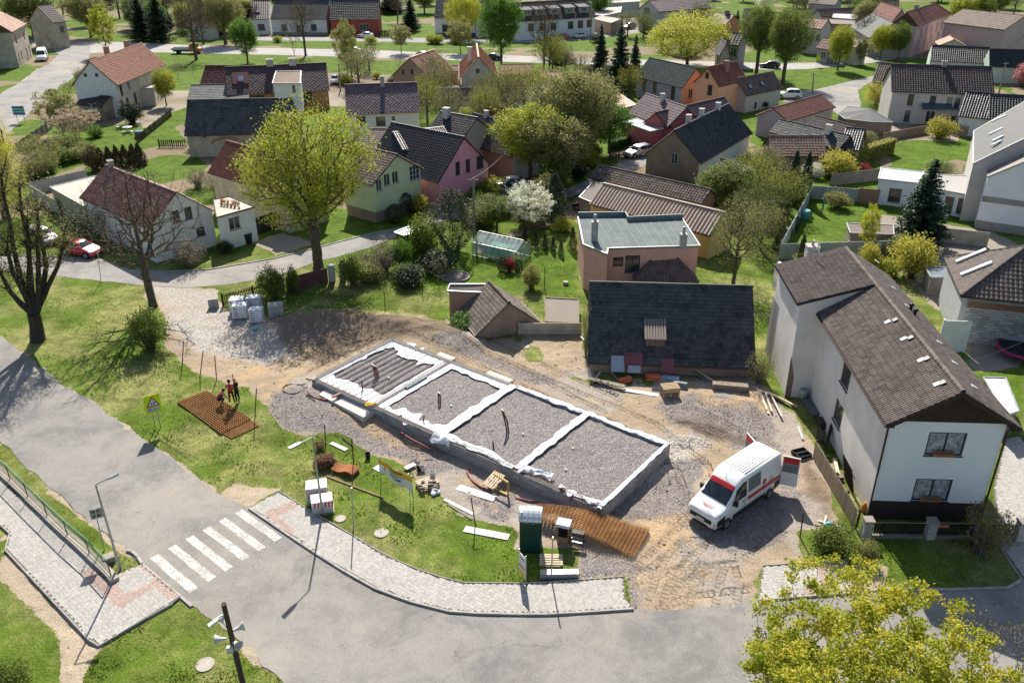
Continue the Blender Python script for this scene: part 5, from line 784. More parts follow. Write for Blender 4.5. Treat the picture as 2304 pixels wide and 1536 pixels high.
def tree(kind,label,base,top,wpx,leaf=None,var=1,cat='tree',name=None,group=None,own=False,H=None,R=None,rot=None,z=None):
 """base/top pixels of the plant, crown width in pixels"""
 b=Pg(*base);H=H or hgt(base,top,b[2])-b[2];dist=math.hypot(b[0],b[1]);ym=(base[1]+top[1])/2;dep=np.dot(np.array([b[0],b[1],H*.5])-CAM,F_);R=R or wpx/2*dep/F
 ch,cr_=CAN[kind]
 if own:ch,cr_=round(H,2),round(R,2)
 tm,cm,lf=tree_mesh(kind,ch,cr_,var if not own else 50+int(base[0]))
 root=thing(name or{'shrub':'shrub','twiggy':'shrub','ball':'shrub','thuja':'thuja_bush','cone':'conifer','hedge':'hedge_bush'}.get(kind,kind+'_tree' if kind in('spruce','fir','lime','maple','willow')else 'tree'),label,cat,b if z is None else(b[0],b[1],z),rot if rot is not None else random.uniform(0,6.28),group);root.scale=(R/cr_,R/cr_,H/ch)
 ob('trunk' if kind not in('shrub','twiggy','ball')else 'stems',tm,root);c=ob('crown',cm,root)
 if leaf:
  c.material_slots[0].link='OBJECT';c.material_slots[0].material=LEAF[leaf]
 return root
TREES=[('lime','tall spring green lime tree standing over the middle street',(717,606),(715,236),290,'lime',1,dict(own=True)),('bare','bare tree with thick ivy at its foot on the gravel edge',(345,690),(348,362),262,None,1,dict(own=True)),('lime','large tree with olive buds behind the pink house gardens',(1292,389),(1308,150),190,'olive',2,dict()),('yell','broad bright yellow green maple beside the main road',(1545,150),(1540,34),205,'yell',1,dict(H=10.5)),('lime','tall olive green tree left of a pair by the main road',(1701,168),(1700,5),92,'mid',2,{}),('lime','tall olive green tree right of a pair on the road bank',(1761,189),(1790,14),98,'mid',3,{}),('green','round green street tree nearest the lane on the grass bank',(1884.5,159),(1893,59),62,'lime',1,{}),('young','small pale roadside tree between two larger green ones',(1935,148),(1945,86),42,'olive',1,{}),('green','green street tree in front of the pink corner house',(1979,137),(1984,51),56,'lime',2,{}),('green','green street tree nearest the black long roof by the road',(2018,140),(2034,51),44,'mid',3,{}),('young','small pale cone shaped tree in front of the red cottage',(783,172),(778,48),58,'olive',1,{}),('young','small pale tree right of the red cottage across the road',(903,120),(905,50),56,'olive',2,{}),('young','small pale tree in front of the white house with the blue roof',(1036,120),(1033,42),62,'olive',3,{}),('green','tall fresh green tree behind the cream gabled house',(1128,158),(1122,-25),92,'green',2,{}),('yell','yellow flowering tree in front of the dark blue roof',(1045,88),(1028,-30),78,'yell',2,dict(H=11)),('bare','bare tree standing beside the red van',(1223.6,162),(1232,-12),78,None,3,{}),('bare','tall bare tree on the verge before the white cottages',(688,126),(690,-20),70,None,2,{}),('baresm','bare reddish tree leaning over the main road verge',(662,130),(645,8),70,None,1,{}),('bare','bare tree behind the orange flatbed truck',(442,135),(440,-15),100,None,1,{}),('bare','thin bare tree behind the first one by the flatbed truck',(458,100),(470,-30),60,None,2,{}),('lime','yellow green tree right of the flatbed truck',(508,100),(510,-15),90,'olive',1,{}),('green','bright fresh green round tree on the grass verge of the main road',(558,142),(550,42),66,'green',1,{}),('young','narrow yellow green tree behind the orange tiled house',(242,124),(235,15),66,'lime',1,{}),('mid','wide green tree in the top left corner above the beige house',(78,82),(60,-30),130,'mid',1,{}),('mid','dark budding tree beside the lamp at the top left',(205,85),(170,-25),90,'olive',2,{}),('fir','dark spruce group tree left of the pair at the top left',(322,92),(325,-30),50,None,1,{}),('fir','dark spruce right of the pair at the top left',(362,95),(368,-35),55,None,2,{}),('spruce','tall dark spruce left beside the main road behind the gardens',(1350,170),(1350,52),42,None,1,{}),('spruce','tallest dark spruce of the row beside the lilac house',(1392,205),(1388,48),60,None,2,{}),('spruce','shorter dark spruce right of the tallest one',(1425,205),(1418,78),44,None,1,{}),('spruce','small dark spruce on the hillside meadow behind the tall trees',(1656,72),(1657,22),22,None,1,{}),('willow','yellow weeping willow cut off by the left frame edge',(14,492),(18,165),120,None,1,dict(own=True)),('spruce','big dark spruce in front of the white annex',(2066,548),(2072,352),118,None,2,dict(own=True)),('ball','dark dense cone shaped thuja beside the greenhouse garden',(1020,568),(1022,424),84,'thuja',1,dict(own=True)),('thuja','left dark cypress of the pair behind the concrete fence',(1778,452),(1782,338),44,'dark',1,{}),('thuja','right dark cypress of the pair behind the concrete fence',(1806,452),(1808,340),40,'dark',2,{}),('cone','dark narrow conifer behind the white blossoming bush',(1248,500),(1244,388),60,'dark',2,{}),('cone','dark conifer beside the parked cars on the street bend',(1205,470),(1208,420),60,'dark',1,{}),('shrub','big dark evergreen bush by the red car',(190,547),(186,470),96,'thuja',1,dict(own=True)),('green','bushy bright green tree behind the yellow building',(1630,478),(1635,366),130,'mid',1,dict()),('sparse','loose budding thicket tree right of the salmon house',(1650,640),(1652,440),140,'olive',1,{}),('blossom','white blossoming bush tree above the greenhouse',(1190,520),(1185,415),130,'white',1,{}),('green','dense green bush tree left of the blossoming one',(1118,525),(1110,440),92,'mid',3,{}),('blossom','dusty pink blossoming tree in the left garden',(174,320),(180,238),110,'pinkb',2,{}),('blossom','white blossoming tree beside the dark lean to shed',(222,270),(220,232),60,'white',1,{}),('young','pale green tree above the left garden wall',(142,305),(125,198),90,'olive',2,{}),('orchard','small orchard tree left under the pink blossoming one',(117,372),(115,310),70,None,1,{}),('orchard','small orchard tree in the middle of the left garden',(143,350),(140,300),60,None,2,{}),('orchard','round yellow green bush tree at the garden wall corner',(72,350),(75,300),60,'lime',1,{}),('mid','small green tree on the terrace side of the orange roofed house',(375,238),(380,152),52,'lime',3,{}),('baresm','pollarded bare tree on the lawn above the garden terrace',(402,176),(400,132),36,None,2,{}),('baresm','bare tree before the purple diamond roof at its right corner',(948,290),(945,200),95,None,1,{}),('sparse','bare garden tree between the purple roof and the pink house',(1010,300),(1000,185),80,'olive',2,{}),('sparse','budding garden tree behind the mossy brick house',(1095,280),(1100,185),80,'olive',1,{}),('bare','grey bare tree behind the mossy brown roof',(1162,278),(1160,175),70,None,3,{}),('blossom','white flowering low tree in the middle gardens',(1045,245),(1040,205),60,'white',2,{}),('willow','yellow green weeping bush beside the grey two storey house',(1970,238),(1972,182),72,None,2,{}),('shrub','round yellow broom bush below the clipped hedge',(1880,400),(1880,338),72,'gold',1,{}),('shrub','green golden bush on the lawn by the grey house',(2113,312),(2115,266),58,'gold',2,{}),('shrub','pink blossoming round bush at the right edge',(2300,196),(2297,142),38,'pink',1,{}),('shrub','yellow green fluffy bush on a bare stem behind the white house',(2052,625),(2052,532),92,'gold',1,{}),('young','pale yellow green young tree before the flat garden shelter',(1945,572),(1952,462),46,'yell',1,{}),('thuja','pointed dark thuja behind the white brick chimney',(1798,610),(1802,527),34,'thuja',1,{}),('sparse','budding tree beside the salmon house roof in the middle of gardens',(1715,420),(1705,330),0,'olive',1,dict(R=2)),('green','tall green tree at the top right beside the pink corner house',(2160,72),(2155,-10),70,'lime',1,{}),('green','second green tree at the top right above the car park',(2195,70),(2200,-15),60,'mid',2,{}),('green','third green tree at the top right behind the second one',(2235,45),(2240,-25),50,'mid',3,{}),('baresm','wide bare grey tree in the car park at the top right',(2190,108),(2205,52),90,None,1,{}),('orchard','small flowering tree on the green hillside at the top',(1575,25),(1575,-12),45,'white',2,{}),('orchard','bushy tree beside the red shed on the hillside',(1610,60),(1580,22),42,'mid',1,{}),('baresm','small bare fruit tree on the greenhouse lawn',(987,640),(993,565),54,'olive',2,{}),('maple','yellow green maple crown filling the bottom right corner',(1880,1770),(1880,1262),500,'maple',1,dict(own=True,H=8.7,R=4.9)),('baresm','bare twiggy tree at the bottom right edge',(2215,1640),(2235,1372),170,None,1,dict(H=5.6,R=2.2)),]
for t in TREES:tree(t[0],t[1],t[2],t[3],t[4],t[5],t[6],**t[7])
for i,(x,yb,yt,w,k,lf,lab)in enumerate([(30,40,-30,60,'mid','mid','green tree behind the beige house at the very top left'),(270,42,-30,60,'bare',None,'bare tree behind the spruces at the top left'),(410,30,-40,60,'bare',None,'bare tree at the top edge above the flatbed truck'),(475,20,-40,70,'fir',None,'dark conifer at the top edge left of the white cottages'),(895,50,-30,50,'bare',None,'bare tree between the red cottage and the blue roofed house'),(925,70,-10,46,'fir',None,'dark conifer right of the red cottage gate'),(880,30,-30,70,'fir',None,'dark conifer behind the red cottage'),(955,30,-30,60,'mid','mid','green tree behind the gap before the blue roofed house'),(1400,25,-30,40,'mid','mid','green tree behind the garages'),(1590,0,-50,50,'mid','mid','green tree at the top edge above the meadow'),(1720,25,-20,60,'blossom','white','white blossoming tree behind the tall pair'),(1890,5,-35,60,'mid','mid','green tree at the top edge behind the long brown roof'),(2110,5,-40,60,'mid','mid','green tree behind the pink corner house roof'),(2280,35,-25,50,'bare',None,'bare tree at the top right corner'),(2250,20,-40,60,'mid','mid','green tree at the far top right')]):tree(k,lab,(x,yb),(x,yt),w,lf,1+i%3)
def poll():
 b=Pg(85,766);root=thing('tree','huge pollarded tree with a forked dark trunk at the left edge','tree',b);r=np.random.default_rng(4);mb=MB();tips=[]
 q=lambda px,py:hit(px,py,np.array([b[0],b[1],0]),np.array([b[0],b[1],0])/np.hypot(b[0],b[1]))-b
 s=np.array([-b[1],b[0],0])/np.hypot(b[0],b[1]);fw=np.array([b[0],b[1],0])/np.hypot(b[0],b[1])
 mb.tube([(0,0,-.2),q(82,735),q(75,705)],[.62,.50,.47],10)
 L=[[(75,708),(45,680),(20,650),(0,610),(-25,560)],[(78,705),(60,672),(45,620),(30,560),(22,500),(8,440),(2,395)],[(78,700),(72,660),(68,600),(62,530),(50,480),(46,430)],[(80,700),(86,660),(85,600),(83,530),(82,470)],[(82,700),(98,668),(110,640),(130,600),(140,560),(148,548)],[(84,700),(95,660),(106,600),(95,545),(90,510)],[(75,700),(50,650),(28,610),(18,570),(14,540)],[(78,700),(66,640),(66,560),(62,500)]]
 for i,l in enumerate(L):
  dd=(i%3-1)*.9;pts=[q(*p)+fw*dd*(k/len(l))for k,p in enumerate(l)];mb.tube(pts,np.linspace(.27,.085,len(pts)),7);e=pts[-1]
  for k in range(60):
   a=pts[-1-int(r.random()*2.6)];d=r.normal(size=3);d[2]=abs(d[2])*.9+.3;d/=np.linalg.norm(d);l_=.6+2.2*r.random();m_=a+d*l_*.5+r.normal(size=3)*.08;z=a+d*l_;mb.tube([a,m_,z],[.03,.018,.006],3,cap=False);tips.append(z);tips.append(m_)
   for _ in range(3):
    z2=m_+(r.normal(size=3)*.35+np.array([0,0,.1]));mb.tube([m_,z2],[.012,.004],3,cap=False);tips.append(z2)
 mb.ob('trunk',BARKD,root,smooth=True);tp=np.array(tips);C=np.repeat(tp,4,0)+r.normal(size=(len(tp)*4,3))*.22;cb=MB();leaves(cb,C,.10,3);cb.ob('crown',LEAF['olive'],root)
poll()
SH=[('shrub','ivy covered bush wrapping the foot of the bare tree',(340,785),(343,690),78,'mid',dict(own=True)),('shrub','brown hedge bush nearest the corrugated roof',(215,385),(215,330),45,'brownhedge',{}),('twiggy','reddish brown bare shrub beside the village street',(868,612),(868,536),66,'bud',{}),('shrub','fresh green shrub behind the reddish one by the street',(905,600),(908,540),52,'green',{}),('shrub','tall loose green shrub beside the black carport',(955,580),(958,490),70,'mid',{}),('shrub','dark green shrub by the white gate post',(795,640),(795,580),56,'mid',{}),('twiggy','brown twiggy shrub above the gate post',(812,610),(812,568),54,'bud',{}),('shrub','green shrub climbing over the picket fence',(618,670),(618,600),56,'mid',{}),('shrub','small shrub in front of the brown metal gate',(662,660),(662,600),26,'mid',{}),('shrub','round dark shrub at the foot of the white house',(510,568),(510,543),32,'thuja',{}),('twiggy','bare twigs along the white wall',(430,600),(430,540),70,'bud',{}),('ball','clipped dark round bush left of the green house steps',(890,500),(890,460),44,'thuja',{}),('ball','clipped dark round bush in front of the green house',(915,480),(912,435),34,'thuja',{}),('shrub','yellow topped bush beside the green house entrance',(945,478),(945,437),36,'gold',{}),('shrub','dark bush behind the clipped ones at the green house',(868,480),(868,442),40,'dark',{}),('shrub','small dark red shrub by the greenhouse',(1146,610),(1146,580),26,'redl',{}),('ball','dark ball bush left of the red shrub',(1130,612),(1130,578),24,'thuja',{}),('ball','dark ball bush right of the red shrub',(1166,612),(1166,584),22,'thuja',{}),('shrub','pale green round shrub on the greenhouse lawn',(1196,650),(1196,598),42,'olive',{}),('shrub','weedy bush on the mound beside the derelict hut',(1045,735),(1045,708),62,'green',{}),('shrub','golden green bush on the fenced lawn',(1884,468),(1884,432),52,'olive',{}),('twiggy','bare whips growing at the corner of the grey wall',(1708,862),(1708,790),60,'olive',{}),('twiggy','thin reddish climber at the left edge of the dark barn',(1318,800),(1318,690),22,'olive',{}),('twiggy','bronze yellow shrub in front of the white house gate',(2206,1246),(2210,1128),108,'forsy',dict(own=True)),('shrub','leafy weeds by the picket fence corner',(1870,1240),(1870,1185),90,'mid',{}),('shrub','weeds under the front fence pillar',(1945,1262),(1945,1220),50,'olive',{}),('shrub','silver green shrub beside the hipped roof house',(2078,640),(2078,610),34,'white',{}),('ball','dark bush on the concrete fence corner',(1790,515),(1790,488),22,'thuja',{}),('shrub','dark evergreen bush beside the orange roofed house',(300,278),(306,230),44,'dark',{}),('shrub','white flowering bush at the old fence by the cypresses',(1828,400),(1828,370),46,'white',{}),('shrub','dark red shrub at the stone wall',(1945,396),(1945,370),30,'redl',{}),('shrub','small dark shrub behind the grey drive wall',(1716,244),(1718,226),22,'dark',{}),('shrub','yellow bush by the orange gabled house',(848,178),(848,162),18,'gold',{}),('shrub','pink blossoming bush by the orange wall of the plum roofed house',(710,240),(710,212),46,'pink',{}),('shrub','green hedge bush along the road at the white cottages',(1245,440),(1245,360),70,'mid',{}),('shrub','thick green bush at the street bend',(1225,470),(1232,400),60,'olive',{}),('shrub','yellow bushes along the top right lane',(2090,270),(2092,240),0,'gold',dict(R=.9)),('shrub','ivy bush on the wall ruin near the pale chimney',(2120,460),(2120,440),50,'dark',{}),('shrub','golden shrub along the concrete wall of the fenced lawn',(1950,610),(1955,545),44,'gold',{}),('shrub','dark shrub behind the white blossoming tree',(1062,470),(1062,430),50,'mid',{}),('shrub','bottom left corner leafy weed patch',(35,1560),(35,1500),90,'mid',{}),('orchard','tree branch tip poking in at the left edge above the railing',(-40,1120),(-20,960),90,'lime',dict(H=5,R=1.55))]
for t in SH:tree(t[0],t[1],t[2],t[3],t[4],t[5],1+int(t[2][0])%3,cat='shrub' if t[0]!='orchard' else 'tree',**t[6])
for i,(x,y)in enumerate([(232,383),(250,380),(268,378),(286,376),(304,374),(318,372)]):tree('hedge',ORD[i]+' brown green thuja from the left behind the corrugated roof',(x,y),(x,y-52),34,'brownhedge',1+i%3,cat='hedge',name='hedge_bush',group='brown thuja row behind the corrugated roof')
for i,(x,y)in enumerate([(1745,560),(1752,545),(1757,520),(1765,500),(1772,480),(1785,462)]):tree('thuja',ORD[i]+' narrow thuja from the front along the concrete fence',(x,y),(x+3,y-42),20,'thuja',1+i%2,cat='thuja',group='thujas along the concrete fence')
for i,(x,y)in enumerate([(1180,545),(1205,550),(1226,560),(1244,566),(1262,574)]):tree('thuja',ORD[i]+' small dark thuja from the left behind the greenhouse',(x,y),(x,y-36),16,'thuja',1+i%2,cat='thuja',group='thujas behind the greenhouse')
tree('thuja','bright cone thuja at the salmon house corner',(1288,562),(1288,508),24,'thuja',2,cat='thuja')
def hedge(label,p,q,w,h,leaf,n):
 a,b=P(*p),P(*q);root=thing('hedge',label,'hedge',a,ang(a,b));L=np.hypot(*(b-a)[:2]);r=np.random.default_rng(3);m=MB();m.box(.1,L-.1,-w/2+.1,w/2-.1,0,h-.1);m.ob('hedge_core',LEAF['dark'],root)
 k=r.integers(0,4,n);C=np.stack([r.random(n)*L,(r.random(n)-.5)*w,r.random(n)*h],1);C[k==0,2]=h;C[k==1,1]=-w/2;C[k==2,1]=w/2;C[k==3,1]=-w/2;C+=r.normal(size=C.shape)*.05;c=MB();leaves(c,C,.14,5);c.ob('foliage',LEAF[leaf],root)
hedge('long clipped golden topped hedge beside the lawn of the grey house',(1852,398),(2004,345),1.1,2.1,'gold',5000)
hedge('low clipped hedge along the drive of the raspberry house',(1370,338),(1456,316),.9,1.3,'green',2500)
LACE=M('lace_curtain',(.50,.52,.55),(.12,.13,.15),4,.9,.2,30);CLEAR=MG('window_glass_clear',(.02,.02,.02),.03,.35)
hz=6.4;hw=dict(fm=WDARK,fw=.09,nx=2,gm=CLEAR,curtain=LACE,sm=WDARK)
HH=house('big white house with brown tile roof at the right side of the site',(1995,958),(2297,966),(2175,885),hz,M('render_hero_grey',(.76,.73,.69),(.58,.55,.51),.35,.95,.3,60),('pan',99,99,T['hero']),gab=(1922,560),wallmats={'W':M('render_hero_shaded_white',(.82,.85,.88),(.79,.82,.85),.5,.9,.1,60)},wins=[('W',2128,999,1.95,1.45,hw),('W',2097,1102,1.95,1.45,hw),('N',1903,845,1.5,1.5,dict(fm=WBROWN,nx=1,sm=WDARK)),('N',1886,930,1.5,1.5,dict(fm=WBROWN,nx=1,sm=WDARK))],plinth=None,ridge=False,oh=.42,og=.55,gut=M('gutter_dark_brown',(.055,.035,.03),None,2,.5,0))  # W gable: white render with the blue of its shade put into the colour
H=HH['H'];L,D,ze,zr,c_,s_,sl=[HH[k]for k in('L','D','ze','zr','c','s','sl')];ro=HH['ro']
for o in list(ro.children):bpy.data.objects.remove(o)
TP=MT('roof_hero_tile_piece',(.175,.14,.125),(.095,.075,.066),(.2,.175,.15),.85,.4,rnd=True);TQ=MT('roof_hero_tile',(.175,.14,.125),(.095,.075,.066),(.2,.175,.15),.85,.4)
tw,th=.30,.345;nu=int(round(L/tw));nv=int(round(sl/th));du=L/nu;dv=sl/nv
tp=MB();pr=[(0,0),(.12,.05),(.38,.055),(.5,.012),(.62,.05),(.88,.055),(.985,0)]
X=[p[0]*du for p in pr];Z=[p[1]*.9 for p in pr];k=len(pr);V=[(x,0,z+.035)for x,z in zip(X,Z)]+[(x,dv*1.07,z)for x,z in zip(X,Z)]+[(x,.0,z-.005)for x,z in zip(X,Z)]
tp.add(V,[(i,i+1,k+i+1,k+i)for i in range(k-1)]+[(2*k+i,2*k+i+1,i+1,i)for i in range(k-1)]+[(0,k,2*k,2*k)]if 0 else[(i,i+1,k+i+1,k+i)for i in range(k-1)]+[(2*k+i,2*k+i+1,i+1,i)for i in range(k-1)]);tmesh=tp.mesh('roof_tile',TP)
def slope(o,u,v,tag,flip):
 u=np.array(u,float);v=np.array(v,float);n=np.cross(u,v);o=np.array(o,float);M3=Matrix(((u[0],v[0],n[0],0),(u[1],v[1],n[1],0),(u[2],v[2],n[2],0),(0,0,0,1)));cells=[(i,j)for i in range(nu)for j in range(nv)]
 if tag:
  cells.sort(key=lambda q:((nu-1-q[0])if flip else q[0])*du*1.0+abs(nv-q[1])*0.05);near=cells[:300];far=cells[300:]
  for i,j in near:
   p=o+u*(i*du)+v*(j*dv)+n*(.01+random.uniform(0,.006));t=ob('roof_tile',tmesh,ro);m=M3.copy();m.translation=Vector(p);t.matrix_local=m@Matrix.Rotation(random.uniform(-.008,.008),4,'Z')
 else:far=cells
 mb=MB();V0=np.array(V);Q=np.concatenate([np.array([(i,i+1,k+i+1,k+i)for i in range(k-1)]),np.array([(2*k+i,2*k+i+1,i+1,i)for i in range(k-1)])])
 P0=np.array([o+u*(i*du)+v*(j*dv)+n*(.01+random.uniform(0,.006))for i,j in far]);A=P0[:,None]+V0[None,:,0:1]*u+V0[None,:,1:2]*v+V0[None,:,2:3]*n;nn=len(V0)
 mb.add(A.reshape(-1,3),(np.arange(len(far))[:,None,None]*nn+Q[None]).reshape(-1,4),0,np.repeat(np.random.rand(len(far)),len(Q)));mb.ob('roof_tiles',TQ,ro,kind='stuff')
slope((L,D,ze+.02),(-1,0,0),(0,-c_,s_),True,True);slope((0,0,ze+.02),(1,0,0),(0,c_,s_),False,False)
nr=int(L/.36)
rm_=MB();rm_.tube([(0,0,0),(.39,0,.02)],[.15,.125],8,cap=False);rme=rm_.mesh('ridge_tile',TP,True)
for i in range(nr):ob('ridge_tile',rme,ro,(i*L/nr,D/2,zr+.07))
og,oh=.55,.42;tpn=(zr-ze)/(D/2);BRD=M('cladding_dark_brown',(.05,.028,.024),(.035,.02,.018),3,.7);y0,y1=oh,D-oh;n_=46
for i in range(n_):
 a=y0+(y1-y0)*i/n_;b=y0+(y1-y0)*(i+1)/n_-.012;za=ze+min(a,D-a)*tpn-.1;zb2=ze+min(b,D-b)*tpn-.1;mb=MB();zl=ze-.0
 mb.add([(og-.05,a,zl),(og-.05,b,zl),(og-.05,b,zb2),(og-.05,a,za),(og-.01,a,zl),(og-.01,b,zl),(og-.01,b,zb2),(og-.01,a,za)],[(3,2,1,0),(0,1,5,4),(1,2,6,5),(0,4,7,3)]);mb.ob('cladding_board',BRD,H)
for sg in(0,1):
 mb=MB();ya,yb=(0,D/2)if not sg else(D,D/2);mb.bar((.0,ya,ze-.08),(.0,yb,zr-.08),.05,.24);mb.ob('verge_board',BRD,ro)
 mb=MB();mb.box(0,og,*((0,oh)if not sg else(D-oh,D)),ze-.12,ze-.02);mb.ob('eave_box',BRD,ro)
for y in(oh-.1,D-oh+.1):
 mb=MB();mb.tube([(.25,y,ze-.15),(og-.06,y,ze-.45),(og-.06,y,.1)],.055,8);mb.ob('drain_pipe',M('gutter_dark_brown',(0,0,0)),H)
for q in((2109,866),(2073,812),(2034,764),(1998,726),(1925,615)):onroof(HH,*q,.27,.34,M('glass_tile',(.75,.78,.8),None,1,.2,0),'glass_tile',side=1,th=.02)
for q in((2122,863),(2086,809),(2050,762),(2015,722),(1940,613)):onroof(HH,*q,.3,.3,WDARK,'vent_tile',side=1,th=.05)
for q in((1972,590),(2010,650),(2040,690),(2112,772),(2146,818),(2190,872)):onroof(HH,*q,.27,.34,M('glass_tile',(0,0,0)),'glass_tile',side=0,th=.02)
for q in((2048,700),(2057,712)):
 nsl=0;p=hit(*q,np.array([*HH['G3'](0,0),ze]),np.array([-HH['ey'][0]*s_,-HH['ey'][1]*s_,c_]));l=p[:2]-HH['org'];mb=MB();mb.lathe([(.09,-.1),(.09,.4),(.16,.4),(.16,.5),(0,.55)],10,(np.dot(l,HH['ex']),np.dot(l,HH['ey']),p[2]));mb.ob('vent_pipe',WDARK,ro,smooth=True)
wf=[o for o in H.children if o.name.startswith('window')]
mb=MB();mb.box(.53,.549,.38,D-.38,-.3,1.25);mb.ob('plinth',WL['darkb'],H)
for w in wf[-2:]:
 w_=.55;mb=MB();mb.box(-w_,w_,-.22,-.06,.02,.16);fbx=mb.ob('flower_box',M('terracotta',(.45,.14,.07)),w);r=np.random.default_rng(2);C=np.stack([(r.random(500)-.5)*1.1,-.14+r.normal(size=500)*.05,.2+r.random(500)*.14],1);m=MB();leaves(m,C,.06,1);m.ob('flowers',LEAF['pinkb'],fbx)
WG=M('render_hero_grey',(0,0,0));g=lambda px,py,z:(lambda p:np.array([np.dot(p[:2]-HH['org'],HH['ex']),np.dot(p[:2]-HH['org'],HH['ey']),z]))(P(px,py,z))
xr=L;zf=7.1;e1=g(1792,684,zf);e2=g(1761,624,zf);xa=min(e1[0],xr-2.2);yw=(e1[1]+e2[1])/2;xb=L
wing=MB();zE=zf;pA=(xa,yw,zE);pB=(xb,yw,zE);pC=(xb,D/2-.05,zr+.14);pD=(xa,D/2-.05,zr+.14)
wing.add([pA,pB,pC,pD]+[(x,y,z-.14)for x,y,z in(pA,pB,pC,pD)],[(3,2,1,0),(4,5,6,7),(0,1,5,4),(1,2,6,5),(2,3,7,6),(0,4,7,3)]);wr=wing.ob('wing_roof',WDARK,H)
v_=np.array(pC)-np.array(pB);lv=np.linalg.norm(v_);mb=MB();tiles(mb,(xb,yw,zE+.02),(-1,0,0),tuple(v_/lv),xb-xa,lv,'pan',.15,.345,0,seed=5);mb.ob('roof_tiles',TQ,wr,kind='stuff')
wy=yw-.25;wx0=xa+.15;wx1=L-.25;zt=zE-.1
tpw=(zr+.14-zE)/(yw-(D/2-.05));ztop=lambda y:zE+(yw-y)*tpw-.16
mb=MB();mb.add([(wx0,D-oh,-.3),(wx0,wy,-.3),(wx0,wy,ztop(wy)),(wx0,D-oh,ztop(D-oh))],[(3,2,1,0)]);mb.add([(wx0,D/2+.1,zr-.1),(wx0,D/2+.1,ztop(D/2+.1)),(wx0,D-oh,ztop(D-oh)),(wx0,D-oh,ze)],[(0,1,2,3)]);mb.add([(wx1,wy,-.3),(wx0,wy,-.3),(wx0,wy,ztop(wy)),(wx1,wy,ztop(wy))],[(0,1,2,3)]);mb.add([(wx1,wy,-.3),(wx1,wy,ztop(wy)),(wx1,D/2,ztop(D/2)),(wx1,D/2,-.3)],[(0,1,2,3)]);mb.ob('wing_wall',WG,H)
WGR=M('render_rough_grey',(.42,.42,.43),(.30,.30,.32),3,.95,.9,35)
a0=g(1727,628,4.6);a1=g(1765,628,4.6);a2=g(1760,690,4.6);ax0,ax1=min(a2[0],a0[0])-.2,L+.2;ay1=a0[1]
mb=MB();mb.box(ax0,ax1,wy+.0,ay1,-.3,4.5);an=mb.ob('annex_wall',WGR,H);mb=MB();mb.box(ax0-.06,ax1+.05,wy,ay1+.07,4.502,4.57);mb.ob('annex_roof',M('annex_roof_plum',(.14,.10,.12),(.1,.075,.09),2,.6),an)
mb=MB();mb.add([(wx0-.02,wy+.05,-.3),(wx0-.02,ay1-.1,-.3),(wx0-.02,ay1-.1,1.6),(wx0-.02,wy+.05,3.2)],[(0,1,2,3)]);mb.bar((ax0-.1,wy-.1,3.0),(ax0-.1,ay1,3.6),.2,.08);mb.ob('wall_coping',M('coping_brown',(.22,.16,.14)),H)
def brickchim(px,py,z0,w,d,h,cap):
 b=g(px,py,z0);root=MB();root.box(b[0]-w/2+.01,b[0]+w/2-.01,b[1]-d/2+.01,b[1]+d/2-.01,z0-.6,z0+h);ch=root.ob('chimney',M('mortar_grey',(.4,.39,.37)),H);WB=MT('brick_white',(.72,.71,.69),(.60,.59,.57),(.4,.38,.35),.8,.2,rnd=True)
 bm_={}
 for kx,(lx,ly)in dict(x=(w,.0),y=(0,d)).items():
  pass
 nrow=int(h/.1)
 for j in range(nrow):
  z=z0+j*h/nrow+.045
  for sd_,(L_,fx)in enumerate(((w,'x'),(d,'y'),(w,'x'),(d,'y'))):
   nb=max(2,int(L_/.24));
   for i in range(nb):
    t=(i+.5)/nb+(.25/nb if j%2 else-.25/nb);t=min(max(t,.5/nb*.9),1-.45/nb);ln=L_/nb-.014
    if sd_ in(0,2):p=(b[0]-w/2+L_*t,b[1]+(d/2 if sd_==0 else-d/2),z);key=('x',round(ln,3))
    else:p=(b[0]+(w/2 if sd_==1 else-w/2),b[1]-d/2+L_*t,z);key=('y',round(ln,3))
    if(sd_==2):continue
    if sd_==1:continue
    if key not in bm_:
     q=MB();hx,hy=(ln/2,.012)if key[0]=='x' else(.012,ln/2);q.box(-hx,hx,-hy,hy,-.04,.04);bm_[key]=q.mesh('brick',WB)
    ob('brick',bm_[key],ch,p)
 q=MB();q.box(b[0]-w/2-.05,b[0]+w/2+.05,b[1]-d/2-.05,b[1]+d/2+.05,z0+h,z0+h+.07);q.ob('chimney_cap',CHG,ch);return b,ch
b,ch=brickchim(1822,593,6.9,.75,.8,1.35,1);mb=MB();mb.tube([(b[0],b[1],8.2),(b[0],b[1],8.7)],.1,10);mb.ob('flue',METAL,ch,smooth=True)
b,ch=brickchim(1751,632,4.6,.65,.6,1.0,1)
mb=MB();mb.tube([(b[0]-.42,b[1],5.85),(b[0]+.42,b[1],5.85)],.26,14);mb.ob('chimney_cowl',M('steel_bright',(.6,.6,.6),None,2,.25,0,metal=.9),ch,smooth=True)
mb=MB();q=g(1832,610,7.2);mb.tube([tuple(q),(q[0],q[1],9.4)],.025,6);
for k2 in range(5):mb.bar((q[0]-.4,q[1],9.3-.13*k2),(q[0]+.4,q[1],9.3-.13*k2),.02,.02)
mb.ob('aerial',METAL,wr)
mb=MB();q=g(1852,600,7.3);mb.box(q[0]-.45,q[0]+.45,q[1]-.35,q[1]+.35,7.32,7.5);sk=mb.ob('skylight',M('glass_tile',(0,0,0)),wr)
h=hZ
for q in((2186,577),(2198,606)):onroof(h,*q,.45,2.3,M('glass_tile',(0,0,0)),'skylight',side=0)if 0 else None
W3=h['H'];ZL=h['D']
hx=4.6;s2=math.hypot(hx,h['zr']-h['ze']);cc,ss=hx/s2,(h['zr']-h['ze'])/s2
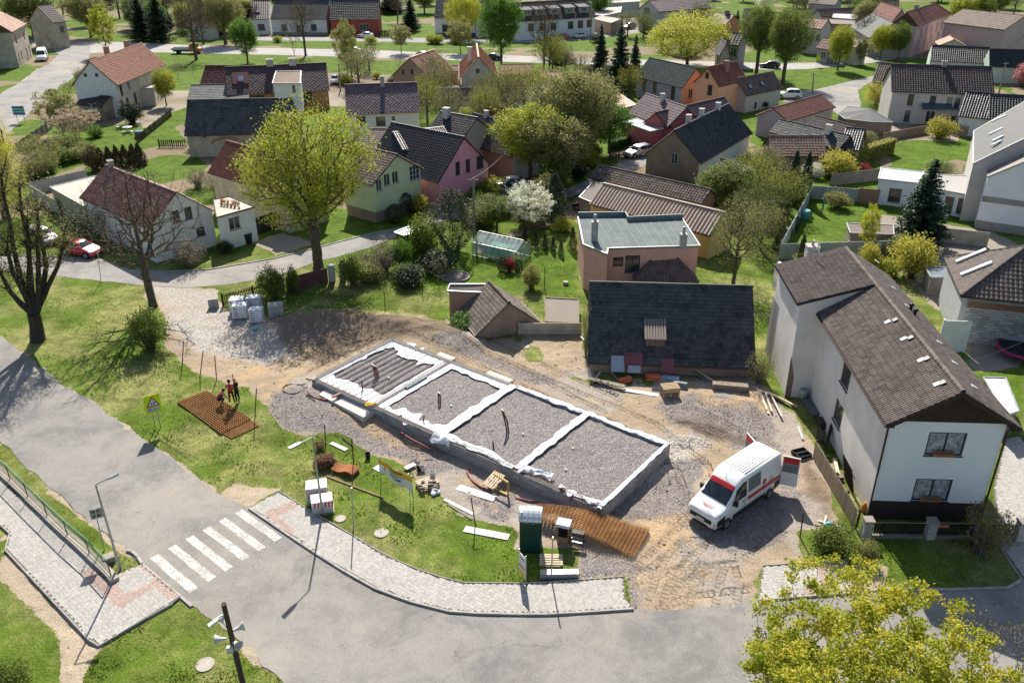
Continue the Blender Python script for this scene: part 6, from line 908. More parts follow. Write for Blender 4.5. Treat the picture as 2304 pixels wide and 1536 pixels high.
nw=np.array([*(-h['ex']*ss),cc]);o_=np.array([*h['org'],h['ze']+.05])
for q in((2186,577),(2198,606)):
 p=hit(*q,o_,nw);l=p[:2]-h['org'];x=np.dot(l,h['ex']);y=np.dot(l,h['ey']);mb=MB();mb.obox((x-ss*.1,y,p[2]+cc*.1),(0,1,0),(cc,0,ss),(-ss,0,cc),.2,1.15,.07);mb.ob('skylight',M('glass_tile',(0,0,0)),h['ro'])
BM=MT('concrete_block_piece',(.40,.41,.44),(.27,.28,.31),(.3,.29,.27),.95,.3,rnd=True);q=MB();q.box(-.235,.235,-.02,.02,-.105,.105);bme=q.mesh('block',BM);BRK=MT('red_brick_piece',(.36,.17,.11),(.25,.12,.09),(.3,.25,.2),.95,.35,rnd=True);q=MB();q.box(-.125,.125,-.02,.02,-.045,.045);brm=q.mesh('brick',BRK)
for j in range(12):
 for i in range(13):ob('block',bme,W3,(.9+i*.49+(.24 if j%2 else 0),.27,.15+j*.23+random.uniform(-.006,.006)))
for j in range(5):
 for i in range(24):ob('brick',brm,W3,(.75+i*.27+(.13 if j%2 else 0),.27,2.98+j*.105))
for j in range(2):
 for i in range(13):ob('block',bme,W3,(.9+i*.49,.27,3.62+j*.0))if j==0 else None
h=hB;r2=h['ro'];q=MB();q.box(-.145,.145,0,.31,.0,.014);q.add([(-.145,0,.03),(.145,0,.03),(.145,.31,.016),(-.145,.31,.016)],[(0,1,2,3)]);sm=q.mesh('slate',sl_l);n=0
nu_=int(h['L']/.3);du_=h['L']/nu_;rnd=random.Random(3);v=np.array([0,h['c'],h['s']]);nl=np.array([0,-h['s'],h['c']]);M3=Matrix(((1,0,0,0),(0,v[1],nl[1],0),(0,v[2],nl[2],0),(0,0,0,1)))
for j in range(2,2+8):
 for i in range(nu_-1):
  if n>=300:break
  p=np.array([du_*(i+.5+(.5 if j%2 else 0)),0,h['ze']+.01])+v*(j*.3)+nl*(.045+rnd.uniform(0,.012));m=M3.copy();m.translation=Vector(p);t=ob('slate',sm,r2);t.matrix_local=m@Matrix.Rotation(rnd.uniform(-.02,.02),4,'Z');n+=1
def hatch():
 p=hit(1474,760,np.array([*h['org'],h['ze']]),np.array([*(-h['ey']*h['s']),h['c']]));l=p[:2]-h['org'];x=np.dot(l,h['ex']);y=np.dot(l,h['ey']);z=p[2];w=.65
 b=MB();b.add([(x-w,y-.5,z-.6),(x+w,y-.5,z-.6),(x+w,y-.5,z+.25),(x-w,y-.5,z+.25),(x-w,y+1.1,z+.9),(x+w,y+1.1,z+.9)],[(0,1,2,3)]);b.add([(x-w,y-.5,z-.6),(x-w,y-.5,z+.25),(x-w,y+1.1,z+.9),(x+w,y-.5,z-.6),(x+w,y-.5,z+.25),(x+w,y+1.1,z+.9)],[(0,1,2),(5,4,3)]);d=b.ob('roof_hatch',PLANK,r2)
 for i in range(6):m=MB();m.bar((x-w+.02+.2*i+.08,y-.53,z-.55),(x-w+.02+.2*i+.08,y-.53,z+.22),.18,.03);m.ob('hatch_board',M('hatch_board_warm',(.36,.25,.15),(.22,.15,.1),3),d)
 for i in range(8):
  m=MB();u=x-w-.05+i*.195;m.tube([(u,y-.72,z+.22),(u+.04*random.random(),y+1.1,z+.98)],.10,6);m.ob('roof_sheet',RT['wood'],d)
hatch()
TYRE=M('tyre_rubber',(.025,.025,.025),None,3,.8);RIM=M('rim_alloy',(.45,.45,.46),None,4,.35,0,metal=.8);CG=MG('car_glass',(.012,.016,.02),.04);BLK=M('black_plastic',(.022,.022,.024),None,4,.6,.1);HL=MG('headlight_lens',(.5,.52,.55),.1);TL=MG('tail_light_lens',(.35,.015,.015),.15);PLT=M('plate_white',(.7,.7,.7),None,3,.5,0)
CARS=dict(hatch=[(0,.55,.5,.62,.66,.5,.32),(.12,.68,.6,.78,.8,.66,.22),(.5,.80,.72,.86,.86,.72,.2),(1.15,.92,.86,.88,.87,.74,.2),(1.85,1.36,.92,.88,.88,.62,.2),(2.3,1.46,.94,.88,.88,.62,.2),(3.2,1.44,.97,.88,.88,.6,.2),(3.75,1.22,.98,.87,.87,.62,.22),(4.05,.95,.9,.82,.84,.66,.28),(4.15,.7,.6,.7,.74,.6,.34)],sedan=[(0,.55,.5,.62,.66,.5,.32),(.12,.68,.6,.8,.82,.66,.22),(.6,.80,.72,.88,.88,.74,.2),(1.35,.92,.86,.9,.89,.76,.2),(2.1,1.36,.92,.9,.9,.62,.2),(2.6,1.45,.94,.9,.9,.62,.2),(3.4,1.42,.97,.9,.9,.6,.2),(4.15,1.06,.98,.89,.89,.7,.22),(4.65,.98,.92,.84,.86,.7,.28),(4.75,.7,.6,.7,.74,.6,.34)],wagon=[(0,.55,.5,.62,.66,.5,.32),(.12,.68,.6,.78,.8,.66,.22),(.55,.82,.72,.86,.86,.72,.2),(1.2,.94,.86,.88,.87,.74,.2),(1.9,1.38,.92,.88,.88,.64,.2),(2.3,1.48,.94,.88,.88,.64,.2),(3.9,1.46,.97,.88,.88,.62,.2),(4.35,1.2,.98,.87,.87,.66,.22),(4.5,.95,.9,.82,.84,.66,.28),(4.56,.7,.6,.7,.74,.6,.34)],suv=[(0,.7,.6,.66,.72,.55,.34),(.12,.88,.75,.84,.86,.7,.26),(.6,.98,.85,.9,.9,.76,.26),(1.2,1.06,.96,.92,.9,.78,.26),(1.85,1.54,1.02,.92,.92,.66,.26),(2.3,1.66,1.04,.92,.92,.66,.26),(3.7,1.64,1.07,.92,.92,.64,.26),(4.2,1.32,1.08,.9,.9,.68,.28),(4.36,1.0,.95,.86,.87,.7,.34),(4.42,.8,.7,.74,.78,.62,.38)],van=[(0,.8,.6,.82,.84,.7,.34),(.1,1.0,.85,.94,.95,.82,.26),(.5,1.16,1.0,.98,.98,.86,.26),(.95,1.32,1.15,1.0,.99,.86,.26),(1.7,2.1,1.25,1.0,1.0,.8,.26),(2.2,2.42,1.3,1.0,1.0,.82,.26),(5.2,2.46,1.3,1.0,1.0,.84,.26),(5.36,2.40,1.3,.99,.99,.82,.3),(5.42,1.0,.8,.95,.95,.85,.36)],bigvan=[(0,.95,.7,.80,.84,.7,.32),(.1,1.10,.9,.96,.97,.84,.26),(.5,1.22,1.05,1.01,1.01,.88,.26),(.95,1.36,1.2,1.02,1.02,.88,.26),(1.75,2.2,1.32,1.02,1.02,.80,.26),(2.3,2.60,1.35,1.02,1.02,.84,.26),(5.75,2.64,1.35,1.02,1.02,.86,.26),(5.92,2.60,1.35,1.01,1.01,.84,.3),(6.0,2.50,1.35,.99,1.0,.82,.34)],small=[(0,.55,.5,.62,.66,.5,.32),(.1,.7,.62,.76,.78,.64,.22),(.4,.84,.76,.80,.80,.68,.2),(.9,.98,.9,.82,.82,.7,.2),(1.5,1.42,.96,.82,.82,.6,.2),(1.9,1.52,.98,.82,.82,.6,.2),(2.9,1.5,1.,.82,.82,.58,.2),(3.3,1.25,1.,.81,.81,.6,.22),(3.5,.95,.9,.78,.8,.64,.28),(3.55,.7,.6,.7,.72,.6,.34)])
def ring(s):
 x,zt,zb,hl,hb,hr,zl=s;P0=[(0,zl),(hl*.85,zl),(hl,zl+.1),(hb,(zl+zb)/2+.05),(hb,zb),((hb+hr)/2+.02,zb+(zt-zb)*.55),(hr,zt-.06*min(1,(zt-zb)*3)),(hr*.8,zt-.012),(0,zt)]
 return np.array([(x,y,z)for y,z in P0]+[(x,-y,z)for y,z in P0[-2:0:-1]])
def sect(S,x):
 a=np.array(S);return tuple(np.interp(x,a[:,0],a[:,i])for i in range(7))
def surf(S,x,t):
 R=ring((x,)+sect(S,x)[1:]);i=int(math.floor(t))%16;f=t-math.floor(t);return R[i]*(1-f)+R[(i+1)%16]*f
def patch(S,x0,x1,t0,t1,off=.012,nx=5,ntt=4,mirror=False,xs0=None,xs1=None):
 """patch on the body surface; x limits may differ at t0 and t1 -> slanted pillars"""
 mb=MB();V=[]
 for j in range(ntt+1):
  t=t0+(t1-t0)*j/ntt;a=x0+((xs0 if xs0 is not None else x0)-x0)*j/ntt;b=x1+((xs1 if xs1 is not None else x1)-x1)*j/ntt
  for i in range(nx+1):
   x=a+(b-a)*i/nx;p=surf(S,x,t);e=.01;du=surf(S,x+e,t)-surf(S,x-e,t);dv=surf(S,x,t+.05)-surf(S,x,t-.05);n=np.cross(du,dv);n/=np.linalg.norm(n)+1e-9;c=np.array([x,0,(p[2]*.0+.9)]);
   if np.dot(n,p-c)<0:n=-n
   V.append(p+n*off)
 F2=[(j*(nx+1)+i,j*(nx+1)+i+1,(j+1)*(nx+1)+i+1,(j+1)*(nx+1)+i)for j in range(ntt)for i in range(nx)];mb.add(V,F2)
 if mirror:
  V2=[(v[0],-v[1],v[2])for v in V];
 return mb,V,F2
def car(kind,label,pf,pr,paint,cat='car',group=None,lod=0,name='car'):
 """pf/pr: pixels of the ground under the front and the rear bumper centre (direction only from them)"""
 S=CARS[kind];f=Pg(*pf);r=Pg(*pr);L=S[-1][0];d=(r-f)[:2];d/=np.hypot(*d);c=(f+r)/2;o=c[:2]-d*L/2;root=thing(name,label,cat,(o[0],o[1],max(c[2],.02)),math.atan2(d[1],d[0]),group)
 mb=MB();Sx=S;Rs=[ring(s)for s in Sx];V=np.concatenate(Rs);n=16;F2=[(i*n+k,(i+1)*n+k,(i+1)*n+(k+1)%n,i*n+(k+1)%n)for i in range(len(Rs)-1)for k in range(n)];mb.add(V,F2);mb.P.append((np.array([list(range(n))]),0,np.array([.5])));mb.P.append((np.array([[len(V)-1-i for i in range(n)]]),0,np.array([.5])))
 body=mb.ob('body',paint,root,smooth=True);mod=body.modifiers.new('s','BEVEL');mod.width=.03;mod.segments=1;mod.limit_method='ANGLE';mod.angle_limit=math.radians(40)
 v=kind in('van','bigvan');a=np.array(S)
 iw=3 if not v else 3;x0=S[3][0]+.06;x1=S[4][0]-.05
 def gl(nm,x0,x1,t0,t1,mat=CG,par=root,off=.012,**k):
  m_,V_,F_2=patch(S,x0,x1,t0,t1,off,**k);return m_.ob(nm,mat,par,smooth=True)
 gl('windscreen',x0,x1,6.15,9.85,ntt=6)
 if not v:
  gl('rear_window',S[-4][0]+.08,S[-3][0]-.02,6.3,9.7,ntt=6)
  for m_ in(0,1):
   tt=(4.12,5.92)if not m_ else(11.88,10.08);xm=(S[4][0]+S[6][0])/2+.25
   gl('side_window',S[3][0]+.35,xm-.04,*tt,xs0=S[4][0]+.12);gl('side_window',xm+.04,S[7][0]-.12,*tt,xs1=S[6][0]+.1)
 else:
  for m_ in(0,1):
   tt=(4.1,5.55)if not m_ else(11.9,10.45);gl('side_window',S[3][0]+.32,S[4][0]+.85,*tt,xs0=S[4][0]+.05)
 fx,rx=(.17*L,.81*L)if not v else(.95,L-1.05 if kind=='van' else 4.98);wr=.33 if not v else.35;hw=S[4][3]
 for wx in(fx,rx):
  for sy in(-1,1):
   m1=MB();m1.lathe([(wr*.62,-.11),(wr*.94,-.11),(wr,-.06),(wr,.06),(wr*.94,.11),(wr*.62,.11)],20);me=m1.mesh('tyre',TYRE,True);me.transform(Matrix.Rotation(math.pi/2,4,'X'));me.transform(Matrix.Translation((wx,sy*(hw-.07),wr)));w=ob('wheel',me,root)
   m2=MB();m2.lathe([(0,.075),(wr*.2,.08),(wr*.25,.06),(wr*.55,.07),(wr*.62,.10),(wr*.66,.1)],14);me=m2.mesh('rim',RIM,False);me.transform(Matrix.Rotation(-sy*math.pi/2,4,'X')if 0 else Matrix.Rotation(math.pi/2 if sy<0 else-math.pi/2,4,'X'));me.transform(Matrix.Translation((wx,sy*(hw-.07+.012),wr)));ob('rim',me,w)
   m3=MB();m3.lathe([(0,0),(wr*1.18,0),(wr*1.18,.03)],20);me=m3.mesh('wheel_arch',BLK);me.transform(Matrix.Rotation(math.pi/2 if sy<0 else-math.pi/2,4,'X'));me.transform(Matrix.Translation((wx,sy*(hw-.012),wr+.02)));ob('wheel_arch',me,root)
 for m_ in(0,1):
  tt=(3.6,5.6)if not m_ else(12.4,10.4);
  gl('headlight',.07 if not v else.13,.42 if not v else.55,*((4.1,6.)if not m_ else(11.9,10.)),mat=HL,off=.01)
  gl('tail_light',L-.16 if not v else L-.09,L-.03,*((3.2,4.6)if not m_ else(12.8,11.4)),mat=TL,off=.012)
  sy=1 if not m_ else-1;m1=MB();zx=S[3][2]+.1;m1.box(S[3][0]+.45,S[3][0]+.6,sy*(hw+.02)if sy>0 else sy*(hw+.22),sy*(hw+.22)if sy>0 else sy*(hw+.02),zx,zx+(.14 if not v else.3));m1.ob('mirror',BLK if v else paint,root)
 m1=MB();m1.box(-.02,.03,-.26,.26,.42,.53);m1.ob('number_plate',PLT,root);m1=MB();m1.box(-.015,.06,-.45,.45,.25,.38);m1.ob('grille',BLK,root)
 return root,S,gl
PW=car_paint('paint_white',(.78,.78,.77),0);PS=car_paint('paint_silver',(.45,.47,.48),.6);PK=car_paint('paint_black',(.02,.025,.03),.3);PR=car_paint('paint_red',(.42,.02,.03),.2);PDR=car_paint('paint_dark_red',(.16,.02,.025),.3);PO=car_paint('paint_orange',(.62,.18,.03),0);PC=car_paint('paint_cream',(.62,.62,.52),.2);PG=car_paint('paint_green_grey',(.08,.1,.1),.4)
car('hatch','bright red hatchback parked at the white house corner',(222,578),(152,566),PR)
car('wagon','silver car parked left of the red hatchback',(128,556),(66,530),PS)
car('van','white delivery van parked beside the beige house at the top left',(90,148),(103,124),PW,'van',name='van')
car('sedan','white saloon driving on the main road above the plum roof',(770,121),(818,121),PW)
car('hatch','silver hatchback on the main road left of the orange gable',(977,132),(937,130),PS)
car('sedan','black car on the main road behind the steep orange roof',(1085,134),(1128,136),PK)
car('van','dark red van driving on the main road by the bare tree',(1290,143),(1246,140),PDR,'van',name='van')
car('hatch','white car with black roof parked at the red cottage',(804,85),(840,86),PW)
car('hatch','red car parked behind the cream one on the upper street',(1246,88),(1277,90),PR)
car('small','cream small car parked on the upper street by the lamp',(1285,87),(1320,87),PC)
car('suv','dark car parked at the green gates',(1402,68),(1428,64),PG)
car('wagon','silver estate car parked beside the brown gabled house',(1420,354),(1450,347),PS)
car('sedan','silver grey car nearest the pink house on the forecourt',(1100,432),(1140,438),PS)
car('hatch','white car behind the silver grey one on the forecourt',(1128,425),(1162,424),PW)
car('suv','white estate car parked beside the red roofed barn',(1758,221),(1790,222),PW)
car('hatch','dark red car under the open carport',(1315,470),(1345,474),PDR)
car('suv','white jeep parked at the top right under the trees',(2142,68),(2152,62),PW);car('wagon','dark car parked in the square at the top right',(2205,98),(2230,98),PK)
car('small','white car half hidden beside the plum roofed house',(752,195),(757,180),PW)
car('hatch','dark car parked under the tall roadside trees by the main road',(1718,152),(1745,154),PK);
def bus():
 a,b=P(2112,88),P(2152,74);d=(b-a)[:2];d/=np.hypot(*d);r=thing('bus','dark city bus with pale roof at the pink corner house','bus',(*a[:2],.02),math.atan2(d[1],d[0]));mb=MB();mb.box(0,9,-1.2,1.2,.35,2.9);mb.ob('body',PK,r);mb=MB();mb.box(.1,8.9,-1.1,1.1,2.902,3.1);mb.ob('roof',PW,r)
 for i in range(6):mb=MB();mb.box(.5+i*1.4,1.75+i*1.4,-1.22,-1.19,1.3,2.5);mb.ob('window',CG,r)
 mb=MB();mb.box(-.03,0,-1.05,1.05,1.2,2.6);mb.ob('windscreen',CG,r)
 for x in(1.5,7):
  for sy in(-1,1):m=MB();m.lathe([(0,-.13),(.48,-.13),(.5,0),(.48,.13),(0,.13)],16);me=m.mesh('wheel',TYRE,True);me.transform(Matrix.Rotation(math.pi/2,4,'X'));me.transform(Matrix.Translation((x,sy*1.1,.5)));ob('wheel',me,r)
bus()
def truck():
 a,b=P(454,120),P(383,121);d=(b-a)[:2];L=np.hypot(*d);d/=L;r=thing('flatbed_truck','orange flatbed truck with pale drop side bed on the main road','truck',(*a[:2],.02),math.atan2(d[1],d[0]));L=6.6
 mb=MB();mb.add([(x,s*.95,z)for s in(-1,1)for x,z in((0,.4),(0,1.1),(.55,1.35),(1.0,2.15),(2.3,2.2),(2.3,.4))],[(0,1,2,3,4,5),(11,10,9,8,7,6)]);mb.add([(x,s*.95,z)for s in(-1,1)for x,z in((0,.4),(0,1.1),(.55,1.35),(1.0,2.15),(2.3,2.2),(2.3,.4))],[(i,(i+1)%6+6,(i+1)%6,i)if 0 else((i+1)%6,i,i+6,(i+1)%6+6)for i in range(6)]);c=mb.ob('cab',PO,r)
 m=MB();m.add([(.6,-.85,1.42),(.6,.85,1.42),(.97,.8,2.08),(.97,-.8,2.08)],[(0,3,2,1)]);me=m.mesh('w',CG);me.transform(Matrix.Translation((-.02,0,.02)));ob('windscreen',me,r)
 for s in(-1,1):m=MB();m.box(.95,1.9,s*.955-.005,s*.955+.005,1.3,1.95);m.ob('side_window',CG,r)
 m=MB();m.box(2.45,L,-1.0,1.0,.85,.95);bd=m.ob('load_bed',METAL,r)
 for s in(-1,1):m=MB();m.box(2.45,L,s*1.0-.02,s*1.0+.02,.9,1.3);m.ob('drop_side',M('bed_side_pale',(.6,.6,.58)),bd)
 m=MB();m.box(2.4,2.46,-1,1,.9,1.9);m.ob('headboard',M('bed_side_pale',(0,0,0)),bd)
 m=MB();m.box(.3,L-.2,-.4,.4,.45,.84);m.ob('chassis',BLK,r);m=MB();m.box(1.2,1.9,-.5,.5,2.22,2.34);m.ob('beacon_bar',PO,r)
 for x in(.8,5.2):
  for sy in(-1,1):m=MB();m.lathe([(0,-.12),(.36,-.12),(.38,0),(.36,.12),(0,.12)],16);me=m.mesh('wheel',TYRE,True);me.transform(Matrix.Rotation(math.pi/2,4,'X'));me.transform(Matrix.Translation((x,sy*.88,.38)));ob('wheel',me,r)
truck()
def sitevan():
 fr=P(1630,1187);rr=P(1712,1129);d=(rr-fr)[:2];d/=np.hypot(*d);n=np.array([-d[1],d[0]])
 root,S,gl=car('bigvan','white high roof works van with open rear doors and red lettering','0' and(1598,1180),(1680,1115),PW,'van',name='van')
 side=-1 if np.dot(n,[1,-.6])<0 else 1
 wc=fr[:2]-n*side*1.02*-1*-1;o=fr[:2]-d*.95-n*side*.95;root.location=(o[0],o[1],float(hg(*o))+.0);root.rotation_euler=(0,0,math.atan2(d[1],d[0]))
 RED=M('van_red_vinyl',(.62,.03,.035),None,2,.45,0);GR=M('van_sill_black',(.03,.03,.032),None,3,.6)
 gl('sun_strip',1.60,1.80,6.2,9.8,mat=RED,off=.02,ntt=6)
 for s in(0,1):
  tt=(1.6,2.6)if not s else(14.4,13.4);gl('sill_trim',1.5,4.5,*tt,mat=GR,off=.02);gl('bumper_trim',.02,.75,*((1.2,3.7)if not s else(14.8,12.3)),mat=GR,off=.015);gl('bumper_trim',5.4,5.95,*((1.4,3.2)if not s else(14.6,12.8)),mat=GR,off=.012)
  a,b=(3.35,3.8)if not s else(12.65,12.2);gl('red_stripe',2.75,5.85,a,b,mat=RED,off=.016,nx=10)
  t2=(4.25,5.6)if not s else(11.75,10.4);gl('printed_picture',2.75,3.9,*t2,mat=(lambda:MT('van_picture',(.12,.2,.35),(.35,.33,.2)))(),off=.014);
  sy=1 if not s else-1
  X=(1,0,0)if sy>0 else(1,0,0)
  xd=(-1,0,0)if sy>0 else(1,0,0);up=(0,0,1)
  text('Liapor',.2,M('van_white_text',(.8,.8,.8)),root,frame((3.2,sy*1.045,.985),xd,up),bold=.003)
  text('www.liapor.cz',.15,M('van_white_text',(0,0,0)),root,frame((4.9,sy*1.045,.99),xd,up))
  text('Dům',.14,RED,root,frame((4.9,sy*1.03,1.5),xd,up));text('budoucnosti',.12,RED,root,frame((4.95,sy*1.03,1.33),xd,up))
  q=MB();q.lathe([(0,0),(.19,0),(.19,.008),(0,.008)],20);me=q.mesh('badge',RED);me.transform(Matrix.Rotation(-sy*math.pi/2,4,'X'));me.transform(Matrix.Translation((4.3,sy*1.02,1.5)));bo=ob('badge',me,root);text('B',.2,M('van_white_text',(0,0,0)),bo,frame((4.3,sy*1.032,1.5),xd,up))
  q=MB();q.box(2.5,2.52,sy*1.022-.006,sy*1.022+.006,.5,2.0);q.ob('door_seam',GR,root);q=MB();q.box(2.25,2.4,sy*1.03-.02,sy*1.03+.02,1.12,1.17);q.ob('door_handle',BLK,root)
 text('liapor',.30,RED,root,frame((.52,0,1.262),(0,1,0),(.96,0,.28))if 0 else frame((.52,.0,1.262),(0,-1,0)if 0 else(0,-1,0),(1,0,.3)),bold=.004)
 q=MB();q.box(-.035,-.01,-.7,.7,.55,.80);q.ob('grille',BLK,root);q=MB();q.box(-.05,-.03,-.26,.26,.58,.69);q.ob('number_plate',PLT,root)
 q=MB();q.lathe([(0,0),(.06,0),(.06,.01)],12,(.06,-.3,1.0));q.ob('badge',RED,root)
 for k in range(9):q=MB();q.box(2.7+.0,5.7,-.64+k*.16-.02,-.64+k*.16+.02,2.6,2.650);q.ob('roof_rib',PW,root)
 for y in(-.35,.3):q=MB();q.bar((1.02,y,1.46),(1.45,y+.45,1.93),.02,.02);q.ob('wiper',BLK,root)
 for sy in(-1,1):
  q=MB();q.box(0,.95,-.03,.03,0,1.95);dd=q.ob('rear_door',PW,root,loc=(6.0,sy*.97,.5),rotz=sy*math.radians(62));q=MB();q.box(.05,.9,sy*.031,sy*.036,1.5,1.9)if sy>0 else q.box(.05,.9,-.036,-.031,1.5,1.9);q.ob('red_panel',RED,dd);q=MB();(q.box(.05,.9,.031,.036,.9,1.48)if sy>0 else q.box(.05,.9,-.036,-.031,.9,1.48));q.ob('printed_picture',MT('van_picture',(0,0,0),(0,0,0)),dd)
 q=MB();q.box(5.97,6.01,-.85,.85,.5,2.4);q.ob('cargo_opening',BLK,root);q=MB();q.tube([(1.95,0,2.36),(2.05,0,2.6)],.012,5);q.ob('aerial',BLK,root)
sitevan()
ZF=.92
cB=P(1352,1146,ZF)[:2];cL=P(701,853,ZF)[:2];cT=P(893,768,ZF)[:2];cR=P(1518,998,ZF)[:2]
fx=(cB-cL);FLn=np.hypot(*fx);fx/=FLn;fy=np.array([-fx[1],fx[0]]);FW=float(np.dot((cR-cB),fy)+np.dot(cT-cL,fy))/2
FD=thing('foundation','long concrete block foundation in four bays filled with grey gravel','foundation',(*cL,0),math.atan2(fx[1],fx[0]));U=lambda px,py,z=ZF:(lambda p:(float(np.dot(p-cL,fx)),float(np.dot(p-cL,fy))))(P(px,py,z)[:2])
d1=(U(835,910)[0]+U(1012,820)[0])/2;d2=(U(978,976)[0]+U(1170,864)[0])/2;d3=(U(1145,1058)[0]+U(1340,925)[0])/2;DV=[0,d1,d2,d3,FLn]
BLKM=MT('grey_block_piece',(.43,.43,.44),(.33,.33,.34),(.3,.28,.26),.95,.3,rnd=True);CORE=M('block_core_dark',(.20,.195,.19),None,2,.95);t=.3  # CORE: darker grey filling seen in the joints between blocks
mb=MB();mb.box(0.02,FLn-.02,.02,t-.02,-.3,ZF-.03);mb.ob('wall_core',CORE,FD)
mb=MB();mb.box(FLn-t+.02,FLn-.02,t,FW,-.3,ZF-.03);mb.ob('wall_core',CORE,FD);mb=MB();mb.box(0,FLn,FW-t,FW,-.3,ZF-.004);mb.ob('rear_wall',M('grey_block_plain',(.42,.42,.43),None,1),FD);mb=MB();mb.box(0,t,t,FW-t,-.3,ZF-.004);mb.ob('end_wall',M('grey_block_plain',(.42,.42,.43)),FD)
for d in DV[1:4]:mb=MB();mb.box(d-.12,d+.12,t,FW-t,-.2,ZF-.004);mb.ob('divider_wall',M('grey_block_plain',(0,0,0)),FD)
q=MB();q.box(-.243,.243,-.02,.02,-.108,.108);bw=q.mesh('block',BLKM);n=int(FLn/.5)
for j in range(4):
 for i in range(n):
  x=(i+.5+(.5 if j%2 else 0))*FLn/n
  if x>FLn-.2:continue
  ob('block',bw,FD,(x,.0+random.uniform(-.006,.004),.12+j*.225))
q=MB();q.box(-.02,.02,-.243,.243,-.108,.108);bw2=q.mesh('block',BLKM);n2=int(FW/.5)
for j in range(4):
 for i in range(n2):ob('block',bw2,FD,(FLn+random.uniform(-.004,.006),(i+.5+(.4 if j%2 else 0))*FW/n2*.97,.12+j*.225))
TOPM=M('block_top',(.5,.5,.5),(.4,.4,.4),2)
def grav():
 m,n,b=newmat('expanded_clay_gravel');v=n.nodes.new('ShaderNodeTexVoronoi');v.inputs['Scale'].default_value=26;g=n.nodes.new('ShaderNodeNewGeometry');g.name='GEO';n.links.new(g.outputs['Position'],v.inputs[0]);s=ND(n,'ShaderNodeSeparateColor');n.links.new(v.outputs['Color'],s.inputs[0])
 c=RAMP(n,s.outputs[0],[(0,(.10,.085,.085)),(.4,(.205,.185,.185)),(.75,(.28,.255,.25)),(1,(.55,.52,.50))]);c=MIX(n,.5,c,RAMP(n,NOISE(n,.6,5,.7),[(.3,.7),(.7,1.2)]),'MULTIPLY');c=MIX(n,.5,c,RAMP(n,NOISE(n,6,3,.7),[(.3,.6),(.7,1.3)]),'MULTIPLY');n.links.new(c,b.inputs['Base Color']);b.inputs['Roughness'].default_value=.95
 n.links.new(BUMP(n,MATH(n,'MULTIPLY',v.outputs['Distance'],-1.),1.,.05),b.inputs['Normal']);return m
GRV=grav()
def fill(x0,x1,y0,y1,z,name='gravel_fill'):
 nx=int((x1-x0)/.09);ny=int((y1-y0)/.09);X,Y=np.meshgrid(np.linspace(x0,x1,nx+1),np.linspace(y0,y1,ny+1));x,y=X.ravel(),Y.ravel();Z=z+(fbm(x+50,y+9,1.3,3)-.5)*.09+(np.random.rand(len(x))-.5)*.03;i=(np.arange(ny)[:,None]*(nx+1)+np.arange(nx)[None]).ravel();mb=MB();mb.add(np.stack([x,y,Z],1),np.stack([i,i+1,i+nx+2,i+nx+1],1));o=mb.ob(name,GRV,FD);o['kind']='stuff'
for a,b in zip(DV[:-1],DV[1:]):fill(a+.1,b-.1,t*.6,FW-.1,ZF-.13 if a else ZF-.16)
GEO_=M('geotextile_white',(.80,.81,.83),(.66,.69,.74),3,.9,.5,12)
def ribbon(pts,w,name='geotextile_strip',amp=.07,seed=0,edge=.5,droop=0,z=ZF,side=0,wl=None):
 """crumpled fleece strip along local path; side shifts the strip, edge = how ragged"""
 pts=np.array(pts,float);seg=np.hypot(*np.diff(pts,axis=0).T);L=seg.sum();k=max(4,int(L/.09));s=np.linspace(0,L,k+1);cum=np.concatenate([[0],np.cumsum(seg)]);X=np.interp(s,cum,pts[:,0]);Y=np.interp(s,cum,pts[:,1]);tx=np.gradient(X);ty=np.gradient(Y);l=np.hypot(tx,ty);nx_,ny_=-ty/l,tx/l;m=max(4,int(w/.07));V=[]
 for j in range(m+1):
  f=j/m-.5;e=(vn(s,s*0+j*.1,.45,seed+3)-.5)*edge*w*abs(f)*2+(vn(s,s*0+(j>m/2)*9.,1.6,seed+7)-.5)*edge*w*abs(f)*1.2;ww=w
  off=side+f*ww+e;zz=z+.02+amp*(vn(s*1.,s*0+f*w*1.,.22,seed)*.75+vn(s,s*0+f*3,.6,seed+1)*.6-.25)*(1-.55*abs(f*2)**3);
  if droop:zz=zz-droop*np.maximum(0,-f*2)**1.5*(.5+vn(s,s*0,.8,seed+5))
  V.append(np.stack([X+nx_*off,Y+ny_*off,zz],1))
 V=np.stack(V);nn=k+1;i=(np.arange(m)[:,None]*nn+np.arange(k)[None]).ravel();mb=MB();mb.add(V.reshape(-1,3),np.stack([i,i+1,i+nn+1,i+nn],1));return mb.ob(name,GEO_,FD,smooth=False)
R=ribbon
R([(d3,.2),(d3,FW-.1)],.5,seed=1,amp=.09,edge=.3);R([(d2,.2),(d2,FW-.1)],.75,seed=2,amp=.09,edge=.3);R([(d2+.3,FW-.15),(FLn,FW-.15)],.42,seed=3,amp=.13,edge=.5);R([(FLn-.15,0),(FLn-.15,FW)],.26,seed=4,amp=.08,edge=.2)
R([(d2,.25),(d2+2,.32),(d3-.2,.30)],.5,seed=5,amp=.13,edge=.7);R([(d3+.2,.35),(d3+2.2,.75)],.8,seed=6,amp=.30,edge=.9);R([(FLn-3,.3),(FLn,.25)],.42,seed=7,amp=.2,edge=.8);R([(d2-.4,.12),(d2+1.1,.1)],.6,seed=8,amp=.14,edge=.6,droop=.35)
R([(d1+.2,.55),(d2-.2,.62)],.95,seed=9,amp=.03,edge=1.0,z=ZF-.10);R([(d1+.4,.3),(d1+.4,FW-.2)],.6,seed=10,amp=.02,edge=.15,z=ZF-.06);R([(d1,FW-.55),(d2,FW-.5)],.85,seed=11,amp=.02,edge=.35,z=ZF-.06)
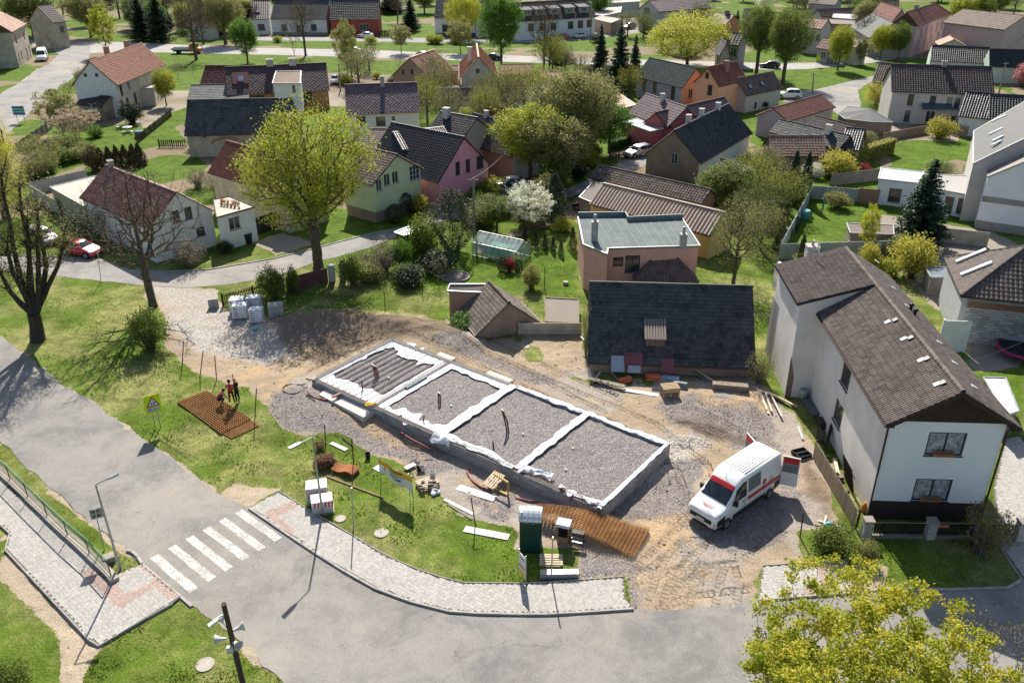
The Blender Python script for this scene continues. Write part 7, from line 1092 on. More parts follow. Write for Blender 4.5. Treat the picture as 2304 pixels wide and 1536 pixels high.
R([(.25,.2),(.25,FW-.2)],.6,seed=12,amp=.04,edge=.6,z=ZF-.09);R([(.1,.75),(d1-.1,.75)],1.3,seed=13,amp=.03,edge=.5,z=ZF-.09);R([(.3,FW-.75),(d1-.2,FW-.6)],1.5,seed=14,amp=.03,edge=.8,z=ZF-.09);R([(d1-.35,.3),(d1-.35,FW-.3)],.5,seed=15,amp=.03,edge=.5,z=ZF-.09);R([(d2-.3,.2),(d2-.3,FW-.3)],.35,seed=16,amp=.06,edge=.8,z=ZF-.08)
REB=M('rebar_rust',(.24,.16,.10),(.14,.09,.06),5,.8)
def cage(a,b,w=.14,h=.16,mat=REB):
 a,b=np.array(a),np.array(b);L=np.hypot(*(b-a));e=(b-a)/L;nn=np.array([-e[1],e[0]]);mb=MB()
 for s in(-1,1):
  for z in(ZF+.03,ZF+h):p=a+nn*s*w/2;q=b+nn*s*w/2;mb.bar((*p,z),(*q,z),.014,.014)
 for i in range(int(L/.2)):
  c=a+e*(i+.5)*.2
  for s in(-1,1):p=c+nn*s*w/2;mb.bar((*p,ZF-.02),(*p,ZF+h),.012,.012)
  mb.bar((*(c-nn*w/2),ZF+h),(*(c+nn*w/2),ZF+h),.012,.012)
 o=mb.ob('rebar_cage',mat,FD);o['kind']='stuff'
cage((.15,.15),(d2+.1,.15));cage((.15,.3),(.15,FW));cage((.15,FW-.15),(d2,FW-.15));cage((d1,.3),(d1,FW-.2));cage((d2+1.2,.16),(d3,.16));cage((d3+.1,.16),(FLn-.1,.16))
gm=MB();Lg=FW-.5
for y,z in((-.05,.02),(.05,.02),(0,.09)):gm.bar((0,y,z),(Lg,y,z),.02,.02)
for i in range(int(Lg/.2)):
 for s in(-1,1):gm.bar((i*.2,s*.05,.02),(i*.2+.1,0,.09),.012,.012);gm.bar((i*.2+.1,0,.09),(i*.2+.2,s*.05,.02),.012,.012)
gm.box(0,Lg,-.012,.012,-.03,.005,1);GME=gm.mesh('lattice_girder',[M('girder_grey',(.30,.29,.28)),M('girder_concrete',(.5,.49,.47))])
ng=10
for i in range(ng):
 x=.55+i*(d1-.9)/(ng-1);p=cL+fx*x+fy*.25;o=ob('lattice_girder',GME,None,(p[0],p[1],ZF-.12),math.atan2(fy[1],fy[0])+random.uniform(-.012,.012));tagm(o,ORD[i]+' thin lattice girder from the left end of the first foundation bay','girder','lattice girders in the first bay')
CNC=M('fresh_concrete',(.62,.59,.52),(.52,.49,.43),1.5,.9)
a=U(640+60,880,.5);
mb=MB();mb.poly([(1.6,-.75),(d1+.1,-.95),(d1+.1,-.02),(1.4,-.02)],.0,.62);mb.ob('concrete_ledge',CNC,FD)
for q0,q1 in((d1-1.6,d1-.1),(d2-2.6,d2-.5)):mb=MB();mb.box(q0,q1,FW,FW+.55,-.1,ZF-.02);mb.ob('concrete_ledge',CNC,FD)
mb=MB();mb.box(d3-.1,FLn,-.10,-.021,-.2,ZF+.0);mb.ob('facing_wall',M('grey_block_plain',(0,0,0)),FD)if 0 else None
PIPE=M('pipe_brown_red',(.22,.06,.04),(.15,.045,.035),4,.6);PIPEO=M('pipe_orange',(.75,.20,.08),None,4,.5);HOSE=M('hose_wine',(.28,.07,.06),(.2,.05,.045),3,.6);HOSEK=M('hose_black',(.025,.025,.027),None,3,.6);CAPW=M('cap_white',(.8,.78,.74),None,3,.6)
def pipe(label,px,py,h,n=1,lean=(0,0),r=.05,z=ZF-.12):
 p=P(px,py,z);root=thing('pipe',label,'pipe',p)
 for k in range(n):
  a=(k-(n-1)/2)*.11;m=MB();m.tube([(a,0,-.1),(a+lean[0]*.4*h+.02*k,lean[1]*.4*h,h*.5),(a+lean[0]*h-.04*k,lean[1]*h,h*(1-.06*k))],r,8);o=m.ob('pipe_stub',PIPE,root,smooth=True);m=MB();m.lathe([(r*1.05,0),(r*1.05,.06),(0,.06)],8,(a+lean[0]*h-.04*k,lean[1]*h,h*(1-.06*k)-.02));m.ob('pipe_cap',CAPW if n>1 else BLK,o)
pipe('bundle of upright brown pipes at the left of the girder bay',848,848,1.,3,(-.15,0));pipe('single upright brown pipe in the girder bay',816,878,.75,1,(-.02,0));pipe('upright brown pipe pair in the second bay',989,905,.75,2,(0,0));pipe('short leaning brown pipe in the second bay',952,947,.4,1,(.2,0));pipe('tall curved brown pipes in the third bay',1143,970,1.5,2,(-.22,.1));pipe('short brown pipe near the front of the third bay',1111,1010,.55,1,(-.1,0));pipe('brown pipe ends at the front edge of the fourth bay',1265,1108,.35,2,(-.3,.1));pipe('curved brown pipe end beside the front wall of the fourth bay',1283,1124,.3,1,(.5,.1))
for i,(x,y,l)in enumerate([(875,851,'white capped pipe stub in the girder bay'),(1015,914,'white capped pipe stub in the second bay'),(1177,978,'white capped pipe stub in the third bay'),(1289,1010,'white capped pipe stub nearest the rear of the fourth bay'),(1273,1058,'white capped pipe stub nearest the front of the fourth bay'),(883,890,'orange capped stub beside the first divider')]):
 m=MB();m.lathe([(.075,-.1),(.075,.08),(.065,.1),(0,.1)],12);o=m.ob('pipe_stub',[CAPW if i!=5 else PIPEO],None,smooth=True);o.location=tuple(P(x,y,ZF-.12));tagm(o,l,'pipe stub')
def hose(label,px,r,mat,z=0,cat='hose',zs=None,name='hose',fl=False):
 pts=[]
 for i,(x,y)in enumerate(px):
  zz=zs[i]if zs else z;p=Pg(x,y,r+zz)if not fl else P(x,y,zz);pts.append(p)
 pts=np.array(pts);k=(len(pts)-1)*6+1;tt=np.linspace(0,len(pts)-1,k);out=[]
 for q in tt:
  i=min(int(q),len(pts)-2);f=q-i;p0=pts[max(i-1,0)];p1=pts[i];p2=pts[i+1];p3=pts[min(i+2,len(pts)-1)];out.append(.5*((2*p1)+(-p0+p2)*f+(2*p0-5*p1+4*p2-p3)*f*f+(-p0+3*p1-3*p2+p3)*f**3))
 o0=np.array(out[0]);m=MB();m.tube(np.array(out)-o0,r,8);o=m.ob(name,mat,None,smooth=True);o.location=tuple(o0);return tagm(o,label,cat)
hose('wine red corrugated hose beside the girder bay corner',[(691,880),(704,892),(725,898),(745,899),(760,895),(762,889)],.055,HOSE,zs=[.1,0,0,0,.1,.3]);hose('wine red hose leaving the front wall of the second bay',[(973,1013),(955,1003),(930,990),(908,976),(901,973),(902,980)],.055,HOSE,zs=[.1,.2,.3,.3,.2,0]);hose('wine red hose lying beside the wooden pallet step',[(1104,1103),(1085,1096),(1062,1080),(1052,1062),(1054,1055)],.06,HOSE);hose('wine red hose under the right part of the front wall',[(1160,1120),(1185,1125),(1215,1130),(1250,1148)],.055,HOSE)
hose('coiled black hose on the sand left of the foundation',[(690,862),(672,865),(650,864),(636,872),(640,883),(660,885),(680,878),(684,868),(668,864),(644,868),(638,878),(655,886),(676,880),(692,868)],.022,HOSEK);hose('black cable loop hanging over the front wall',[(966,985),(984,982),(1004,985),(1014,1000),(1013,1012),(1002,1020),(988,1018),(980,1004),(982,990),(1000,982)],.016,HOSEK,zs=[.9,.95,.8,.6,.4,.2,.1,.3,.6,.8]);hose('pale cable lying at the left end of the dark barn',[(1300,768),(1270,772),(1252,782),(1254,796),(1270,805),(1290,806),(1308,800)],.014,M('cable_pale',(.55,.55,.42)))
hose('pale pipe arched along the wall front by the step of the second bay',[(830,912),(846,915),(860,930),(868,940)],.015,M('cable_pale',(0,0,0)),zs=[.9,.9,.5,.1]);hose('black pipe sticking out at the girder bay corner',[(689,852),(710,857)],.05,HOSEK,zs=[.75,.9]);hose('black pipe resting on the wall at the second divider',[(955,983),(972,977)],.04,HOSEK,zs=[.9,1.0])
m=MB();m.obox((0,0,.07),(math.cos(.5),math.sin(.5),0),(-math.sin(.5),math.cos(.5),0),(0,0,1),1.0,.14,.1);o=m.ob('steel_beam',M('beam_grey_green',(.30,.35,.32)),None);o.location=tuple(P(936,862,ZF-.05));o.rotation_euler=(0,0,math.atan2(fy[1],fy[0])-.5);tagm(o,'grey green packed beam lying in the second bay','beam')
m=MB();r=np.random.default_rng(2)
for k in range(14):m.obox(r.normal(size=3)*[.15,.1,.03]+[0,0,.08],(1,0,0),(0,1,0),(0,0,1),.06+.05*r.random(),.05,.05)
o=m.ob('yellow_bag',M('bag_yellow',(.80,.55,.04)),None);o.location=tuple(P(835,912,ZF));tagm(o,'crumpled yellow bag on the foundation corner','bag')
m=MB();m.obox((0,0,.05),(1,0,0),(0,1,0),(0,0,1),.55,.09,.05);o=m.ob('plank',PIPE,None);o.location=tuple(P(763,888,.8));o.rotation_euler=(0,0,.75);tagm(o,'red brown profile lying across the cage corner','profile')
RU=M('rust_mesh',(.44,.235,.085),(.27,.13,.05),2,.85,.4,20)
def meshstack(label,c,nx,ny,layers,bend=None,mat=RU,step=.15,lh=.045,th=.022,z0=0.,warp=.0,rot=0.):
 """c: 4 pixel corners (a,b,c,d) on the ground of the stack; grid bars between them"""
 A,B_,C_,D_=[Pg(*q)for q in c];o=A.copy();o[2]=float(hg(A[0],A[1]));root=thing('reinforcing_mesh_stack',label,'mesh stack',o);r=np.random.default_rng(3)
 f=lambda u,v:(A*(1-u)*(1-v)+B_*u*(1-v)+C_*u*v+D_*(1-u)*v)-o
 for l in range(layers):
  mb=MB();z=z0+l*lh;dz=lambda u,v:np.array([0,0,z+(bend(u,v)if bend else 0)+warp*math.sin(u*9+v*4+l)*.02]);ox=r.normal(size=3)*.002;ox[2]=0;kk=8
  for i in range(nx+1):
   u=i/nx;pts=[f(u,j/kk)+dz(u,j/kk)+ox for j in range(kk+1)]
   for p,q in zip(pts[:-1],pts[1:]):mb.bar(p,q,th,th*1.4)
  for j in range(ny+1):
   v=j/ny;pts=[f(i/kk,v)+dz(i/kk,v)+ox+np.array([0,0,th])for i in range(kk+1)]
   for p,q in zip(pts[:-1],pts[1:]):mb.bar(p,q,th,th*1.4)
  mb.ob('mesh_layer',mat,root)
 return root
meshstack('flat stack of rusty reinforcing mesh under the workers',[(400,907),(498,978),(564,946),(465,882)],24,14,4)
meshstack('single rusty mesh lying at the lower right of the flat stack',[(502,976),(521,987),(583,959),(564,946)],7,20,2)
meshstack('thick bent stack of rusty reinforcing mesh behind the toilet cabin',[(1204,1180),(1425,1256),(1460,1196),(1210,1150)],28,13,4,bend=lambda u,v:.35*math.sin(min(1,u*1.15)*math.pi)*(.9)+.0+(.25*(1-u)),lh=.09,warp=.6,th=.018)
def bar_box(label,c,s,n,wave=False):
 p=Pg(*c);root=thing('rebar_bundle',label,'rebar bundle',p,.5);r=np.random.default_rng(int(c[0]))
 for g_ in range(8):
  m=MB()
  for k in range(n//8):a=r.random(3)*s-np.array(s)/2;a[2]=abs(a[2])+.05+g_*s[2]/9;an=r.random()*3.1;l=s[0]*.5;m.bar((a[0]-math.cos(an)*l*.5,a[1]-math.sin(an)*l*.5,a[2]),(a[0]+math.cos(an)*l*.5,a[1]+math.sin(an)*l*.5,a[2]+r.normal()*.04),.025,.025)
  m.ob('rebar_layer',M('rust_dark',(.17,.085,.045),(.10,.05,.03),3,.9),root)
bar_box('square crate like pile of dark rusty stirrups on the grass',(731,1048),(1.05,.8,.5),240);bar_box('smaller pile of rusty stirrups beside the iron post',(722,1010),(.55,.5,.35),90)
p=Pg(778,1062);root=thing('corrugated_rusty_mesh','wavy stack of rusty bent mesh sheets on the grass','mesh stack',p,-.42)
for l in range(4):
 m=MB()
 for y in np.linspace(-.35,.35,9):
  pts=[(x,y,.07+l*.075+.1*math.sin(x*4.6))for x in np.linspace(-.75,.75,16)]
  for a,b in zip(pts[:-1],pts[1:]):m.bar(a,b,.08,.018)
 m.ob('mesh_layer',M('rust_orange',(.36,.14,.05),(.24,.085,.035),3,.9),root)
WD=M('pallet_wood',(.50,.38,.24),(.38,.29,.19),4,.85);WDP=M('pallet_wood_pale',(.66,.55,.40),(.52,.42,.30),4,.85)
def pallet_into(root,z,mat,lx=1.2,ly=.8,nb=5,name='board'):
 for i in range(nb):m=MB();y=-ly/2+.05+(ly-.1)*i/(nb-1);m.box(-lx/2,lx/2,y-.05,y+.05,z+.122,z+.144);m.ob(name,mat,root)
 for i in range(3):y=(-1+i)*(ly/2-.06);m=MB();m.box(-lx/2,lx/2,y-.05,y+.05,z,z+.022);m.ob(name,mat,root)
 for i in range(3):
  for j in range(3):x=(-1+i)*(lx/2-.07);y=(-1+j)*(ly/2-.06);m=MB();m.box(x-.07,x+.07,y-.05,y+.05,z+.022,z+.1);m.ob('block',mat,root)
 for i in range(3):x=(-1+i)*(lx/2-.07);m=MB();m.box(x-.05,x+.05,-ly/2,ly/2,z+.1,z+.122);m.ob(name,mat,root)
def pallets(label,px,n,rz,mat=WD,tilt=None,z=0.):
 p=Pg(*px);rt=None
 for k in range(n):
  lab=label if n==1 else['lowest','second','third','fourth','fifth','topmost'][k if k<n-1 else 5]+' '+label
  rt=thing('pallet',lab,'pallet',(p[0],p[1],p[2]+k*.148+z),rz+random.uniform(-.03,.03),'pallets stacked under the dark barn' if n>1 else None);pallet_into(rt,0,mat)
 return rt
pallets('wooden pallet of the stack below the dark barn',(1506,888),5,.15);r_=pallets('pale wooden pallet leaning as a step against the front wall',(1112,1092),1,math.atan2(fy[1],fy[0]),WDP);r_.rotation_euler=(0,math.radians(-14),math.atan2(fy[1],fy[0]));r_.location.z+=.32
pallets('pale wooden pallet beside the toilet cabin',(1240,1262),1,-.02,WDP)
r_=pallets('cluttered wooden pallet at the right end of the banner lower one',(962,1092),1,.55,WDP);r2_=pallets('cluttered wooden pallet at the right end of the banner upper one',(962,1092),1,.6,WDP,z=.15)
m=MB();r=np.random.default_rng(8)
for k in range(12):m.obox(r.normal(size=3)*[.25,.2,.02]+[0,0,.06],(1,0,0),(0,1,0),(0,0,1),.08+.08*r.random(),.06,.05)
o=m.ob('tool_heap',BLK,None);o.location=tuple(Pg(968,1092,.3));tagm(o,'heap of dark tools and gloves on the cluttered pallet','tools')
q=lambda px,py,z:P(px,py,z)
m=MB();a=P(1111,1065,.95);b=P(1143,1085,.95);m.bar(a-a,b-a,.1,.1);m.bar(b-a,b-a-np.array([0,0,.95]),.1,.1);m.bar(b-a+np.array([0,0,-.9]),b-a+np.array([-.9*fx[0],-.9*fx[1],-.9]),.1,.1);o=m.ob('timber_frame',M('timber_yellow',(.55,.38,.16)),None);o.location=tuple(a);tagm(o,'yellow timber support frame beside the pallet step','frame')
def blockpal(label,px,w,h,mat,wrap=False,rz=.1,txt=None):
 p=Pg(*px);root=thing('block_pallet',label,'pallet of blocks',p,rz);pallet_into(root,0,WD,w,w*.8);nx,ny,nz=3,2,4
 for k in range(nz):
  for i in range(nx):
   for j in range(ny):x=(i+.5)/nx*w-w/2;y=((j+.5)/ny-.5)*w*.8;z=.15+(k+.5)*h/nz;m=MB();m.box(x-w/nx/2+.006,x+w/nx/2-.006,y-w*.4/ny+.006,y+w*.4/ny-.006,z-h/nz/2+.005,z+h/nz/2-.005,v=random.random());m.ob('block',mat,root)
 if wrap:
  m=MB();r=np.random.default_rng(int(px[0]));hx,hy=w/2+.012,w*.4+.012;N_=8
  for(a,b)in(((-hx,-hy),(hx,-hy)),((hx,-hy),(hx,hy)),((hx,hy),(-hx,hy)),((-hx,hy),(-hx,-hy))):
   V=[];a=np.array(a);b=np.array(b);nn=np.array([(b-a)[1],-(b-a)[0]]);nn/=np.hypot(*nn)
   for j in range(N_+1):
    for i in range(N_+1):pq=a+(b-a)*i/N_+nn*r.random()*.02;V.append((*pq,.14+(h+.03)*j/N_))
   m.add(V,[(j*(N_+1)+i,j*(N_+1)+i+1,(j+1)*(N_+1)+i+1,(j+1)*(N_+1)+i)for j in range(N_)for i in range(N_)])
  V=[(-hx+2*hx*i/N_,-hy+2*hy*j/N_,.17+h+r.random()*.06)for j in range(N_+1)for i in range(N_+1)];m.add(V,[(j*(N_+1)+i,j*(N_+1)+i+1,(j+1)*(N_+1)+i+1,(j+1)*(N_+1)+i)for j in range(N_)for i in range(N_)])
  wr=m.ob('plastic_wrap',M('wrap_white',(.74,.75,.76),(.62,.65,.70),4,.4,.3,12),root)
  for kk in range(4):m=MB();m.box(-.38*w,-.1*w,-hy-.03,-hy-.024,.35+kk*h/5,.35+kk*h/5+.05);m.ob('printed_mark',BLK,wr)
 return root
GB=MT('grey_block_pile',(.50,.48,.47),(.40,.39,.38),(.3,.29,.27),.95,.2);
blockpal('white wrapped block pallet behind the first on the fence side left',(537,700),1.15,1.0,GB,True);blockpal('white wrapped block pallet nearest the fence in the middle',(574,696),1.1,1.,GB,True);blockpal('white wrapped block pallet in the front row left',(543,714),1.15,1.,GB,True);blockpal('torn white wrapped block pallet in the front row right',(580,724),1.05,1.,GB,True);blockpal('unwrapped pallet of pale grey blocks right of the wrapped ones',(623,714),1.2,1.05,GB,False,.25)
p=Pg(482,692);root=thing('block_stack','small free standing stack of four pale grey slabs by the picket fence','block stack',p,.3)
for i in range(2):
 for k in range(2):m=MB();m.box(i*.42-.42,i*.42-.02,-.15,.15,k*.42,k*.42+.41);m.ob('slab',GB,root)
def pack(label,px,red,rz,h,w=1.15,d=.8):
 p=Pg(*px);root=thing('package',label,'package',p,rz);pallet_into(root,0,WDP,w+.1,d+.05);m=MB();m.box(-w/2,w/2,-d/2,d/2,.15,.15+h*.45);m.ob('lower_wrap',M('pack_grey',(.5,.5,.5),(.42,.42,.42),5),root);m=MB();m.box(-w/2-.006,w/2+.006,-d/2-.006,d/2+.006,.15+h*.45,.15+h);bx=m.ob('upper_wrap',M('pack_white' if red else 'pack_pinkish',(.78,.77,.76)if red else(.62,.50,.50),None,4,.5,0),root)
 if red:
  RD=M('pack_red',(.65,.04,.03),None,2,.5,0)
  for k in range(6):
   x=-w/2+.1+k*.19;m=MB();m.add([(x,-d/2-.012,.18+h*.45),(x+.09,-d/2-.012,.18+h*.45),(x+.15,-d/2-.012,.12+h),(x+.06,-d/2-.012,.12+h)],[(0,1,2,3)]);m.ob('red_print',RD,bx)
  for k in range(4):y=-d/2+.1+k*.19;m=MB();m.add([(w/2+.012,y,.18+h*.45),(w/2+.012,y+.09,.18+h*.45),(w/2+.012,y+.15,.12+h),(w/2+.012,y+.06,.12+h)],[(0,1,2,3)]);m.ob('red_print',RD,bx)
 else:
  m=MB();m.add([(-w/2-.01,-d/2-.01,.16+h),(w/2+.01,-d/2-.01,.16+h),(w/2,d/2,.22+h),(-w/2,d/2,.2+h),(0,0,.27+h)],[(0,1,4,4)]if 0 else[(0,1,2,3)]);m.ob('cover_sheet',M('foil_grey',(.62,.64,.66),None,6,.35),bx)
pack('red and white printed package on a pallet beside the lamp post',(727,1148),True,.25,.75);pack('pinkish grey wrapped package behind the red and white one',(716,1124),False,.2,.95)
def toilet():
 a=P(1168,1243);b=P(1216,1246);root=thing('portable_toilet','dark green portable toilet cabin with white ribbed roof','toilet cabin',a,ang(a,b));G=M('cabin_green',(.012,.055,.04),(.01,.045,.035),2,.45,.1);w,d=1.12,1.12
 m=MB();m.box(0,w,0,d,.0,.12);m.ob('base',BLK,root);m=MB();m.box(.02,w-.02,.02,d-.02,.12,2.1);cab=m.ob('cabin_wall',G,root)
 for k in range(7):m=MB();x=.1+k*(w-.2)/6;m.box(x-.02,x+.02,.0,.02,.2,1.85);m.ob('wall_rib',G,cab)
 for k in range(7):m=MB();y=.1+k*(d-.2)/6;m.box(w-.02,w,y-.02,y+.02,.2,1.85);m.ob('wall_rib',G,cab)
 WR=M('cabin_roof_white',(.62,.66,.70),(.5,.54,.58),2,.4);m=MB();N_=8;V=[]
 for i in range(N_+1):
  y=-.02+(d+.04)*i/N_;z=2.1+.42*math.sin(math.pi*(.08+.84*i/N_));V+=[(-.03,y,z),(w+.03,y,z)]
 m.add(V,[(2*i,2*i+1,2*i+3,2*i+2)for i in range(N_)]);b_=m.n-len(V)
 m.add([v for v in V[0::2]]+[(-.03,d,2.1),(-.03,0,2.1)],[tuple(range(N_,-1,-1))+(N_+2,N_+1)]if 0 else[tuple(range(N_+1))+(N_+1,N_+2)]);m.add([v for v in V[1::2]]+[(w+.03,d,2.1),(w+.03,0,2.1)],[tuple(range(N_+1))+(N_+1,N_+2)]);m.box(-.03,w+.03,-.03,d+.03,2.08,2.2);rf=m.ob('roof',WR,root)
 for k in range(4):
  x=.15+k*(w-.3)/3;m=MB();m.tube([(x,-.02+(d+.04)*i/N_,2.1+.42*math.sin(math.pi*(.08+.84*i/N_))+.01)for i in range(N_+1)],.025,5);m.ob('roof_rib',WR,rf)
 m=MB();m.tube([(.12,.2,2.2),(.12,.2,2.55)],.05,8);m.ob('vent_pipe',METAL,rf);text('TOI TOI   TOI TOI',.1,M('text_grey_green',(.3,.4,.36)),cab,frame((w/2,-.004,1.98),(1,0,0),(0,0,1)))
toilet()
def cabinet():
 p=Pg(1268,1218);root=thing('wooden_booth','small wooden meter box with white foam block on top','box',p,-.3);m=MB();
 for x in(-.3,.27):m.box(x,x+.03,-.25,.25,0,1.15)
 m.box(-.3,.3,.22,.25,0,1.15);m.box(-.3,.3,-.25,.25,.02,.05);m.box(-.3,.3,-.25,.25,1.12,1.15);m.box(-.27,.27,-.25,-.23,.05,.5);m.ob('case',M('booth_wood',(.32,.2,.1),(.24,.15,.08),4),root);m=MB();m.box(-.26,.26,.1,.2,.5,1.12);m.ob('panel_inside',BLK,root);m=MB();m.box(-.38,.36,-.3,.3,1.152,1.34);m.ob('foam_block',M('foam_lilac',(.72,.72,.88),None,4,.8),root)
cabinet()
p=Pg(1300,1222);root=thing('step_ladder','small black steel step bench beside the wooden box','step bench',p,-.3);m=MB()
for x in(-.3,.3):
 for y in(-.2,.2):m.bar((x,y,0),(x*.9,y*.7,.75),.035,.035)
m.ob('frame',BLK,root);m=MB();m.box(-.33,.33,-.16,.16,.75,.79);m.ob('top_plate',BLK,root)
for z in(.25,.5):m=MB();m.box(-.3,.3,-.26,-.16,z,z+.03);m.ob('step',METAL,root)
p=Pg(1258,1300);root=thing('tile_pack','long low stack of upright grey roof sheets beside the pavement','sheet stack',p,.02)
for i in range(46):m=MB();x=-.95+i*1.9/45;m.box(x-.016,x+.016,-.18,.20,.04,.42+random.uniform(-.01,.015));m.ob('sheet',M('galvanised',(.36,.38,.40),(.28,.3,.32),5,.5,metal=.3),root)
m=MB();m.box(-.98,.98,-.05,.1,0,.04);m.ob('batten',PLANK,root)
def banner():
 a=P(858,1094);b=P(930,1137);root=thing('banner','white banner with orange top band reading ZDE STAVÍ on steel posts','banner',a,ang(a,b));L=np.hypot(*(b-a)[:2]);zl,zh=.95,1.95
 WB=M('banner_white',(.80,.80,.78),None,2,.6,.1);OR=M('banner_orange',(.90,.42,.02),None,2,.6,0)
 N_=24;f=lambda u,w_:(u*L,.05*math.sin(u*9)+.03*math.sin(u*17+w_*3),zl+(zh-zl)*w_+.07*math.sin(u*5)*(1-w_)-.06*math.sin(u*math.pi)+(0.07*math.sin(u*11)*(1-w_)))
 def cloth(w0,w1,nm,mat,par,off=0,M_=6):
  m=MB();V=[(lambda p:(p[0],p[1]-off,p[2]))(f(i/N_,w0+(w1-w0)*j/M_))for j in range(M_+1)for i in range(N_+1)];F2=[(j*(N_+1)+i,j*(N_+1)+i+1,(j+1)*(N_+1)+i+1,(j+1)*(N_+1)+i)for j in range(M_)for i in range(N_)];m.add(V,F2);return m.ob(nm,mat,par,smooth=True)
 c=cloth(0,.66,'cloth',WB,root);cloth(.66,.97,'orange_band',OR,c);cloth(.97,1,'top_hem',WB,c,M_=1)
 def onb(s,u,w_,size,mat,bold=.004):
  t=text(s,size,mat,c,Matrix.Identity(4),ext=0,bold=bold)
  for v in t.data.vertices:x=u*L+v.co.x;uu=x/L;p=f(uu,w_+v.co.y/(zh-zl));v.co=(p[0],p[1]-.012-v.co.z,p[2])
 onb('ZDE STAVÍ',.52,.82,.22,M('ink_dark',(.03,.03,.03)));onb('ENERGETICKÁ',.52,.56,.20,M('ink_green',(.08,.32,.14)));onb('VÝSTAVBA',.50,.34,.21,M('ink_dark',(0,0,0)))
 m=MB();
 for k,(z,w_)in enumerate(((.62,.05),(.55,.08),(.46,.06),(.38,.035))):p=f(.17,z);m.obox((p[0],p[1]-.012,p[2]),(1,0,0),(0,0,1),(0,1,0),w_,.04,.002)
 m.ob('bulb_emblem',OR,c)
 for x in(-.02,L+.02):m=MB();m.tube([(x,0,-.1),(x,0,2.1)],.022,6);m.ob('post',METAL,root)
 m=MB();m.tube([(L*.87,.1,0),(L*.87,.1,2.)],.02,6);m.ob('post',METAL,root)
banner()
a=P(1168,1300);b=P(1183,1318);root=thing('notice_board','leaning white notice board with red stripe and yellow print by the cabin','notice board',a,ang(a,b));Lb=.62
m=MB();m.box(0,Lb,-.015,.015,.35,1.75);bo=m.ob('board',M('board_white',(.7,.7,.68)),root);m=MB();m.box(.02,Lb-.02,-.02,-.016,.95,1.05);m.ob('red_stripe',M('pack_red',(.65,.04,.03)),bo);m=MB();m.box(.04,Lb-.04,-.02,-.016,.4,.7);m.ob('yellow_field',M('bag_yellow',(0,0,0)),bo);text('STAVBA',.12,M('pack_red',(0,0,0)),bo,frame((Lb/2,-.02,1.5),(1,0,0),(0,0,1)))
for x in(0,Lb):m=MB();m.tube([(x,.03,0),(x,.03,1.9)],.02,6);m.ob('post',METAL,root)
CB=M('cement_board',(.62,.60,.57),(.52,.51,.49),2,.85);RPL=M('plate_dark_red',(.24,.08,.09),(.17,.06,.07),2,.6);BPL=M('plate_blue_grey',(.35,.40,.46),(.28,.33,.38),2,.5)
def plank(label,p,q,w,h,mat,cat='plank',z=0.,z2=None,name='plank'):
 a=Pg(*p);b=Pg(*q);a[2]+=z+h/2+.02;b[2]+=(z if z2 is None else z2)+h/2+.02;m=MB();m.bar((0,0,0),b-a,w,h);o=m.ob(name,mat,None);o.location=tuple(a);return tagm(o,label,cat)
for i in range(9):
 a=(1695+i*5,870+i*3);plank(ORD[i]+' thin rough plank of the fan of boards by the grey wall',(a[0]+random.randint(-6,6),a[1]),(a[0]+22+random.randint(-8,8),a[1]+52+random.randint(-8,8))if i%2 else(a[0]+58,a[1]+28),.13,.03,M('board_bleached',(.66,.56,.42),(.52,.44,.34),4),z=.03*i).__setitem__('group','fan of rough boards by the grey wall')
plank('white cement board nearest the front wall step',(1030,1096),(1114,1123),.55,.03,CB,'board',name='cement_board');plank('white cement board lying in the grass by the iron post',(1045,1190),(1145,1209),.5,.03,CB,'board',name='cement_board');plank('narrow pale plank left of the iron post',(1000,1124),(1066,1158),.22,.04,CB);plank('second narrow plank in the weeds left of the iron post',(1008,1134),(1062,1168),.15,.03,PLANK)
plank('grey board carrying four flat rings in front of the dark barn',(1326,858),(1405,876),.42,.06,PLANK,'board',z=.2);plank('pale long board right of the ringed one',(1404,877),(1482,890),.42,.03,CB,'board');plank('low flat board behind the pallets',(1468,874),(1548,874),.3,.03,BPL,'board')
for i,x in enumerate((1352,1367,1376,1385)):m=MB();m.lathe([(.13,0),(.17,0),(.17,.06),(.13,.06),(.13,0)],16);o=m.ob('ring',M('ring_dark',(.2,.17,.13)),None);o.location=tuple(Pg(x,860+i*4.2,.3));tagm(o,ORD[i]+' flat dark ring from the left on the grey board','ring','rings on the grey board')
plank('thick stack like beam of weathered boards by the barn end',(1602,872),(1682,879),.55,.42,PLANK,'beam',name='board_bundle');plank('long grey green packed panel bundle behind the pallets',(1484,862),(1545,872),.25,.35,M('pack_green_grey',(.25,.28,.28)),'panel bundle');plank('pale blue sheets behind the packed panels',(1488,852),(1527,858),.6,.25,M('sheet_pale_blue',(.5,.6,.72)),'sheet bundle',name='sheets')
plank('long grey metal profile leaning across the barn corner upper',(1306,785),(1388,854),.08,.08,METAL,'profile',z=1.,z2=0.);plank('long grey metal profile leaning across the barn corner lower',(1314,790),(1392,858),.08,.08,METAL,'profile',z=1.,z2=0.);plank('blue grey channel leaning on the barn eave',(1330,800),(1368,828),.2,.05,BPL,'channel',z=1.,z2=.5)
plank('long plank propped from the roof hatch to the ground',(1490,812),(1604,858),.2,.05,M('board_bleached',(0,0,0)),z=1.2,z2=0.);plank('dark long plank beside the propped one',(1486,815),(1590,858),.16,.05,PLANK,z=1.1,z2=0.);plank('short plank leaning under the roof hatch',(1486,806),(1454,838),.22,.05,PLANK,z=1.2,z2=0.2);plank('short bleached plank resting across the leaning ones',(1502,826),(1545,826),.12,.05,M('board_bleached',(0,0,0)),z=.95)
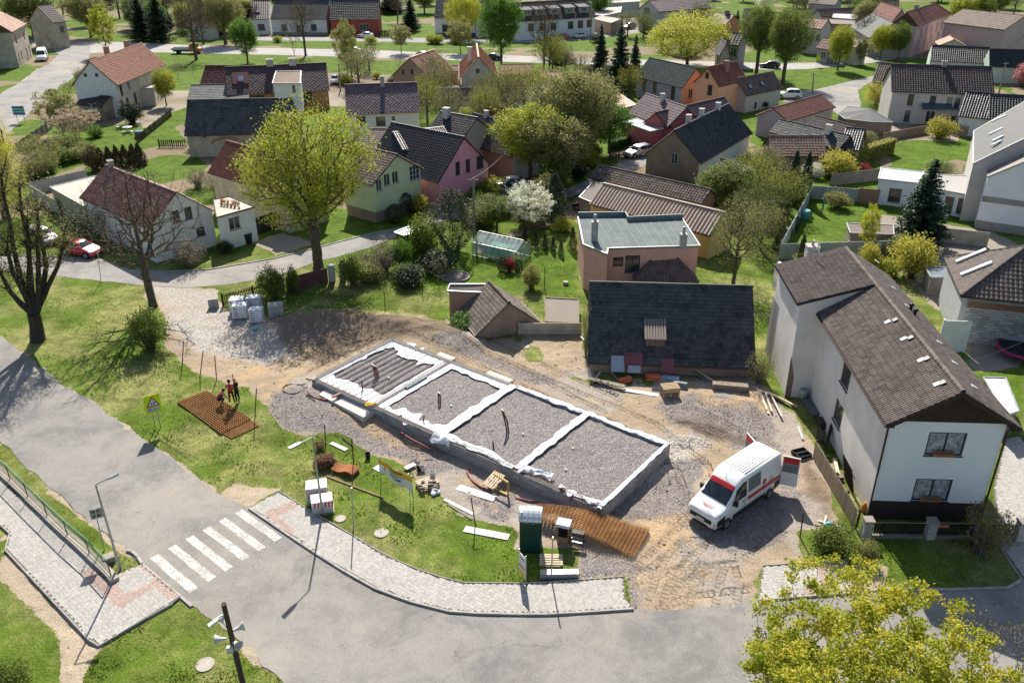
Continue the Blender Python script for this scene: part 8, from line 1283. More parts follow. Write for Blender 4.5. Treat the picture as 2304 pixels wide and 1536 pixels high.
plank('short stick beside the ringed board',(1333,862),(1350,845),.09,.06,M('board_bleached',(0,0,0)),z=0,z2=.25);plank('long thin lath left of the ringed board',(1296,826),(1338,840),.05,.04,CB,'lath')
hb=hB
def onbarn(label,px,py,w,l,mat):
 n3=np.array([*(-hb['ey']*hb['s']),hb['c']]);p=hit(px,py,np.array([*hb['org'],hb['ze']+.09]),n3);m=MB();v=np.array([*(hb['ey']*hb['c']),hb['s']]);e=np.array([*hb['ex'],0]);m.obox((0,0,0),e,v,n3,w/2,l/2,.02);o=m.ob('plate',mat,None);o.location=tuple(p);tagm(o,label,'plate')
onbarn('blue grey plate leaning on the barn roof foot',1390,818,.95,1.2,BPL);onbarn('dark red plate leaning on the barn roof above the pale one',1425,808,1.35,.95,RPL);onbarn('pale plate below the dark red one',1427,828,.9,.7,BPL);onbarn('dark red plate half hidden right of the propped planks',1502,822,.9,1.1,RPL)
def pipes(label,px,n,L,rz,mat):
 p=Pg(*px);root=thing('pipe_pile',label,'pipes',p,rz);k=0
 for r_ in range(2):
  for i in range(n-r_):m=MB();y=(i-(n-r_)/2)*.19;m.tube([(-L/2,y,.09+r_*.17),(L/2,y,.09+r_*.17)],.085,10);o=m.ob('drain_pipe',mat,root,smooth=True)
pipes('orange drain pipes left pile by the ringed board',(1404,857),3,.95,.45,PIPEO);pipes('orange drain pipes right pile before the blue sheets',(1469,851),4,1.1,-.05,PIPEO)
p=Pg(1862,1183);
plank('short broken planks crossing on the verge behind the fence post',(1840,1172),(1862,1178),.12,.04,M('board_bleached',(0,0,0)));plank('second broken plank crossing on the verge',(1853,1190),(1858,1162),.1,.04,M('board_bleached',(0,0,0)),z=.06)
m=MB();r=np.random.default_rng(5);m.lathe([(.0,.3),(.12,.27),(.2,.14),(.16,.0)],9);o=m.ob('bag',M('bag_cyan',(.05,.5,.7),None,4,.5),None,smooth=True);o.location=tuple(Pg(1863,1184));tagm(o,'bright cyan plastic bag beside the broken planks','bag')
for i,(x,y,s,lab)in enumerate([(979,1110,.28,'white plastic bag on the grass edge'),(575,741,.2,'turquoise net bag on the gravel')]):
 m=MB();C=ell(1,(0,0,0),1,1,r,0)
 for k in range(5):a=r.normal(size=3)*.1;m.lathe([(0,s*.8),(s*.5,s*.6),(s*.6,s*.25),(s*.4,0)],8,(a[0],a[1],0))
 o=m.ob('bag',[M('bag_white',(.75,.76,.8),None,5,.5)if i==0 else M('bag_turquoise',(.05,.45,.42),None,5,.5)],None);o.location=tuple(Pg(x,y));tagm(o,lab,'bag')
def bucket(label,px,mat,r0=.15,h=.3):
 root=thing('bucket',label,'bucket',Pg(*px));m=MB();m.lathe([(r0*.75,0),(r0,h),(r0*1.06,h),(r0*1.06,h-.02)],16);m.lathe([(0,h*.6),(r0*.9,h*.6)],16,mi=1);m.ob('pail',[mat,BLK],root,smooth=True)
bucket('white bucket left of the tall white drum',(951,1058),M('plastic_white',(.72,.72,.70),None,4,.5));bucket('tall white plastic drum behind the cluttered pallet',(974,1077),M('plastic_white',(0,0,0)),.18,.55);bucket('black bucket beside the white one',(943,1059),BLK);bucket('black bucket at the weedy edge left of the banner',(828,1030),BLK,.17,.35)
plank('white panel left of the black heap by the banner',(912,1058),(934,1047),.35,.05,CB,'panel',z=.1);plank('flat grey sheet behind the banner left end',(845,1050),(868,1062),.5,.03,BPL,'sheet');plank('long narrow rusty rail in the grass below the banner',(735,1072),(862,1120),.1,.05,M('rail_brown',(.25,.16,.1)),'rail');plank('grey slab lying by the iron post',(745,997),(780,1013),.3,.04,CB,'slab');
m=MB();m.obox((0,0,.45),(.5,.3,-.8),(.3,.5,0),(0,0,1),.55,.1,.04);o=m.ob('tilted_slab',M('slab_dark',(.2,.2,.19)),None);o.location=tuple(Pg(784,1010));tagm(o,'dark slab standing tilted between the iron posts','slab')
m=MB()
for k in range(16):m.tube([r.normal(size=3)*[.15,.12,.03]+[0,0,.08],r.normal(size=3)*[.18,.15,.04]+[0,0,.08]],.03,5)
o=m.ob('cable_heap',HOSEK,None);o.location=tuple(Pg(932,1042));tagm(o,'black heap of cables on the white panel','cables')
IR=M('post_iron_rust',(.07,.045,.035),(.045,.03,.025),4,.8)
for i,(b,t_,lab)in enumerate([((292,742),(285,706),'leftmost rusty iron post by the ivy bush'),((318,722),(314,686),'iron post behind the ivy bush'),((409,826),(413,767),'iron post of the kerb row right of the ivy bush'),((449,848),(457,790),'second iron post left of the workers'),((487,855),(483,800),'third iron post left of the workers'),((527,866),(523,842),'iron post right behind the workers'),((573,936),(577,873),'iron post at the edge of the grey gravel'),((733,1000),(730,955),'iron post above the rusty stirrups'),((796,1052),(791,986),'iron post left of the banner'),((1070,1180),(1060,1120),'leaning iron post beside the cement boards'),((1800,1208),(1808,1153),'thick dark post at the weedy corner by the van'),((867,698),(864,655),'rusty post on the old gravel plot'),((905,625+0),(950,655)if 0 else(904,600),'thin post in the garden hedge line'),((950,662),(951,630),'thin post at the garden path'),((1225,652),(1226,598),'dark pole with green bag on the greenhouse lawn')]):
 p=Pg(*b);H=max(.5,hgt(b,t_,p[2])-p[2]);e=hit(*t_,p,np.array([p[0],p[1],0])/np.hypot(p[0],p[1]))-p;m=MB();m.tube([(0,0,-.1),(e[0],e[1],e[2])],.035,6);m.lathe([(.05,0),(.05,.02)],6,(0,0,0));o=m.ob('iron_post',IR,None);o.location=tuple(p);tagm(o,lab,'post')
def scatter():
 n_=15000;x=rng.uniform(-24,24,n_*3);y=rng.uniform(27,76,n_*3);e,st,lw,col=gmasks(x,y);pr=(e>.7)*(.12+.9*st);loc=np.stack([x-cL[0],y-cL[1]],1);u=loc@fx;v=loc@fy;ins=(u>-.1)&(u<FLn+.1)&(v>-.1)&(v<FW+.1);k=(rng.random(len(x))<pr*.75)&~ins&(sdist(ROADA,x,y)<-.1);x,y=x[k],y[k];m=len(x);s=.022+.05*rng.random(m)**4;z=hg(x,y)+.01
 base=np.array([(1,0,0),(0,1,0),(-1,0,0),(0,-1,0),(0,0,1.)]);r=rng.random((m,5,3))*.5+.75;V=base[None]*r*s[:,None,None];V[:,:,2]*=.8;a=rng.random(m)*6.28;ca,sa=np.cos(a),np.sin(a);Vx=V[:,:,0]*ca[:,None]-V[:,:,1]*sa[:,None];Vy=V[:,:,0]*sa[:,None]+V[:,:,1]*ca[:,None];V=np.stack([Vx+x[:,None],Vy+y[:,None],V[:,:,2]+z[:,None]],2);T_=np.array([(0,1,4),(1,2,4),(2,3,4),(3,0,4)]);mb=MB();mb.add(V.reshape(-1,3),(np.arange(m)[:,None,None]*5+T_[None]).reshape(-1,3),0,np.repeat(rng.random(m),4));o=mb.ob('gravel_stones',MT('loose_stone',(.24,.22,.20),(.55,.52,.48),(.35,.3,.24),.95,.2));o['kind']='stuff'
scatter()
def grass():
 n_=150000;y=24+56*rng.random(n_)**1.25;x=rng.uniform(-1,1,n_)*(y*.62+3);e,st,lw,col=gmasks(x,y);inr=np.maximum.reduce([sdist(ROADA,x,y),sdist(ROADB,x,y),sdist(S1,x,y),sdist(S2,x,y),sdist(S3,x,y)]);d=fbm(x,y,1.4,4,77);k=(e<.35)&(inr<-.05)&(rng.random(n_)<sst(.38,.62,d)*.75+.1+.0*e);x,y,d=x[k],y[k],d[k];m=len(x);z=hg(x,y);h=(.03+.09*rng.random(m)**2)*(.5+1.6*sst(.5,.75,d));a=rng.random(m)*6.28;w=.028+.03*rng.random(m)
 dx,dy=np.cos(a),np.sin(a);lx,ly=rng.normal(size=m)*.04,rng.normal(size=m)*.04;V=np.stack([np.stack([x-dx*w,y-dy*w,z],1),np.stack([x+dx*w,y+dy*w,z],1),np.stack([x+lx,y+ly,z+h],1)],1);mb=MB();mb.add(V.reshape(-1,3),np.arange(m*3).reshape(m,3),0,np.clip(1-sst(.4,.7,d)+rng.normal(size=m)*.25,0,1));o=mb.ob('grass_tufts',ML('grass_blade',(.13,.21,.025),(.36,.38,.09),.5));o['kind']='stuff'
 k=rng.random(m)<.006;C=np.stack([x[k],y[k],z[k]+.05],1);mb=MB();leaves(mb,C,.055,9,2.);o=mb.ob('dandelions',M('dandelion_yellow',(.85,.6,.02),None,3,.8,0));o['kind']='stuff'
grass()
GALV=M('galvanised_post',(.40,.42,.43),(.32,.34,.35),4,.45,.05,metal=.5);RG=M('rail_teal',(.10,.24,.21),(.07,.18,.16),4,.5);RGD=M('rail_dark_green',(.02,.06,.055),None,4,.5)
def vz(px,py,base):
 b=np.array([base[0],base[1],0]);return hit(px,py,np.array(base),b/np.linalg.norm(b))-base
def lamp(label,base,elbow,headend,r=.055):
 b=Pg(*base);e=vz(*elbow,b);e=np.array([0,0,e[2]])+np.array([e[0],e[1],0]);h=P(*headend,b[2]+e[2]+.25)-b;root=thing('street_lamp',label,'street lamp',b);m=MB();m.tube([(0,0,-.1),(e*.0+[0,0,1.1]),(e*.22+[0,0,.0])*[1,1,1]],[r*1.5,r*1.4,r*1.35],10)if 0 else m.tube([(0,0,-.1),(0,0,0),tuple(e*.3),tuple(e)],[r*1.6,r*1.5,r*1.1,r*.8],10);m.ob('pole',GALV,root,smooth=True)
 d=h-e;L=np.linalg.norm(d);d/=L;m=MB();m.tube([e,e+d*L*.55],r*.6,8);m.ob('arm',GALV,root);s=np.cross(d,[0,0,1]);s/=np.linalg.norm(s);u=np.cross(s,d);m=MB();c=e+d*L*.8
 m.add([c+d*a*L*.28+s*b_*w+u*z for z,ww in((.05,.8),(-.03,1))for a,b_,w in((-1,-1,.05*ww),(-.3,-1,.13*ww),(1,-1,.12*ww),(1,1,.12*ww),(-.3,1,.13*ww),(-1,1,.05*ww))],[(0,1,2,3,4,5),(11,10,9,8,7,6)]);b_=m.n-12;[m.P.append((np.array([[b_+i,b_+6+i,b_+6+(i+1)%6,b_+(i+1)%6]]),0,np.array([.5])))for i in range(6)];hd=m.ob('lamp_head',GALV,root);m=MB();m.obox(c+d*L*.05-u*.035,d,s,u,L*.18,.1,.006);m.ob('lens',GLASSB,hd)
lamp('street lamp at the left end of the zebra crossing by the railing',(271,1281),(215,1090),(263,1066));lamp('street lamp on the curved pavement beside the wrapped packages',(726,1158),(703,983),(654,1007));lamp('tall street lamp at the top left by the road junction',(157,89),(140,28),(130,33));lamp('bent street lamp beside the long black roof',(2073,133),(2078,104),(2066,106));
def signback():
 b=Pg(235,1236);root=thing('road_sign','small square road sign seen from behind on a thin post','sign',b);t=vz(213,1145,b);m=MB();m.tube([(0,0,-.1),t],.03,8);m.ob('post',GALV,root);a=ang((0,0),(.8,.35));m=MB();c=vz(216,1156,b);e=np.array([math.cos(.45),math.sin(.45),0]);n=np.array([e[1],-e[0],0]);m.obox(c-n*.0+np.array([0,.06,0]),e,n,(0,0,1),.31,.012,.31);pl=m.ob('plate',M('plate_grey',(.35,.34,.33)),root)
 for z in(-.14,.14):m=MB();m.obox(c+np.array([0,.03,z]),e,n,(0,0,1),.2,.02,.02);m.ob('bracket',BLK,pl)
signback()
def school():
 a=Pg(349,966);b=Pg(364,961);a2=ang(a,b);root=thing('school_sign','fluorescent yellow green school warning sign reading ŠKOLA on two posts','sign',a,a2-.0);L=np.hypot(*(b-a)[:2]);w,h,zb=.98,1.28,1.25;x0=L/2-w/2
 for x in(.0+.05,L-.05):m=MB();m.tube([(x,.06,-.1),(x,.06,zb+h-.2)],.03,8);m.ob('post',GALV,root)
 m=MB();m.box(x0,x0+w,-.012,.012,zb,zb+h);p=m.ob('panel',M('sign_fluo',(.62,.80,.02),None,1,.4,0),root);cx=x0+w/2;tz=zb+.48;RD=M('sign_red',(.35,.012,.02),None,1,.4,0);WH=M('sign_white',(.62,.68,.78),None,1,.4,0);BK=M('sign_black',(.01,.01,.01),None,1,.5,0)
 def tri(s,y,mt,nm,par):m=MB();cz=tz+.21;m.add([(cx-s*.5,y,cz-s*.30),(cx+s*.5,y,cz-s*.30),(cx,y,cz+s*.57)],[(0,1,2)]);return m.ob(nm,mt,par)
 t=tri(.86,-.014,RD,'triangle_border',p);t2=tri(.62,-.017,WH,'triangle_field',t)if 0 else tri(.62,-.017,WH,'triangle_field',p)
 m=MB()
 for dx,s in((-.09,.8),(.06,1.)):
  X=cx+dx;z0=tz+.05;m.lathe([(0,0),(.027*s,0)],8,(0,0,0))if 0 else None
  m.box(X-.022*s,X+.022*s,-.024,-.02,z0+.21*s,z0+.26*s);m.add([(X-.035*s,-.02,z0+.09*s),(X+.035*s,-.02,z0+.09*s),(X+.03*s,-.02,z0+.2*s),(X-.03*s,-.02,z0+.2*s)],[(0,1,2,3)]);m.bar((X,-.022,z0+.1*s),(X-.05*s,-.022,z0),.004,.024*s,up=(0,1,0));m.bar((X,-.022,z0+.1*s),(X+.05*s,-.022,z0+.01),.004,.024*s,up=(0,1,0));m.bar((X+.02*s,-.022,z0+.18*s),(X+.075*s,-.022,z0+.14*s),.004,.02*s,up=(0,1,0))
 m.ob('children_symbol',BK,p);m=MB();m.box(cx-.37,cx+.37,-.016,-.013,zb+.12,zb+.36);m.ob('text_border',M('sign_grey',(.2,.27,.35)),p);m=MB();m.box(cx-.355,cx+.355,-.019,-.016,zb+.135,zb+.345);tp_=m.ob('text_field',WH,p);text('ŠKOLA',.2,BK,p,frame((cx,-.021,zb+.235),(1,0,0),(0,0,1)),ext=.001,bold=.003)
school()
def direction(label,base,px,col,n,w,h,cat='sign'):
 b=Pg(*base);c=vz(*px,b);root=thing('direction_sign',label,cat,b)
 for s in(-.3,.3):m=MB();m.tube([(s*w,0,-.1),(s*w,0,c[2]+h/2)],.04,6);m.ob('post',GALV,root)
 for k in range(n):m=MB();z=c[2]+h/2-h*(k+.5)/n;m.box(-w/2,w/2,-.06,-.03,z-h/n*.46,z+h/n*.46);m.ob('board',col[k%len(col)],root)
SB=M('sign_blue',(.03,.16,.34),None,1,.4,0);SG=M('sign_green',(.02,.32,.22),None,1,.4,0);direction('blue and green direction sign beside the side road at the left',(49,276),(41,249),[SB,SG,SB],3,1.9,1.4);direction('small yellow sign on the main road bank',(1838,151),(1840,131),[M('sign_fluo',(0,0,0))],1,.8,1.1);direction('round grey back of a sign by the road junction',(112,120),(111,103),[M('plate_grey',(0,0,0))],1,.7,.7);direction('grey sign back beside the main road under the spruces',(376,93),(368,72),[M('plate_grey',(0,0,0))],1,.9,.9)
def railing():
 pb=[(-95,975),(-58,1010),(-18,1043),(22.8,1077.6),(62.6,1117),(106,1159),(151.7,1202.7),(201,1244),(250,1295.6)];p=[Pg(*q,.3)for q in pb];o=p[-1].copy();root=thing('railing','teal pipe railing with mesh infill on the low concrete wall','railing',(o[0],o[1],0))
 p=[q-[o[0],o[1],0]for q in p];
 for q in p:m=MB();m.tube([q,q+[0,0,1.0]],.03,8);m.ob('post',RGD,root)
 for z,r in((1.02,.032),(.12,.015),):m=MB();m.tube([q+[0,0,z]for q in p],r,8);m.ob('rail' if z>.5 else 'lower_rail',RG if z>.5 else RGD,root)
 for a,b in zip(p[:-1],p[1:]):
  m=MB();n=26
  for i in range(1,n):c=a+(b-a)*i/n;m.bar(c+[0,0,.12],c+[0,0,.98],.006,.006)
  for j in range(1,7):m.bar(a+[0,0,.12+j*.12],b+[0,0,.12+j*.12],.006,.006)
  m.ob('mesh_panel',RGD,root)
 w=thing('low_wall','low concrete wall strip carrying the teal railing','wall',(o[0],o[1],0));e=(p[-1]-p[0]);e/=np.linalg.norm(e);nn=np.array([-e[1],e[0],0])
 pw=p+[p[-1]+e*.35]
 for a,b in zip(pw[:-1],pw[1:]):c=(a+b)/2;c[2]=.12;m=MB();m.obox(c+nn*.02,e,nn,(0,0,1),np.linalg.norm(b-a)/2-.008,.22,.19);m.ob('concrete_block',M('wall_concrete_old',(.42,.38,.32),(.3,.27,.22),1.5,.95,.5),w)
railing()
m=MB();m.obox((0,0,.2),(1,0,0),(0,1,0),(0,0,1),.28,.22,.2);o=m.ob('stone_block',M('wall_concrete_old',(0,0,0)),None);o.location=tuple(Pg(246,1262));o.rotation_euler=(.1,0,.6);tagm(o,'rough concrete block in the grass beside the lamp foot','block')
def speakers():
 b=P(552,1558,0);root=thing('loudspeaker_pole','dark wooden pole with four horn loudspeakers and a lamp at the bottom','pole',b);t=vz(503,1358,b);m=MB();m.tube([(0,0,-.1),t*.5,t],[.13,.12,.10],10);m.ob('pole',M('pole_dark_wood',(.09,.06,.045),(.055,.04,.03),5,.9),root,smooth=True);HW=M('horn_white',(.68,.68,.66),None,5,.5,0)
 for(px,py),d in(((534,1418),(.9,.5,.1)),((528,1441),(.8,-.6,0)),((500,1408),(-.5,.8,.1)),((500,1436),(-.9,-.1,0))):
  c=vz((px+517)/2+(0),py+4,b);c=vz(px*.45+517*.55,py,b);d=np.array(d)/np.linalg.norm(d);me=MB();me.lathe([(.05,-.1),(.06,0),(.08,.12),(.13,.26),(.21,.36),(.22,.37),(.2,.355),(.05,.1)],18);mm=me.mesh('horn_speaker',HW,True);q=Vector(d).to_track_quat('Z','Y');o=ob('horn_speaker',mm,root,tuple(c+d*.08));o.rotation_euler=q.to_euler()
 m=MB();c=vz(519,1455,b);m.box(c[0]-.12,c[0]+.12,c[1]-.2,c[1]-.05,c[2]-.18,c[2]+.15);m.ob('box',HW,root);e=vz(504,1382,b);m=MB();h=vz(475,1405,b)+[0,-.1,.1];m.tube([e,e*.6+h*.4+[0,0,.1]],.02,6);m.ob('arm',GALV,root);d=h-e;d/=np.linalg.norm(d);s=np.cross(d,[0,0,1]);s/=np.linalg.norm(s);m=MB();m.obox(e*.35+h*.65,d,s,np.cross(s,d),.3,.1,.035);m.ob('lamp_head',HW,root)
speakers()
for label,px,r_ in(('round concrete manhole cover in the grass by the pavement',(858,1199),.34),('second pale manhole partly overgrown beside the lamp',(766,1167),.27),('round manhole in the grass at the bottom left',(462,1495),.36),('white flat stone in the grass of the site verge',(1183,780),.28)):
 m=MB();m.lathe([(r_*1.15,0),(r_*1.15,.05),(r_,.055),(r_,.045),(0,.05)],24);o=m.ob('manhole_cover' if 'hole' in label else 'stone',M('manhole_concrete',(.45,.41,.36),(.34,.31,.27),3,.95),None);o.location=tuple(Pg(*px));tagm(o,label,'manhole cover' if 'hole' in label else 'stone')
for label,b,t_,r_ in(('thin galvanised post with small plate on the pavement edge',(795,1194),(791,1097),.035),('thin pale post in front of the green cabin',(1240,1305),(1244,1208),.035),('thin post beside the red hatchback street corner',(227,635),(220,572),.03)):
 p=Pg(*b);e=vz(*t_,p);root=thing('post',label,'post',p);m=MB();m.tube([(0,0,-.1),e],r_,8);m.ob('tube',GALV,root);m=MB();m.obox(e-[0,.0,.15],(0,1,0),(1,0,0),(0,0,1),.06,.02,.16);m.ob('plate',GALV,root)
WP=M('pole_concrete_grey',(.30,.28,.25),None,3,.9)
poles=[]
for label,b,t_ in(('grey concrete utility pole behind the greenhouse shrubs',(1067,535),(1065,400)),('utility pole at the corner of the mossy brick house',(1155,402),(1157,317)),('utility pole in front of the raspberry house',(1472,328),(1476,250)),('utility pole right of the plum roofed house',(766,205),(762,144)),('utility pole with insulators on the lane bank',(1828,209),(1831,165)),('leaning utility pole behind the grey two storey house',(2247,212),(2264,141)),('thin grey pole behind the parked cream car',(1328,95),(1331,22)),('tall tapering utility pole beside the cream gabled house',(1645,0)if 0 else(1084,205),(1085,160)),('utility pole by the red roofed lane house',(1840,268),(1841,222))):
 p=Pg(*b);e=vz(*t_,p);m=MB();m.tube([(0,0,-.1),e],[.15,.09],8);m.bar(e-[.5,0,.2],e+[.5,0,-.2],.07,.07);o=m.ob('utility_pole',WP,None);o.location=tuple(p);tagm(o,label,'utility pole');poles.append(p+e)
def wire(label,a,b,sag=.6,r=.014):
 a,b=np.array(a),np.array(b);pts=[a+(b-a)*t-[0,0,4*sag*t*(1-t)]for t in np.linspace(0,1,12)];o0=pts[0];m=MB();m.tube([q-o0 for q in pts],r,4);o=m.ob('overhead_wire',M('wire_grey',(.35,.34,.32)),None);o.location=tuple(o0);tagm(o,label,'wire')
wire('overhead wire from the corner pole down to the shrub pole',poles[1],poles[0],.5,.02);wire('overhead wire between raspberry house pole and roof',poles[2],P(1640,275,4.),.5);wire('overhead wire from the pink house gable to the lime tree',P(830,425,3.),P(578,420,4.),.3);wire('lower overhead wire along the cream barn wall',P(830,436,3.),P(578,430,4.),.3);wire('wire crossing above the trampoline garden',P(2180,810,4.),P(2330,755,4.),.2);wire('wire along the top street left of the spruces',poles[3],poles[7],1.)
def fence(label,a,b,h,mat,step=.13,sw=.08,zb=.05,post=2.2,postm=None,parts_=True,rail=None,name='fence',gap=None,obj=True,top=0.):
 A=Pg(*a);B_=Pg(*b);L=np.hypot(*(B_-A)[:2]);root=thing(name,label,'fence',A,ang(A,B_));dz=B_[2]-A[2];n=int(L/step);q=MB();q.box(-sw/2,sw/2,-.012,.012,0,h-zb);q.add([(-sw/2,-.012,h-zb),(sw/2,-.012,h-zb),(0,-.012,h-zb+top),(-sw/2,.012,h-zb),(sw/2,.012,h-zb),(0,.012,h-zb+top)],[(0,1,2),(5,4,3)])if top else None;sm_=q.mesh('slat',mat)
 for i in range(n):ob('slat',sm_,root,((i+.5)*step+random.uniform(-.008,.008),random.uniform(-.01,.01),zb+dz*(i/n)+random.uniform(-.02,.02))).rotation_euler=(0,random.uniform(-.02,.02),0)
 for z in(.25*h,.8*h):m=MB();m.bar((0,.04,z),(L,.04,z+dz),.05,.07);m.ob('rail',rail or mat,root)
 k=max(1,int(round(L/post)))
 for i in range(k+1):m=MB();x=L*i/k;m.box(x-.05,x+.05,.05,.15,-.1+dz*i/k,h+.08+dz*i/k);m.ob('post',postm or mat,root)
 return root
DKW=M('fence_dark_wood',(.06,.045,.035),(.035,.027,.022),4,.9);PKT=M('fence_grey_wood',(.36,.29,.21),(.25,.2,.15),4,.9);PWH=M('rail_bleached',(.62,.60,.56),None,4)
fence('bleached picket fence panel row along the white house wall',(1828,1030),(1922,1190),1.25,PKT,.125,.095,rail=PWH,postm=DKW,post=1.9)
fence('dark picket fence between street and block pallets',(503,690),(640,655),1.15,DKW,.14,.07,top=.05)
fence('dark picket fence crossing the left garden diagonally',(309.5,325),(387.5,262),1.2,DKW,.3,.2);fence('dark low fence beside the slate barn',(358,332),(417,332),1.1,DKW,.3,.15);fence('dark picket fence left of the silver estate car',(1372,360),(1440,342),1.2,DKW,.3,.16);fence('dark board fence running to the two cypresses',(1700,482),(1765,440),1.3,DKW,.25,.2);fence('dark fence behind the reddish shrub of the greenhouse garden',(826,600),(985,572),1.1,DKW,.3,.12);fence('weathered board fence beside the grey house yard',(2128,300),(2172,312),1.7,PLANK,.25,.22);fence('dark tall gate fence beside the white annex',(578,531),(632,512),1.9,M('gate_black',(.03,.03,.03)),.3,.27);fence('dark wooden fence on the upper street beside the red cottage',(853,85),(880,85),1.8,DKW,.4,.3)
def frontfence():
 WB=MT('pillar_brick_white',(.66,.65,.62),(.52,.51,.49),(.4,.38,.35),.9,.25,rnd=True);PB=[(1946,1208),(2090,1212),(2290,1213)];ps=[Pg(*q)for q in PB];root=thing('front_fence','dark steel front fence between white brick pillars of the big house','fence',ps[0],ang(ps[0],ps[2]));Lr=[np.hypot(*(q-ps[0])[:2])for q in ps]
 q=MB();q.box(-.11,.11,-.015,.015,-.04,.04);bm_=q.mesh('brick',WB)
 for x in Lr:
  m=MB();m.box(x-.21,x+.21,-.21,.21,-.1,1.15);pl=m.ob('pillar',M('mortar_grey',(.4,.39,.37)),root);m=MB();m.box(x-.27,x+.27,-.27,.27,1.152,1.24);m.ob('pillar_cap',M('cap_brown_grey',(.28,.25,.22)),pl)
  for j in range(12):
   for i in range(2):
    xx=x-.105+.21*i;ob('brick',bm_,pl,(xx+(.03 if j%2 else-.03)*(1 if i else 1),-.215,.07+j*.095))
    o=ob('brick',bm_,pl,(x-.215,-.105+.21*i,.07+j*.095),math.pi/2)
 for a,b in zip(Lr[:-1],Lr[1:]):
  m=MB();m.box(a+.22,b-.22,-.1,.1,-.1,.2);m.ob('plinth',M('plinth_stone',(.25,.22,.19)),root);n=int((b-a-.5)/.14)
  q=MB();q.box(-.045,.045,-.01,.01,.25,1.0);sl_=q.mesh('slat',M('fence_black_steel',(.018,.016,.016),None,4,.6))
  for i in range(n):ob('slat',sl_,root,(a+.3+i*.14,0,0))
  for z in(.35,.9):m=MB();m.bar((a+.2,.03,z),(b-.2,.03,z),.03,.04);m.ob('rail',M('fence_black_steel',(0,0,0)),root)
  m=MB();m.tube([(a+.2+(b-a-.4)*i/20,-.03,1.03+.02*math.sin(i*2.3))for i in range(21)],.012,4);m.ob('string_lights',M('cable_pale',(0,0,0)),root)
 m=MB();x=Lr[1];m.box(x+.25,x+.87,-.06,-.04,.74,.98);pt=m.ob('street_name_plate',M('plate_red',(.45,.07,.04),None,2,.4,0),root);text('POD HÁJEM',.105,M('sign_letter_white',(.8,.8,.8)),pt,frame((x+.56,-.063,.86),(1,0,0),(0,0,1)),ext=.001,bold=.002)
frontfence()
def panelwall(label,pts,h,mat,base=None,name='concrete_fence',step=2.,cat='fence'):
 p=[Pg(*q)for q in pts];root=thing(name,label,cat,p[0])
 for a,b in zip(p[:-1],p[1:]):
  L=np.linalg.norm((b-a)[:2]);k=max(1,int(L/step));e=(b-a)/k
  for i in range(k):
   s=a+e*i-p[0];d=e/np.linalg.norm(e);n=np.array([-d[1],d[0],0]);r=3
   for j in range(r):m=MB();m.obox(s+e/2+[0,0,h*(j+.5)/r],d,n,(0,0,1),np.linalg.norm(e)/2-.07,.03,h/r/2-.006);m.ob('panel',mat,root)
   m=MB();m.obox(s+[0,0,h/2+.03],d,n,(0,0,1),.07,.07,h/2+.05);m.ob('post',mat,root)
 return root
CF=M('concrete_panel_grey',(.42,.43,.42),(.32,.33,.32),1.,.9);panelwall('grey concrete panel fence around the lawn with the turquoise tank',[(1928,455),(1824,447),(1752,583),(2005,575)],1.55,CF);panelwall('grey concrete panel fence behind the cream garage roof',[(134,482),(68,440),(200,408)],1.5,CF);panelwall('old grey wall along the side road garden',[(40,345),(118,290)],1.4,M('wall_old_dark',(.22,.21,.19),(.15,.14,.13),1),name='garden_wall',cat='wall')
panelwall('old beige rendered wall behind the barrels and bushes',[(2079,540),(2222,556)],1.5,WL['beige'],name='yard_wall',cat='wall',step=30);panelwall('brick wall stub between concrete fence and white annex',[(1930,456),(1976,460)],1.7,CHB,name='brick_wall',cat='wall',step=30);panelwall('low rendered wall joining the derelict hut and the dark barn',[(1168,752),(1310,752)],1.0,WL['beige'],name='site_wall',cat='wall',step=30);panelwall('white rendered yard wall below the hipped roof house',[(2108,790),(2172,792)],2.6,WL['white'],name='yard_wall',cat='wall',step=30);panelwall('dark stone wall behind the golden bush',[(1868,418),(1985,405)],1.5,M('wall_old_dark',(0,0,0)),name='stone_wall',cat='wall',step=30);panelwall('grey curved drive wall above the lawn',[(1985,318),(2085,300)],1.2,WL['stucco'],name='drive_wall',cat='wall',step=6)
panelwall('brown steel gate panels behind the shrubs by the street',[(649,656),(740,632)],1.3,M('gate_brown_steel',(.17,.075,.065),None,2,.6),name='metal_gate',cat='gate',step=2.2)
for i,(q,l)in enumerate((((748,632),'white plastered gate post at the end of the brown gate'),((773,628),'white wall pier beside the garden entrance'))):m=MB();m.box(-.28,.28,-.2,.2,-.1,1.5);m.box(-.33,.33,-.25,.25,1.502,1.58);o=m.ob('gate_post',WL['lgrey'],None);o.location=tuple(Pg(*q));tagm(o,l,'gate post')
